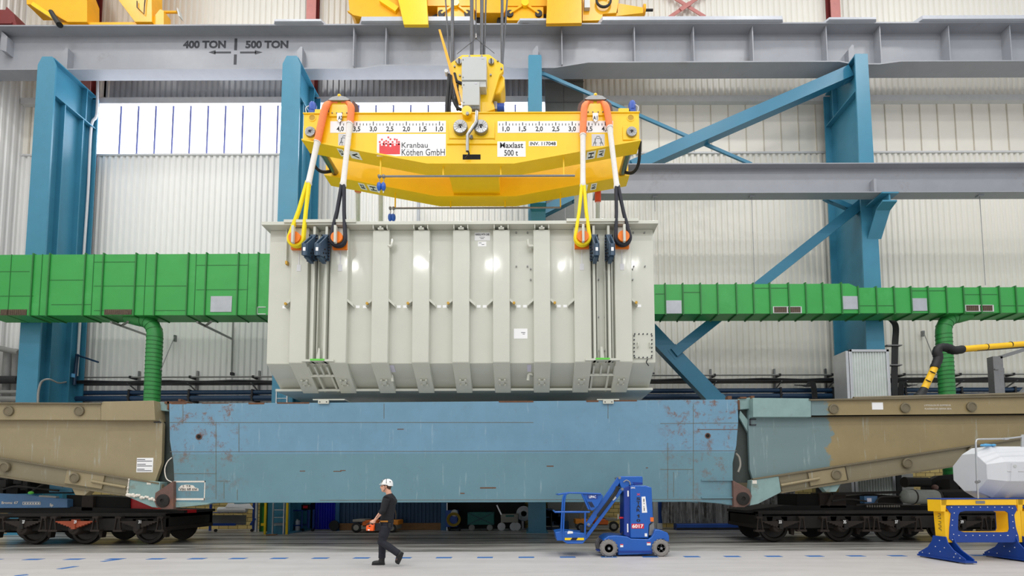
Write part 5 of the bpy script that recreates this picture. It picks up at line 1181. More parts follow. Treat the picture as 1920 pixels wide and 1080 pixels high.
# ------------------------------------------------------------------ gear between arms and bogies
uf = thing('wagon_underframe', 'dark wagon underframe with blue side beam marked Broms under the left arm', 'wagon underframe', at(150, 962, 15.3), 'wagon underframes')
MB().pp(15.1, 1.5, [(-60, 950), (125, 950), (345, 957), (345, 962), (-60, 962)]).build('deck_plate', 'bogie_black', uf)
MB().pp(15.0, 0.2, [(-60, 923), (40, 927), (126, 936), (126, 952), (-60, 953)]).build('side_beam', 'wagon_blue', uf, bevel=0.01)
text('Broms: 67', 3, 940, 34, 945, 14.99, 'foam_white', uf, bold=0.01); text('Sp', 93, 944, 100, 951, 14.99, 'foam_white', uf, bold=0.02)
b = MB()
for q in ((42, 941, 76, 942), (42, 945.5, 76, 946.5), (42, 941, 43, 946.5), (75, 941, 76, 946.5)): b.pbox(14.99, 0.01, *q)
for k in range(6): b.pbox(14.99, 0.01, 45.5 + k * 5, 942.8, 48.5 + k * 5, 944.8)
b.build('stencil', 'foam_white', uf)
MB().pp(15.2, 1.2, [(125, 928), (243, 933), (243, 962), (125, 962)]).build('pivot_housing', 'dark_void', uf)
MB().pbox(15.1, 0.3, 152, 930, 175, 958).build('pivot_block', 'bogie_brown', uf, bevel=0.01)
MB().pp(15.25, 0.4, [(243, 934), (298, 956), (352, 956), (352, 962), (243, 962)]).build('red_plate', 'plate_red', uf, 'bright red plate')
MB().pbox(15.3, 0.3, 92, 903, 136, 923).build('turquoise_box', 'brace_blue', uf)
b = MB(); random.seed(11)
for i in range(16):
    x = random.uniform(-20, 92); y = random.uniform(892, 915); w = random.uniform(6, 22); h_ = random.uniform(5, 16); b.pbox(15.3 + random.uniform(0, .5), 0.3, x, y, x + w, min(926, y + h_))
b.pbox(15.9, 0.2, -40, 885, 150, 926)
b.build('machinery', 'bogie_black', uf)
for pts in ([(60, 921), (82, 908), (100, 905), (118, 912)], [(5, 918), (30, 912), (70, 916), (110, 920)]): MB().tube(smooth_path([at(a, c, 15.15) for a, c in pts]), 0.03, 8).build('brake_pipe', 'bogie_dark', uf)
MB().ball(tuple(at(58, 924, 14.95)), 0.06, (1.3, 1, .8)).build('valve_knob', 'tape_green', uf)
MB().bar(at(76, 930, 15.0), at(108, 932, 15.0), 0.05, 0.1).build('step', 'pipe_grey', uf)
uf2 = thing('wagon_underframe', 'dark wagon underframe with grey air cylinder under the right arm', 'wagon underframe', at(1650, 958, 15.3), 'wagon underframes')
MB().pp(15.1, 1.5, [(1470, 948), (1990, 948), (1990, 962), (1400, 962), (1400, 957)]).build('deck_plate', 'bogie_black', uf2)
MB().pbox(15.2, 1.2, 1495, 926, 1538, 955).build('pivot_housing', 'dark_void', uf2)
MB().pbox(15.1, 0.5, 1538, 924, 1586, 953).build('pivot_block', 'bogie_brown', uf2, bevel=0.01)
MB().pp(15.25, 1.0, [(1586, 930), (1632, 926), (1690, 930), (1690, 952), (1586, 952)]).build('lever_frame', 'bogie_dark', uf2)
MB().bar(at(1560, 926, 15.0), at(1990, 915, 15.0), 0.08, 0.1).build('rod', 'bogie_dark', uf2)
MB().bar(at(1552, 948, 15.0), at(1562, 926, 15.0), 0.1, 0.05).build('lever', 'bogie_brown', uf2)
A, B_ = at(1690, 931, 14.85), at(1763, 932, 14.85)
L_ = (B_ - A).length; MB().lathe([(0.03, 0), (0.12, 0.02), (0.2, 0.09), (0.225, 0.2), (0.225, L_ - 0.2), (0.2, L_ - .08), (0.12, L_ - .02), (.03, L_)], A, B_ - A, 24).build('air_cylinder', 'cylinder_grey', uf2, 'dull grey air cylinder')
for k in (0.28, 0.9): c = A.lerp(B_, k); MB().cyl(c - Vector((.02, 0, 0)), c + Vector((.02, 0, 0)), 0.235, 24).build('band', 'bogie_dark', uf2)
MB().cyl(at(1697, 904, 15.1), at(1740, 904, 15.1), 0.15, 16).build('black_cylinder', 'bogie_black', uf2); MB().cyl(at(1695, 904, 15.1), at(1698, 904, 15.1), 0.165, 16).build('cylinder_cap', 'bogie_dark', uf2)
b = MB(); random.seed(13)
for i in range(22):
    x = random.uniform(1740, 1920); y = random.uniform(893, 930); w = random.uniform(10, 34); h_ = random.uniform(8, 24); b.pbox(15.3 + random.uniform(0, .6), 0.3, x, y, x + w, y + h_)
b.pp(16.0, 0.2, [(1735, 905), (1760, 892), (1990, 872), (1990, 955), (1735, 955)])
b.build('machinery', 'bogie_black', uf2)
MB().pbox(14.95, 0.2, 1621, 930, 1645, 944).build('valve_box', 'wagon_blue', uf2); MB().pbox(14.94, 0.02, 1626, 934, 1634, 941).build('valve_label', 'label_violet', uf2)
for pts in ([(1640, 945), (1650, 933), (1670, 931), (1690, 931)], [(1560, 940), (1590, 936), (1625, 940)], [(1605, 947), (1650, 944), (1690, 946)]): MB().tube(smooth_path([at(a, c, 14.9) for a, c in pts]), 0.025, 8).build('brake_pipe', 'bogie_dark', uf2)
b = MB()
for k in range(14): b.pbox(15.0, 0.05, 1626 + k * 4.6, 947, 1627.4 + k * 4.6, 951)
b.build('tooth_strip', 'truck_grey', uf2)
MB().ball(tuple(at(1753, 914, 15.0)), 0.09).build('tap', 'rust_brown', uf2)

# ------------------------------------------------------------------ rails and floor marks
for y, lab in ((15.13, 'flush steel rail carrying the near wheels of the bogies'), (16.66, 'flush steel rail carrying the far wheels of the bogies'), (18.0, 'flush steel rail behind the bogies, nearer of the back pair'), (19.2, 'flush steel rail close to the blue doors, farther of the back pair')):
    t = thing('floor_rail', lab, 'rail', (0, y, 0), 'rails let into the floor')
    MB().box(-23.4, 33.5, y - 0.035, y + 0.035, -0.05, 0.006).build('rail_head', 'wheel_steel', t); MB().box(-23.4, 33.5, y + 0.035, y + 0.09, -0.05, 0.003).build('flange_groove', 'dark_void', t)
DL = 'short blue painted dash of the dashed line along the grey floor'
for px in (-15, 62.5, 139, 216.5, 293, 370, 446.5, 523.5, 601, 678, 756.5, 832.5, 909.5, 987, 1064.5, 1141.5, 1219, 1297, 1373, 1450, 1527.5, 1605, 1682, 1759, 1836):
    a = atz(px, 1049.2 - 0.0042 * px, 0)
    tag(MB().box(a.x - 0.19, a.x + 0.19, a.y - 0.1, a.y + 0.1, -0.01, 0.004).build('floor_dash', 'floor_blue'), DL, 'floor marking', 'blue floor dashes')
for p, q, lab in (((192, 1053), (222, 1049), 'slanting blue painted stroke joining a dash of the dashed line at the left'), ((111, 1067), (143, 1062), 'lone slanting blue painted dash on the floor in front of the dashed line'), ((28, 1080), (52, 1077.5), 'blue painted dash in the bottom left corner of the floor')):
    A, B_ = atz(*p, 0), atz(*q, 0); tag(MB().bar(A, B_, 0.14, 0.008, up=(0, 0, 1)).build('floor_dash', 'floor_blue'), lab, 'floor marking')
# ================================================================== BACK ZONE SEEN UNDER THE GIRDER
YZ = 20.4
def zf(Y): return 0.0
def fbox(Y, dep, x0, x1, ytop, mtl, name, par, **k):
    """box standing on the floor"""
    A, B_ = at(x0, ytop, Y), at(x1, ytop, Y)
    return MB().box(A.x, B_.x, Y, Y + dep, 0, A.z).build(name, mtl, par, **k)
def root(name, label, cat, px, Y, group=None): p = at(px, 980, Y); return thing(name, label, cat, (p.x, Y, 0), group)
# dark recesses behind the doors line
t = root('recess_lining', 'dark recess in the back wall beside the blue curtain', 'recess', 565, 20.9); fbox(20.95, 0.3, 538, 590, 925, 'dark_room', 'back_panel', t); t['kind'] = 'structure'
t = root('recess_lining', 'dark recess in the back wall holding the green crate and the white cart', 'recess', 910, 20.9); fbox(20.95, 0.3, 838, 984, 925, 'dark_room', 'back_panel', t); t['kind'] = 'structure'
# rolling rack with wrapped roll
t = root('rolling_rack', 'low blue wheeled rack with a white post in front of the brick wall', 'rack', 440, 19.8)
Y = 19.8; zb1 = at(440, 983, Y).z
MB().box(at(402, 0, Y).x, at(474, 0, Y).x, Y, Y + 0.08, zb1 - 0.06, zb1 + 0.04).build('base_tube', 'stand_blue', t); MB().box(at(402, 0, Y).x, at(474, 0, Y).x, Y + .7, Y + 0.78, zb1 - 0.06, zb1 + 0.04).build('base_tube', 'stand_blue', t)
MB().bar(at(470, 984, Y), at(479, 972, Y), 0.07, 0.07).build('brace', 'stand_blue', t)
fbox(Y, 0.1, 479, 482, 942, 'label_grey', 'post', t); fbox(Y + .6, 0.08, 393, 396, 942, 'stand_blue', 'post', t); fbox(Y + .6, 0.08, 474, 477, 942, 'stand_blue', 'post', t)
MB().box(at(395, 0, Y).x, at(477, 0, Y).x, Y + .4, Y + 0.68, at(440, 961, Y).z - .03, at(440, 961, Y).z).build('shelf', 'stand_blue', t)
MB().box(at(404, 0, Y).x, at(478, 0, Y).x, Y + .6, Y + 0.63, at(440, 984, Y).z, at(440, 967, Y).z).build('board', 'shaft_grey', t)
for px in (404, 472): p = at(px, 985, Y); MB().cyl((p.x, Y, 0.06), (p.x, Y + 0.05, 0.06), 0.06, 12).build('caster', 'black_rubber', t)
Y = 20.1; A, B_ = at(409, 954, Y), at(458, 954, Y); zr = at(440, 961, 19.8).z + 0.11
t = thing('wrapped_roll', 'white plastic wrapped roll lying on the blue rack', 'roll', (A.x, Y, zr))
MB().tube([(A.x, Y, zr), (A.x + .03, Y, zr), (B_.x, Y, zr), (B_.x + .1, Y, zr)], [0.09, 0.11, 0.11, 0.1], 18).build('roll', 'label_white', t)
MB().ext([(A.x + .35, Y - .1, zr + .1), (B_.x + .45, Y - .1, zr + .02), (B_.x + .2, Y, zr + .24), (A.x + .4, Y, zr + .26)], (0, 0.02, 0.01)).build('loose_film', 'label_grey', t)
t = root('waste_bin', 'dark green bin with bright green straps beside the teal locker', 'bin', 493, 19.9); fbox(19.9, 0.5, 487, 500, 943, 'bin_green', 'body', t, bevel=0.02)
fbox(19.85, 0.04, 492.5, 495.5, 950, 'strap_green', 'strap', t); MB().pbox(19.83, 0.06, 489, 981, 498, 986).build('yellow_clip', 'stripe_yellow', t)
t = root('tool_trolley', 'blue tool trolley carrying a red and black machine in the dark recess', 'trolley', 578, 19.9)
Y = 19.9
for px in (566, 579, 587):
    for y in (Y, Y + 0.5): p = at(px, 980, Y); MB().cyl((p.x, y, 0.12), (p.x, y, at(px, 956, Y).z), 0.03, 8).build('post', 'stand_blue', t)
for py in (957, 985): MB().box(at(564, 0, Y).x, at(590, 0, Y).x, Y - .05, Y + 0.55, at(578, py + 1, Y).z, at(578, py - 1, Y).z).build('shelf', 'stand_blue', t)
for px in (567, 586): p = at(px, 985, Y); MB().cyl((p.x, Y, 0.06), (p.x, Y + .05, 0.06), 0.06, 12).build('caster', 'black_rubber', t)
p = at(577, 952, Y + .2); t = thing('bench_machine', 'red and black machine standing on the blue trolley', 'machine', p)
MB().box(p.x - .18, p.x + .18, Y, Y + .4, at(577, 956, Y).z, at(577, 946, Y).z).build('body', 'black_gloss', t, bevel=0.02); MB().box(p.x - .09, p.x + .09, Y - .03, Y, at(577, 953, Y).z, at(577, 948, Y).z).build('front', 'sign_red', t)
t = root('white_canister', 'small white canister on the floor left of the blue trolley', 'canister', 557, 19.9); fbox(19.9, 0.2, 553.5, 559, 976, 'label_white', 'body', t, bevel=0.03); MB().pbox(19.95, .1, 555.5, 973.5, 557.5, 976).build('cap', 'label_grey', t)
t = root('work_curtain', 'bright blue curtain hanging in the back recess', 'curtain', 610, 20.4)
b = MB(); pts = []
for i in range(60):
    x = at(590 + 41 * i / 59, 980, 20.4).x; pts.append((x, 20.4 + 0.04 * math.sin(i * 0.9)))
n = len(pts); b.add([(x, y, 0.05) for x, y in pts] + [(x, y, 2.6) for x, y in pts], [(i, i + 1, n + i + 1, n + i) for i in range(n - 1)]); b.build('cloth', 'curtain_blue', t)
MB().box(pts[0][0], pts[-1][0], 20.38, 20.46, 2.6, 2.66).build('curtain_rail', 'dull_steel', t)
# blue ribbed door
t = bpy.data.objects.new('door_1', None); COL.objects.link(t); t.location = (at(735, 980, 20.3).x, 20.3, 0); LOC[t.name] = Vector(t.location); struct(t)
A, B_ = at(637, 980, 20.3), at(829, 980, 20.3); b = MB(); corrugated(b, A.x, B_.x, 20.3, 0.25, 2.6, 0.16, 0.03); b.build('ribbed_sheet', 'door_blue', t, smooth=False)
b = MB(); zw = at(700, 981, 20.25).z; b.box(A.x, B_.x, 20.25, 20.32, 0.02, zw); b.build('kick_board', 'wood', t)
for a, c in ((629.5, 637), (827, 838)): fbox(20.2, 0.15, a, c, 920, 'door_trim_blue', 'frame_post', t)
t = root('rubber_wheel', 'black wheel leaning at the left edge of the blue ribbed door', 'wheel', 627, 20.1); p = at(627, 982, 20.1)
MB().lathe([(0.1, -0.06), (0.2, -0.06), (0.22, 0), (0.2, 0.06), (0.1, .06)], (p.x, 20.08, 0.22), (0, 1, 0), 20).build('tyre', 'black_rubber', t)
# welding set, crate, cart, reel
t = root('welding_machine', 'blue welding machine with a coiled yellow hose in the dark recess', 'welding machine', 852, 20.0); Y = 20.0
MB().box(at(842, 0, Y).x, at(863, 0, Y).x, Y, Y + .5, 0.15, at(852, 957, Y).z).build('body', 'gas_blue', t, bevel=.02)
p = at(852, 962, Y - .05); MB().lathe([(0.02, -.03), (0.13, -.02), (0.15, 0.03), (.13, .06)], (p.x, Y - .06, p.z), (0, 1, 0), 20).build('dial', 'cabinet_grey', t)
b = MB(); p = at(851, 974, Y - .1)
for k in range(4): b.tube(arc((p.x, Y - .1 - k * .02, p.z), 0.2 + .025 * k, 0, 2 * math.pi, 24), 0.02, 6, caps=False)
b.build('hose_coil', 'hose_yellow', t)
for px in (843, 862): q = at(px, 985, Y); MB().cyl((q.x - .03, Y - .02, .08), (q.x + .03, Y - .02, 0.08), 0.08, 12).build('caster', 'black_rubber', t)
fbox(20.1, .05, 837.5, 839, 943, 'alu', 'pole', t)
t = root('green_crate', 'dark green crate with a cross braced front on small wheels', 'crate', 901, 19.9); Y = 19.9
a, c = at(876.5, 984, Y), at(926, 961, Y); MB().box(a.x, c.x, Y, Y + .6, a.z, c.z).build('box', 'crate_green', t, bevel=.01)
b = MB(); b.bar((a.x, Y - .01, a.z), (c.x, Y - .01, c.z), 0.04, 0.02); b.bar((a.x, Y - .01, c.z), (c.x, Y - .01, a.z), 0.04, 0.02); b.build('cross_brace', 'teal_dark', t)
for px in (884, 918): q = at(px, 985, Y); MB().lathe([(.02, -.05), (a.z * .5, -.03), (a.z * .5, .03), (.02, .05)], (q.x, Y + .1, a.z * .5), (0, 1, 0), 14).build('wheel', 'pipe_grey', t)
t = root('white_cart', 'dirty white box cart with a slanted handle beside the green crate', 'cart', 955, 19.9)
a, c = at(939, 980, Y), at(972, 964, Y); MB().box(a.x, c.x, Y, Y + .5, a.z, c.z).build('box', 'truck_grey', t, bevel=.02); MB().pbox(Y - .01, .02, 948, 966, 964, 969).build('label', 'crate_green', t)
MB().bar(at(940, 965, Y), at(931.5, 947, Y), .05, .05).build('handle', 'alu', t)
for px in (940, 963, 969): q = at(px, 985, Y); MB().lathe([(.02, -.04), (a.z * .5, -.03), (a.z * .5, .03), (.02, .04)], (q.x, Y + .1, a.z * .5), (0, 1, 0), 14).build('caster', 'label_grey', t)
t = root('cable_reel', 'pale round reel half hidden behind the third blue column', 'reel', 981, 20.5); p = at(982, 963, 20.5)
MB().lathe([(.12, -.03), (.3, -.03), (.32, 0), (.3, .03), (.12, .03), (.12, -.03)], (p.x, 20.5, p.z), (0, 1, 0), 26).build('flange', 'label_grey', t); fbox(20.55, .1, 978, 982, 960, 'dull_steel', 'stand', t)
t = root('machine_stack', 'cluttered dark blue machine parts in front of the yellow brick wall', 'machine', 1040, 20.3); b = MB(); random.seed(21)
for i in range(26):
    x, y = random.uniform(1020, 1056), random.uniform(960, 985); p = at(x, y, 20.3); w = random.uniform(.05, .16); b.box(p.x - w, p.x + w, 20.2, 20.5, max(0.02, p.z - w), p.z + w * random.uniform(.4, 1.3))
b.box(at(1019, 0, 20.3).x, at(1058, 0, 20.3).x, 20.3, 20.7, 0.0, .35); b.build('body', 'pipe_blue', t); MB().pbox(20.15, .05, 1020, 986, 1048, 988).build('base_strip', 'truck_grey', t)
for px in (1033, 1052): fbox(20.1, .08, px, px + 2, 962, 'cable_black', 'post', t)
# pallet trucks
def truck(label, x0, x1, ybot, Y, flip, grp='orange tugs'):
    t = root('electric_tug', label, 'tug', (x0 + x1) / 2, Y, grp); L = lambda u: x0 + (x1 - x0) * u
    zt_ = lambda py: at((x0 + x1) / 2, py, Y).z
    A, B_ = at(L(0), 0, Y).x, at(L(1), 0, Y).x; s = B_ - A
    X_ = lambda u: A + s * (1 - u if flip else u)
    bx = lambda u0_, u1_, z0, z1, y0=0, y1=.8: (min(X_(u0_), X_(u1_)), max(X_(u0_), X_(u1_)), Y + y0, Y + y1, z0, z1)
    MB().box(*bx(.22, .95, .12, .3)).build('chassis', 'truck_grey', t, bevel=.02)
    MB().box(*bx(.68, .98, .3, .48)).build('deck', 'truck_orange', t, bevel=.02)
    MB().box(*bx(.04, .3, .42, .52)).build('front_cover', 'truck_grey', t, bevel=.02)
    MB().box(*bx(.24, .55, .22, .48)).build('hood', 'sign_orange', t, bevel=.03)
    for u, r, yy in ((.12, .2, .05), (.86, .17, .0)):
        MB().lathe([(.04, 0), (r * .7, 0), (r, .02), (r, .12), (r * .7, .14)], (X_(u), Y + yy - .05, r), (0, 1, 0), 20).build('wheel', 'black_rubber', t)
        MB().lathe([(.01, -.01), (r * .55, 0), (r * .55, .03)], (X_(u), Y + yy - .07, r), (0, 1, 0), 16).build('hub', 'truck_grey', t)
    for k in (0, 1):
        e = -1 if flip else 1
        MB().tube(smooth_path([(X_(.85), Y + .2 + k * .4, .45), (X_(.84), Y + .2 + k * .4, .8), (X_(.76), Y + .2 + k * .4, 1.1), (X_(.72), Y + .2 + k * .4, 1.35)]), .025, 8).build('grab_rail', 'truck_grey', t)
    return t
truck('orange and grey electric tug behind the walking worker', 676, 761, 998, 19.2, False)
truck('orange and grey electric tug seen through the basket of the blue lift', 1068, 1146, 998, 19.4, True)
# right hand back zone
t = root('white_door_leaf', 'grey white panel with a blue edge behind the lift tower', 'panel', 1232, 20.2); fbox(20.2, .1, 1224, 1234, 925, 'cabinet_grey', 'sheet', t); fbox(20.18, .1, 1233.5, 1241, 925, 'gas_blue', 'blue_edge', t); MB().pbox(20.15, .05, 1232, 981, 1242, 992).build('foot', 'label_grey', t)
mat('film_grey', (132, 132, 132), 0.25, var=0.35, scale=3.5, stretch=(2, 1, .5), dirt=(70, 70, 68), dirt_at=(.5, .62), dirt_scale=1.6)
t = root('plastic_curtain', 'crumpled grey plastic sheeting hanging behind the right end of the blue girder', 'sheeting', 1360, 20.0)
b = MB(); pts = []; random.seed(4)
for i in range(140): pts.append((at(1241 + 252 * i / 139, 980, 20.0).x, 20.0 + random.uniform(-.06, .06)))
n = len(pts); rows = [.28, .7, 1.2, 1.8, 2.4]; vs = []
for z in rows: vs += [(x + random.uniform(-.02, .02), y + random.uniform(-.05, .05), z) for x, y in pts]
b.add(vs, [(r * n + i, r * n + i + 1, (r + 1) * n + i + 1, (r + 1) * n + i) for r in range(len(rows) - 1) for i in range(n - 1)]); b.build('film', 'film_grey', t)
MB().box(pts[0][0], pts[-1][0], 19.98, 20.06, 2.4, 2.46).build('top_rail', 'dull_steel', t)
t = root('blue_floor_trough', 'dark blue low trough along the floor under the plastic sheeting', 'trough', 1310, 19.9); b = MB(); A, B_ = at(1246, 0, 19.9).x, at(1400, 0, 19.9).x; b.box(A, B_, 19.85, 20.3, 0, at(1310, 982, 19.9).z); b.build('body', 'gas_blue', t, bevel=.02); MB().box(A, B_, 19.83, 19.85, .02, .1).build('skirt', 'black_rubber', t)
t = root('switch_cabinet', 'grey switch cabinet with a yellow warning label under the right wagon arm', 'cabinet', 1698, 20.3); fbox(20.3, .4, 1685, 1712, 888, 'pipe_grey', 'body', t, bevel=.01); MB().pbox(20.28, .02, 1687.5, 898, 1691, 910).build('warning_label', 'stripe_yellow', t); MB().pbox(20.28, .02, 1687.5, 895, 1691, 898).build('label_head', 'label_white', t)
# ================================================================== BLUE MAST LIFT
YN = 11.85
lift = thing('mast_lift', 'blue mobile mast lift with folded arm and basket, number 6017 on its tower', 'lift', (at(1190, 1045, YN).x, 12.35, 0))
base = [(1131, 1012), (1141, 1005), (1155, 1004), (1176, 1006), (1184, 1010), (1216, 1011), (1222, 1007), (1226, 1000), (1228, 993), (1237, 993), (1252, 999), (1255, 1006), (1255, 1016), (1249, 1016), (1244, 1011), (1235, 1012), (1228, 1019), (1223, 1039), (1159, 1041), (1158, 1027), (1150, 1016), (1142, 1013), (1133, 1017)]
MB().pp(YN + 0.08, 0.85, base).build('chassis', 'lift_blue', lift, bevel=0.02)
b = MB(); b.pp(YN + 0.06, 0.03, [(1159, 1033), (1224, 1033), (1223, 1036), (1159, 1036)]); b.build('chassis_step', 'lift_blue_dark', lift)
for px, py in ((1142, 1029), (1240, 1029.5)):
    for y in (YN, YN + 0.82):
        p = at(px, py, YN); r = 0.208
        w = MB().lathe([(.1, 0.02), (.125, 0.0), (r - .03, 0.0), (r, .03), (r, .16), (r - .03, .19), (.1, .19)], (p.x, y, r), (0, 1, 0), 32)
        for k in range(16):
            a = 2 * math.pi * k / 16; c, s = math.cos(a), math.sin(a); w.bar((p.x + c * (r + .004), y + .01, r + s * (r + .004)), (p.x + c * (r + .004), y + .1, r + s * (r + .004)), .035, .018, up=(c, 0, s))
        w = w.build('tyre', 'tyre_grey', lift)
        MB().lathe([(.02, -.005), (.04, -.01), (.05, .02), (.1, .02), (.125, .005), (.125, .05)], (p.x, y, r), (0, 1, 0), 24).build('rim', 'hub_black', w)
        MB().cyl((p.x, y - .015, r), (p.x, y + .02, r), .03, 10).build('hub_cap', 'dull_steel', w)
        if px > 1200:
            h = MB()
            for k in range(5): a = 2 * math.pi * k / 5 + .3; h.cyl((p.x + .075 * math.cos(a), y + .005, r + .075 * math.sin(a)), (p.x + .075 * math.cos(a), y + .03, r + .075 * math.sin(a)), .01, 8)
            h.build('wheel_bolt', 'dull_steel', w)
b = MB()
for px, py in ((1120, 1030), (1119, 1030)): pass
MB().bar(at(1118, 1031, YN + .3), at(1135, 1033, YN + .3), .03, .3).build('front_bar', 'lift_blue_dark', lift)
MB().pbox(YN + .2, .6, 1232, 1003, 1252, 1013).build('axle_gear', 'black_gloss', lift)
tw = MB().pp(YN + .12, .62, [(1182, 910), (1211, 910.5), (1222, 914), (1225, 975), (1217, 984), (1216, 1009), (1182, 1009)]).build('tower', 'lift_blue', lift, bevel=.02)
MB().pp(YN + .18, .55, [(1170, 915), (1184, 910), (1184, 1009), (1170, 1003)]).build('mast', 'lift_blue_dark', lift, bevel=.01)
MB().pp(YN + .2, .5, [(1226, 979), (1218, 985), (1216.5, 1004), (1224, 1003), (1227, 995)]).build('rear_panel', 'dull_steel', lift)
MB().pp(YN + .2, .5, [(1160, 896), (1164, 893), (1204, 893), (1205.5, 896), (1205, 909), (1190, 910), (1181, 910), (1175, 921), (1168, 922), (1163, 910)]).build('arm_head', 'lift_blue', lift, bevel=.02)
b = MB(); b.pp(YN + .19, .02, [(1186, 904), (1205, 905), (1205, 909), (1190, 910)]); b.build('head_recess', 'lift_blue_dark', lift)
U = lambda px, py, y=0: at(px, py, YN + .25 + y)
for y in (0, .38):
    MB().bar(U(1161.5, 897, y), U(1101, 986, y), .125, .06).build('upper_arm', 'lift_blue', lift, bevel=.008)
    MB().bar(U(1166, 917, y), U(1098, 1009, y), .085, .06).build('lower_arm', 'lift_blue', lift, bevel=.008)
MB().bar(U(1161, 898, .2), U(1105, 980, .2), .1, .3).build('arm_core', 'lift_blue_dark', lift)
for i in range(3): MB().tube(smooth_path([U(1157 + i, 912, -.05), U(1152 + i * 2, 924, -.05), U(1140 + i * 2, 940, -.05), U(1120 + i * 1.5, 967, -.05)]), .022, 8).build('hose', 'black_rubber', lift)
MB().tube(smooth_path([U(1169, 904, -.08), U(1174, 900.5, -.08), U(1180, 903, -.08), U(1182, 909, -.08)]), .014, 6).build('cable', 'pipe_grey', lift)
for px, py in ((1161, 896), (1166, 917), (1103, 983)): p = U(px, py); MB().cyl((p.x, YN + .19, p.z), (p.x, YN + .72, p.z), .035, 12).build('pivot_pin', 'dull_steel', lift)
# basket
Yb = YN + .05; BD = .85
bk = MB().pp(Yb, BD, [(1041, 998), (1055, 996), (1098, 1000), (1100, 1011), (1094, 1018.5), (1061, 1018.5), (1056, 1014), (1044, 1014)]).build('basket_tray', 'lift_blue', lift, bevel=.015)
def rl(pts, r=.022, nm='basket_rail'): MB().tube(pts, r, 10).build(nm, 'lift_blue', lift)
for y in (Yb, Yb + BD):
    rl([at(1047, 927, y), at(1066, 924, y), at(1088, 924.5, y), at(1127, 926, y)]); rl([at(1041, 960, y), at(1106, 960, y)], .024)
    rl(smooth_path([at(1059, 926, y), at(1055, 940, y), at(1052, 998, y)])); rl(smooth_path([at(1066, 924, y), at(1059, 935, y), at(1056, 1003, y)])); rl([at(1097, 960, y), at(1097, 1003, y)]); rl([at(1091, 926, y), at(1104, 955, y)])
    rl([at(1056, 1003, y), at(1057, 1014, y), at(1064, 1018, y), at(1092, 1018, y), at(1099, 1009, y)])
for px, py in ((1047, 927), (1041, 960)): p = at(px, py, Yb); rl([(p.x, Yb, p.z), (p.x, Yb + BD, p.z)])
pn = MB().pp(Yb + .02, .1, [(1089, 925), (1124, 925), (1130, 928), (1131, 932), (1122, 949), (1112, 958), (1106, 957), (1100, 942)]).build('control_panel', 'lift_blue', lift, bevel=.02)
MB().pbox(Yb + .005, .02, 1102, 928, 1120.5, 935).build('name_plate', 'lift_blue_dark', pn); text('LIPAC', 1104.5, 929, 1117.5, 934, Yb + .003, 'label_white', pn, bold=.02)
b = MB()
for k in range(3): b.bar(at(1103 + k * 2.6, 941 + k * 0, Yb + .015), at(1109 + k * 2.6, 951, Yb + .015), .02, .01)
b.build('vent_slot', 'ink_black', pn)
MB().pbox(Yb + .2, .2, 1089, 986, 1095, 1001).build('battery', 'black_gloss', lift); MB().pp(Yb - .01, .02, [(1064, 998), (1066, 995.5), (1074, 996.5), (1074.5, 1000), (1064, 1001)]).build('paper', 'label_white', lift)
for q, c in (((1059, 1008.5, 1071, 1012.8), 'stripe_yellow'), ((1071, 1008.5, 1082, 1012.8), 'ink_black'), ((1082, 1008.5, 1095, 1012.8), 'stripe_yellow')):
    x0, y0, x1, y1 = q; MB().pp(Yb - .02, .02, [(x0 + (1.5 if x0 > 1060 else 0), y0), (x1 + 1.5 if x1 < 1094 else x1, y0), (x1 - (1.5 if x1 < 1094 else 0), y1), (x0 - (1.5 if x0 > 1060 else 0), y1)]).build('warning_stripe', c, bk)
YT = YN + .12
text('LIPAC', 1183, 913, 1191, 916, YT - .003, 'label_white', tw, bold=.02)
text('X', 1193.5, 925, 1200.5, 929, YT - .003, 'ink_red', tw, 'emblem', bold=.02)
for ch, y0, y1 in (('S', 932.5, 938), ('T', 939.5, 945.5), ('A', 946.5, 952.5), ('R', 953.5, 959.5), ('0', 973, 979)): text(ch, 1193.5 if ch != '1' else 1194.5, y0, 1200.5 if ch != '1' else 1198.5, y1, YT - .003, 'ink_black', tw, bold=.03)
MB().pp(YT - .006, .006, [(1197.2, 964.5), (1199, 964.5), (1199, 970.8), (1196.6, 970.8), (1196.6, 967), (1194.6, 967.6), (1194.6, 966)]).build('lettering', 'ink_black', tw, smooth=False)
o = MB().pbox(YT - .006, .01, 1184.3, 982, 1207.3, 991).build('number_plate', 'sign_red', tw); text('6017', 1185.5, 983, 1206.3, 990, YT - .009, 'label_white', o, bold=.03)
o = MB().pp(YT - .006, .01, [(1203, 931.5), (1210, 930.8), (1213.5, 961), (1203.8, 961.5)]).build('sticker', 'label_white', tw)
b = MB()
for q in ((1206.5, 935, 1208, 941), (1207, 943, 1208.3, 945), (1206.8, 949, 1207.8, 951), (1207.2, 952, 1208.6, 958)): b.pbox(YT - .009, .003, *q)
b.build('handwriting', 'ink_dark', o)
for q, c in (((1219.5, 970, 1225.5, 978), 'sign_orange'), ((1209, 1000, 1213.5, 1006), 'label_white'), ((1176.5, 920, 1179, 931), 'label_white'), ((1176, 982, 1178, 998), 'label_white')): MB().pbox(YT - .006 if q[0] > 1180 else YN + .17, .01, *q).build('sticker', c, tw)
for q in ((1163, 1020, 1168.5, 1026), (1213, 1016.5, 1220, 1022.5)):
    o = MB().pbox(YN + .072, .01, *q).build('sticker', 'label_white', lift); MB().pbox(YN + .069, .005, q[0], q[1], q[2], q[1] + 1.8).build('sticker_band', 'sign_red', o)
MB().pbox(YN + .1, .02, 1231, 997, 1244, 999.5).build('sticker', 'label_white', lift)
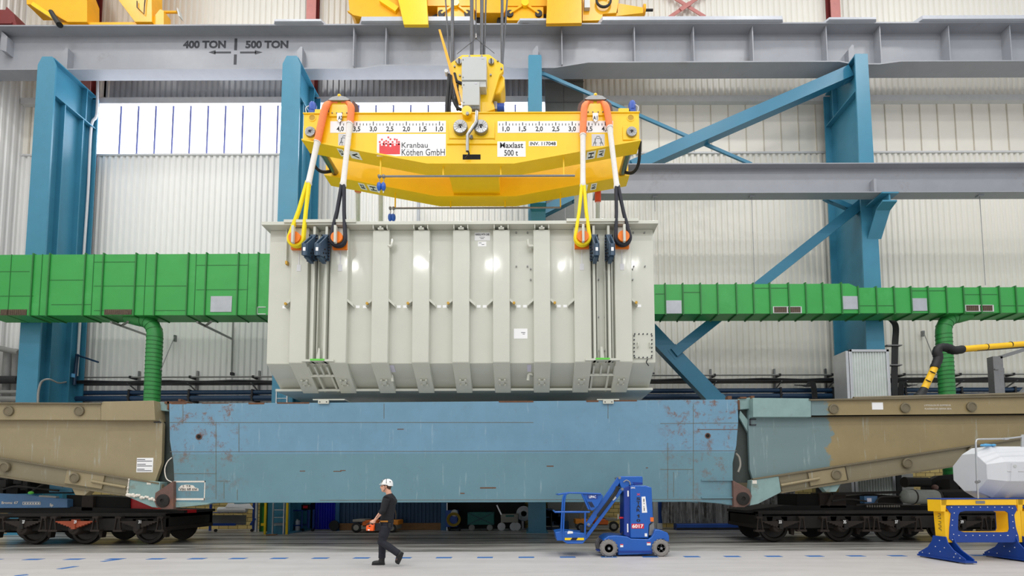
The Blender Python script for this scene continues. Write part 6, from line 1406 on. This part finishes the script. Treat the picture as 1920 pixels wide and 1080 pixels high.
p = at(1163.5, 971, YN + .3); MB().cyl((p.x - .03, YN + .3, p.z), (p.x + .08, YN + .3, p.z), .025, 10).build('emergency_knob', 'sign_red', lift); MB().cyl((p.x - .06, YN + .3, p.z - .03), (p.x - .06, YN + .3, p.z + .09), .012, 8).build('lever', 'alu', lift)
MB().tube(smooth_path([at(1168, 997, YN + .25), at(1166, 1000, YN + .2), at(1165, 1003, YN + .2)]), .012, 6).build('plug_cable', 'ink_black', lift)
o = MB().pp(YN + .22, .01, [(1147, 935), (1153, 930), (1156, 933), (1150, 939)]).build('sticker', 'label_white', lift)

# ================================================================== TRESTLE STANDS AND WRAPPED DRUM
def stand():
    X0, X1, Yc = 9.5, 11.12, 11.1
    t = thing('trestle_stand', 'blue and yellow riveted trestle stand at the right, nearer and fully seen', 'trestle', ((X0 + X1) / 2, Yc, 0), 'blue and yellow trestle stands')
    yf = Yc - .16
    outer = [(1772, 947), (1908, 947), (1907, 957.5), (1901, 960), (1905, 990), (1911, 1008), (1911, 1017), (1780, 1017), (1781, 990), (1784, 960), (1776, 957)]
    inn = [(1801, 958), (1885, 958), (1891, 961), (1893, 992), (1891, 997), (1888, 998), (1800, 998), (1796, 994), (1797, 966)]
    oc, ic = xz(outer, yf), xz(inn, yf)
    def ring(y0, y1, mt, nm):
        b = MB(); N_ = 48
        def res(poly, cx, cz):
            out = []
            for k in range(N_):
                a = 2 * math.pi * k / N_; d = (math.cos(a), math.sin(a)); best = None
                for (ax, az), (bx, bz) in zip(poly, poly[1:] + poly[:1]):
                    ex, ez = bx - ax, bz - az; den = d[0] * ez - d[1] * ex
                    if abs(den) < 1e-9: continue
                    tt = ((ax - cx) * ez - (az - cz) * ex) / den; uu = ((ax - cx) * d[1] - (az - cz) * d[0]) / den
                    if tt > 0 and -1e-6 <= uu <= 1 + 1e-6: best = tt if best is None else min(best, tt)
                out.append((cx + d[0] * best, cz + d[1] * best))
            return out
        cx, cz = sum(p[0] for p in ic) / len(ic), sum(p[1] for p in ic) / len(ic)
        O, I = res(oc, cx, cz), res(ic, cx, cz); vs = []
        for y in (y0, y1): vs += [(x, y, z) for x, z in O] + [(x, y, z) for x, z in I]
        fs = []
        for k in range(N_):
            j = (k + 1) % N_; fs += [(k, j, N_ + j, N_ + k), (2 * N_ + j, 2 * N_ + k, 3 * N_ + k, 3 * N_ + j), (k, 2 * N_ + k, 2 * N_ + j, j), (N_ + j, 3 * N_ + j, 3 * N_ + k, N_ + k)]
        b.add(vs, fs); return b.build(nm, mt, t)
    fp = ring(yf, yf + .02, 'stand_blue', 'front_plate'); ring(yf + .02, yf + .3, 'stand_yellow', 'core_frame'); ring(yf + .3, yf + .32, 'stand_blue', 'back_plate')
    h = MB()
    pts = [(1784 + k * 13.5, 951) for k in range(9)] + [(1789, 962), (1786, 975), (1785, 985), (1788, 1002), (1786, 1012)] + [(1798 + k * 13, 1004) for k in range(8)] + [(1898, 966), (1899, 978), (1900, 990), (1906, 1004), (1898, 953), (1890, 1004)]
    for px, py in pts: p = at(px, py, yf); h.ball((p.x, yf, p.z), .012, n=8, m=6)
    h.build('rivet', 'label_grey', fp)
    zt_ = at(1830, 934, yf).z; zy = at(1830, 947, yf).z
    xb0, xb1 = at(1762, 940, yf).x, at(1906, 940, yf).x
    MB().box(xb0, xb1, yf - .03, yf + .35, zt_ - .03, zt_).build('top_cap', 'stand_blue', t, bevel=.005)
    MB().prism_x([(yf - .02, zy), (yf - .02, zt_ - .03), (yf + .34, zt_ - .03), (yf + .34, zy)], xb0 + .02, xb1 - .02).build('top_beam', 'stand_yellow', t)
    MB().prism([(xb0, zt_ - .03), (xb0 + .14, zt_ - .03), (xb0 + .1, zt_ - .3), (xb0 + .0, zt_ - .3)], yf - .02, yf + .34).build('end_cheek', 'stand_yellow', t)
    o = MB().pbox(yf - .03, .015, 1830, 939, 1847, 944.5).build('badge', 'dull_steel', t, bevel=.004); text('TRESTLE' if False else 'LOAD', 1833, 940.5, 1844, 943, yf - .032, 'ink_dark', o) if False else None
    for px, nm in ((1, 'left'), (-1, 'right')):
        xc = at(1778, 1000, yf).x - .02 if px == 1 else at(1910, 1000, yf).x - .02
        b = MB(); b.prism_x([(Yc - .13, .42), (Yc + .13, .42), (Yc + .16, 1.12), (Yc - .13, 1.12)], xc - .02, xc + .12); b.build('leg_web', 'stand_yellow', t)
        prof = [(Yc - .16, .55), (Yc + .18, .55), (Yc + .22, .42), (Yc + .34, .27), (Yc + .62, .11), (Yc + .62, .03), (Yc - .62, .03), (Yc - .62, .11), (Yc - .34, .27), (Yc - .2, .42)]
        f = MB().prism_x(prof, xc - .05, xc - .025).build('foot_plate', 'stand_blue', t)
        MB().prism_x(prof, xc + .13, xc + .155).build('foot_plate', 'stand_blue', t)
        MB().box(xc - .07, xc + .19, Yc - .64, Yc + .64, .03, .07).build('foot_base', 'stand_blue', t)
        for yy in (-.52, .52): MB().box(xc - .03, xc + .14, Yc + yy - .08, Yc + yy + .08, 0, .03).build('foot_pad', 'dull_steel', t)
        h = MB()
        for yy, zz in ((-.5, .12), (-.35, .12), (-.4, .2), (.3, .12), (.5, .12), (0, .45), (0, .2), (-.12, .3), (.12, .3)): h.ball((xc - .05, Yc + yy, zz), .012, n=8, m=6)
        h.build('rivet', 'label_grey', f)
    h = MB(); xx_ = at(1778, 1000, yf).x - .043; random.seed(17); z_ = 1.06
    for k in range(9):
        if k != 3: h.bar((xx_, Yc - .03, z_), (xx_, Yc + .03, z_ - random.uniform(-.02, .02)), .012, .004, up=(1, 0, 0)); h.bar((xx_, Yc - .03 + .06 * (k % 2), z_), (xx_, Yc - .03 + .06 * (k % 2), z_ - .03), .01, .004, up=(1, 0, 0))
        z_ -= .045
    h.build('stencil', 'ink_dark', t)
    return t
s1 = stand()
dup(s1, (1.84, .1, 0), 'blue and yellow riveted trestle stand cut off by the right edge')
Yd, Zd, R_, Hh = 11.42, 2.1, .6, .22
def octa(y, z, r, h, x): return [(x, y - r, z - h), (x, y - r, z + h), (x, y - h, z + r), (x, y + h, z + r), (x, y + r, z + h), (x, y + r, z - h), (x, y + h, z - r), (x, y - h, z - r)]
zb__ = at(1830, 934, 10.94).z; Zd = zb__ + R_
XA = at(1888, 880, Yd - R_).x
t = thing('wrapped_drum', 'large grey wrapped octagonal drum resting on the trestle stands at the right', 'drum', (12.5, Yd, zb__))
b = MB(); r1 = octa(Yd, Zd, .44, .17, XA - .3); r2 = octa(Yd, Zd, R_, Hh, XA); r3 = octa(Yd, Zd, R_, Hh, 15.5)
b.add(r1 + r2 + r3, [tuple(range(8)), tuple(range(16, 24))] + [(i, (i + 1) % 8, 8 + (i + 1) % 8, 8 + i) for i in range(8)] + [(8 + i, 8 + (i + 1) % 8, 16 + (i + 1) % 8, 16 + i) for i in range(8)])
b.build('casing', 'tarp_grey', t, bevel=.012, smooth=False)
MB().box(XA + .0, 15.5, Yd - R_ - .012, Yd - R_ + .01, Zd + .0, Zd + .02).build('seam_strip', 'label_grey', t)
p = Vector((XA + .16, Yd - R_ - .02, Zd + .12)); MB().cyl((p.x, Yd - R_ - .03, p.z), (p.x, Yd - R_, p.z), .035, 14).build('boss', 'cabinet_grey', t)
MB().prism([(XA + .05, Zd - .22), (XA + .1, Zd + .18), (XA + .22, Zd + .18), (XA + .24, Zd - .22)], Yd - R_ - .02, Yd - R_ + .02).build('end_strap', 'tarp_grey', t)
t = thing('pipe_rail', 'thin bent steel pipe standing in front of the grey drum', 'pipe', at(1832, 930, 10.75))
Y = 10.75
MB().tube([at(1834, 934, Y + .1), at(1832, 900, Y), at(1829.5, 830, Y), at(1830.5, 825, Y), at(1834, 823.5, Y), at(1885, 822.5, Y), at(1915, 819, Y), at(1960, 815, Y)], .018, 10).build('pipe', 'alu', t)
MB().tube([at(1917, 838, Y), at(1917, 815, Y)], .03, 10).build('upright', 'alu', t); MB().pbox(Y - .03, .06, 1884, 820.5, 1892, 824).build('clamp', 'alu', t)
p = at(1836, 904, Y); MB().cyl((p.x - .06, Y, p.z), (p.x + .04, Y + .05, p.z + .02), .035, 10).build('clamp', 'dull_steel', t)
t = thing('plastic_wrap', 'crumpled light blue plastic wrap lying on top of the grey drum', 'plastic', at(1853, 840, Yd))
b = MB(); random.seed(9); zt_ = Zd + R_
xs0 = at(1842, 840, Yd - .2).x
for i in range(7): b.ball((xs0 + i * .045, Yd - .2 + random.uniform(-.05, .05), zt_ + .03), random.uniform(.03, .055), (1.3, 1, .7), 7, 5)
b.build('film', 'plastic_blue', t, smooth=False)

# ================================================================== WALKING WORKER
def blob(mb, name, mt, parent, vox, smooth_it=2, label=None):
    """joins overlapping shapes into one continuous skin"""
    o = mb.build(name, mt, parent, label, smooth=False)
    r = o.modifiers.new('r', 'REMESH'); r.mode = 'VOXEL'; r.voxel_size = vox
    s = o.modifiers.new('s', 'SMOOTH'); s.factor = 0.5; s.iterations = smooth_it
    me = bpy.data.meshes.new_from_object(o.evaluated_get(bpy.context.evaluated_depsgraph_get()))
    o.modifiers.clear(); old = o.data; o.data = me; bpy.data.meshes.remove(old); me.name = name
    me.polygons.foreach_set('use_smooth', [True] * len(me.polygons))
    if not me.materials: me.materials.append(M[mt])
    return o
YPn = 10.6
w = thing('person', 'worker in black clothes and white helmet walking left with an orange remote control', 'person', (at(722, 1060, YPn).x, YPn, 0))
def wp(px, py, dy=0.0): p = at(px, py, YPn); return Vector((p.x, YPn + dy, p.z))
sh_n, sh_f = wp(729, 936, -.19), wp(731, 936, .19)
el_n, wr_n = wp(723.5, 957, -.25), wp(709.5, 973.5, -.23)
el_f, wr_f = wp(724, 958, .25), wp(714, 976, .24)
b = MB()                                                             # body: head, neck, trunk, arms, hands in one skin
hc = wp(724.5, 912.5)
b.ball(hc + Vector((.01, 0, .035)), .098, (1.0, .8, 1.08), 20, 14)
b.ball(hc + Vector((-.03, 0, -.035)), .078, (.95, .82, 1.15), 18, 12)
b.ball(hc + Vector((-.075, 0, -.092)), .03, (1, 1.1, .9), 12, 8)        # chin
b.tube([hc + Vector((-.1, 0, .03)), hc + Vector((-.118, 0, -.0)), hc + Vector((-.128, 0, -.022)), hc + Vector((-.1, 0, -.032))], [.012, .014, .017, .014], 8)   # nose
b.ball(hc + Vector((-.1, 0, -.055)), .018, (.9, 1.5, .5), 10, 6); b.ball(hc + Vector((-.098, 0, -.068)), .018, (.9, 1.4, .5), 10, 6)      # lips
b.ball(hc + Vector((-.085, 0, .03)), .03, (.8, 1.9, .5), 12, 8)         # brow
for s in (-1, 1): b.ball(hc + Vector((.012, s * .08, -.01)), .026, (.7, .5, 1.25), 10, 8)    # ears
nk = wp(729.5, 928); b.tube([hc + Vector((.02, 0, -.03)), nk + Vector((0, 0, .02)), wp(730, 934)], [.06, .062, .075], 14)
b.tube([wp(730, 935), wp(728, 950), wp(726, 972), wp(723, 986)], [.1, .12, .105, .11], 16)
for a, c, e in ((sh_n, el_n, wr_n), (sh_f, el_f, wr_f)):
    b.tube([a, a.lerp(c, .5), c, c.lerp(e, .35), e], [.05, .046, .04, .042, .028], 12)
    d = (e - c).normalized(); side = -1 if a is sh_n else 1
    palm = e + d * .05; b.ball(palm, .042, (1.15, .55, 1.0), 12, 8); b.tube([e, palm + d * .03], [.028, .034], 10)
    dn = Vector((-.25, 0, -1)).normalized(); fw_ = Vector((-1, 0, -.15)).normalized()
    for k in range(4):                                               # four fingers curled round the handle
        r0 = palm + d * .035 + Vector((.022 - .016 * k, side * .006, -.012 + .006 * k)) ; ln = (.9, 1.0, .95, .78)[3 - k]
        r0 = palm + Vector((-.035, side * .012, .028 - k * .019)) + d * .012
        b.tube([palm + Vector((-.01, side * .01, .02 - k * .014)), r0, r0 + Vector((-.03 * ln, -side * .004, -.012)), r0 + Vector((-.042 * ln, -side * .024, -.03)), r0 + Vector((-.026, -side * .036, -.042 * ln))], [.011, .0105, .0095, .009, .008], 8)
    th = palm + Vector((.01, -side * .02, .02)); b.tube([palm + Vector((.02, -side * .01, .0)), th + Vector((-.025, -side * .012, .014)), th + Vector((-.055, -side * .012, .004)), th + Vector((-.075, -side * .006, -.012))], [.014, .0125, .011, .009], 8)
body = blob(b, 'body', 'skin', w, .007, 2)
for s in (-1, 1):
    MB().ball(hc + Vector((-.088, s * .034, .012)), .0095, n=10, m=8).build('eye', 'ink_black', w)
    MB().tube([hc + Vector((-.098, s * .015, .032)), hc + Vector((-.094, s * .034, .036)), hc + Vector((-.08, s * .052, .032))], .005, 6).build('eyebrow', 'hair', w)
b = MB(); b.ball(hc + Vector((.035, 0, .03)), .098, (.85, .84, 1.02), 18, 12); b.ball(hc + Vector((.06, 0, -.03)), .055, (.7, 1.1, 1.1), 14, 10); b.ball(hc + Vector((.0, 0, .045)), .1, (.85, .82, .8), 16, 10)
blob(b, 'hair', 'hair', w, .01, 2)
b = MB(); b.tube([hc + Vector((-.04, 0, -.1)), hc + Vector((-.05, 0, -.105))], .01, 6)
# tattoo on the near forearm
b = MB(); fa = el_n.lerp(wr_n, .55); d = (wr_n - el_n).normalized()
for k in range(5): c = fa + d * (k * .022 - .045) + Vector((0, -.0405, 0)); b.bar(c + Vector((-.012, 0, -.006)), c + Vector((.014, 0, .004 * (k % 2))), .007, .004)
b.build('tattoo', 'ink_dark', w)
b = MB()                                                             # jumper with pushed-up sleeves
b.tube([wp(729, 926.5), wp(730, 930), wp(730.5, 935), wp(729.5, 943), wp(728, 955), wp(726.5, 967), wp(725, 977)], [.075, .1, .125, .145, .148, .14, .138], 22)
for dx in (-.03, .05): b.tube([wp(730, 940) + Vector((dx, -.1, 0)), wp(730, 940) + Vector((dx, .1, 0))], .1, 14)
b.tube([sh_n + Vector((0, .06, .01)), sh_n], [.09, .085], 14); b.tube([sh_f + Vector((0, -.06, .01)), sh_f], [.09, .085], 14)
for a, c, e in ((sh_n, el_n, wr_n), (sh_f, el_f, wr_f)): b.tube([a, a.lerp(c, .5), c + Vector((.008, 0, 0)), c.lerp(e, .2), c.lerp(e, .3)], [.08, .074, .066, .06, .056], 14)
blob(b, 'jumper', 'cloth_black', w, .011, 3)
# trousers
hip_n, hip_f = wp(723.5, 986, -.095), wp(723.5, 986, .095)
kn_n, an_n = wp(719, 1015.5, -.11), wp(750, 1037, -.11)
kn_f, an_f = wp(714.5, 1016, .1), wp(713.5, 1048, .1)
b = MB()
b.tube([wp(725.5, 974), wp(725, 980), wp(724, 986), wp(723, 992)], [.135, .145, .15, .13], 20)
for h, k, a in ((hip_n, kn_n, an_n), (hip_f, kn_f, an_f)):
    b.tube([h, h.lerp(k, .5), k, k.lerp(a, .35), k.lerp(a, .75), a], [.105, .096, .08, .082, .076, .078], 16)
    b.ball(k + Vector((-.02, 0, 0)), .078, n=14, m=10)
b.ball(hip_n.lerp(kn_n, .5) + Vector((-.01, -.08, 0)), .06, (1, .5, 1.3), 12, 8)   # cargo pocket
blob(b, 'trousers', 'trouser_black', w, .012, 3)
def boot(an, toe, heel, name):
    b = MB(); m_ = heel.lerp(toe, .45); up = (an - heel.lerp(toe, .25)).normalized()
    b.tube([an + up * .03, an.lerp(heel.lerp(toe, .25), .6)], [.062, .066], 14)
    b.tube([heel + up * .045, m_ + up * .05, toe.lerp(heel, .15) + up * .04, toe + up * .038], [.05, .056, .052, .036], 14)
    o = blob(b, name, 'boot_black', w, .01, 2)
    b = MB(); dr = (toe - heel).normalized(); b.tube([heel - dr * .01 + up * .012, m_ + up * .01, toe - dr * .0 + up * .014], [.04, .044, .036], 10)
    s_ = b.build('boot_sole', 'black_rubber', o); return o
tz = lambda p: Vector((p.x, p.y, max(p.z, .0)))
toe_f, heel_f = wp(695, 1058, .1), wp(717.5, 1058.5, .1); toe_f.z = heel_f.z = 0.0
boot(an_f, toe_f, heel_f, 'boot'); boot(an_n, wp(749, 1056.5, -.11), wp(757, 1036, -.11), 'boot')
MB().ball((wp(747.5, 1047, -.17)), .02, (1, .6, 1.3)).build('boot_patch', 'boot_brown', w)
# belt, pouch, keys
b = MB(); b.lathe([(.138, -.022), (.152, -.02), (.152, .02), (.138, .022)], wp(725, 977.5), (0, 0, 1), 28); b.build('belt', 'cloth_black', w)
MB().pbox(YPn - .158, .02, 713, 976.3, 727, 979).build('belt_strap', 'belt_amber', w)
p = wp(713.5, 986, -.15); b = MB(); b.box(p.x - .07, p.x + .07, p.y - .035, p.y + .05, p.z - .1, p.z + .07); b.build('tool_pouch', 'cloth_black', w, bevel=.02)
p = wp(733.5, 984, -.13); b = MB(); b.box(p.x - .035, p.x + .035, p.y - .02, p.y + .04, p.z - .06, p.z + .05); b.build('holster', 'black_gloss', w, bevel=.012)
# helmet
b = MB(); hh = hc + Vector((.018, 0, .055)); N_ = 28; rows = 9; vs = []
for i in range(rows + 1):
    t_ = math.pi / 2 * i / rows
    for k in range(N_):
        a = 2 * math.pi * k / N_; rx = .138 if math.cos(a) < 0 else .128; r = math.cos(t_) ** .75 if i < rows else .02
        z = .118 * math.sin(t_) + (.0 if i else -.012 - (.03 if math.cos(a) > .3 else 0)); vs.append(hh + Vector((math.cos(a) * rx * r, math.sin(a) * .112 * r, z)))
b.add(vs, [(i * N_ + k, i * N_ + (k + 1) % N_, (i + 1) * N_ + (k + 1) % N_, (i + 1) * N_ + k) for i in range(rows) for k in range(N_)] + [[k for k in range(N_)][::-1], [rows * N_ + k for k in range(N_)]])
hm = b.build('helmet', 'helmet_white', w, angle=60)
b = MB(); b.ext([tuple(hh + Vector((x, y, z))) for x, y, z in ((-.125, -.07, .0), (-.165, -.04, -.012), (-.17, .04, -.012), (-.125, .07, .0))], (0, 0, .01)); b.build('visor', 'helmet_white', hm)
def hs(a, t, k=1.02):
    a, t = math.radians(a), math.radians(t); r = max(.02, math.cos(t)) ** .75; rx = .138 if math.cos(a) < 0 else .128
    return hh + Vector((math.cos(a) * rx * r * k, math.sin(a) * .112 * r * k, .118 * math.sin(t) * k))
b = MB()
b.tube([hs(240 - i * 2.5, 80 - i * 9) for i in range(9)], .006, 6); b.tube([hs(268 + i, 80 - i * 9) for i in range(9)], .006, 6)
b.build('helmet_strap', 'ink_dark', hm)
b = MB()
for a, t in ((222, 34), (312, 26)): b.ball(hs(a, t, .99), .014, (1.5, .5, 1.0), 8, 6)
b.build('helmet_vent', 'ink_dark', hm)
b = MB(); b.tube([hh + Vector((-.02, -.1, -.02)), hc + Vector((-.0, -.085, -.05)), hc + Vector((-.045, -.06, -.1))], .005, 6); b.build('chin_strap', 'ink_dark', hm)
# remote control in the hand
p = wp(700.5, 988, -.21); rc = thing('remote_control', 'orange radio crane remote held in the hand of the worker', 'remote control', p)
b = MB(); b.prism([(p.x - .082, p.z - .062), (p.x + .075, p.z - .07), (p.x + .085, p.z + .05), (p.x + .03, p.z + .07), (p.x - .08, p.z + .045)], p.y - .05, p.y + .13); b.build('case', 'remote_orange', rc, bevel=.015)
MB().box(p.x - .04, p.x - .0, p.y - .053, p.y - .048, p.z - .055, p.z - .03).build('label', 'label_white', rc)
MB().box(p.x - .02, p.x + .015, p.y - .056, p.y - .05, p.z + .02, p.z + .045).build('clip', 'ink_black', rc)
for dx in (-.05, .02): MB().lathe([(.018, 0), (.01, .03), (.014, .05), (.004, .06)], (p.x + dx, p.y + .09, p.z + .05), (0, 0, 1), 10).build('joystick', 'ink_black', rc)
MB().tube(smooth_path([(p.x - .07, p.y - .03, p.z + .045), (p.x - .06, p.y - .03, p.z + .08), (p.x + .02, p.y - .03, p.z + .1), (p.x + .06, p.y - .03, p.z + .055)]), .009, 8).build('handle', 'ink_black', rc)
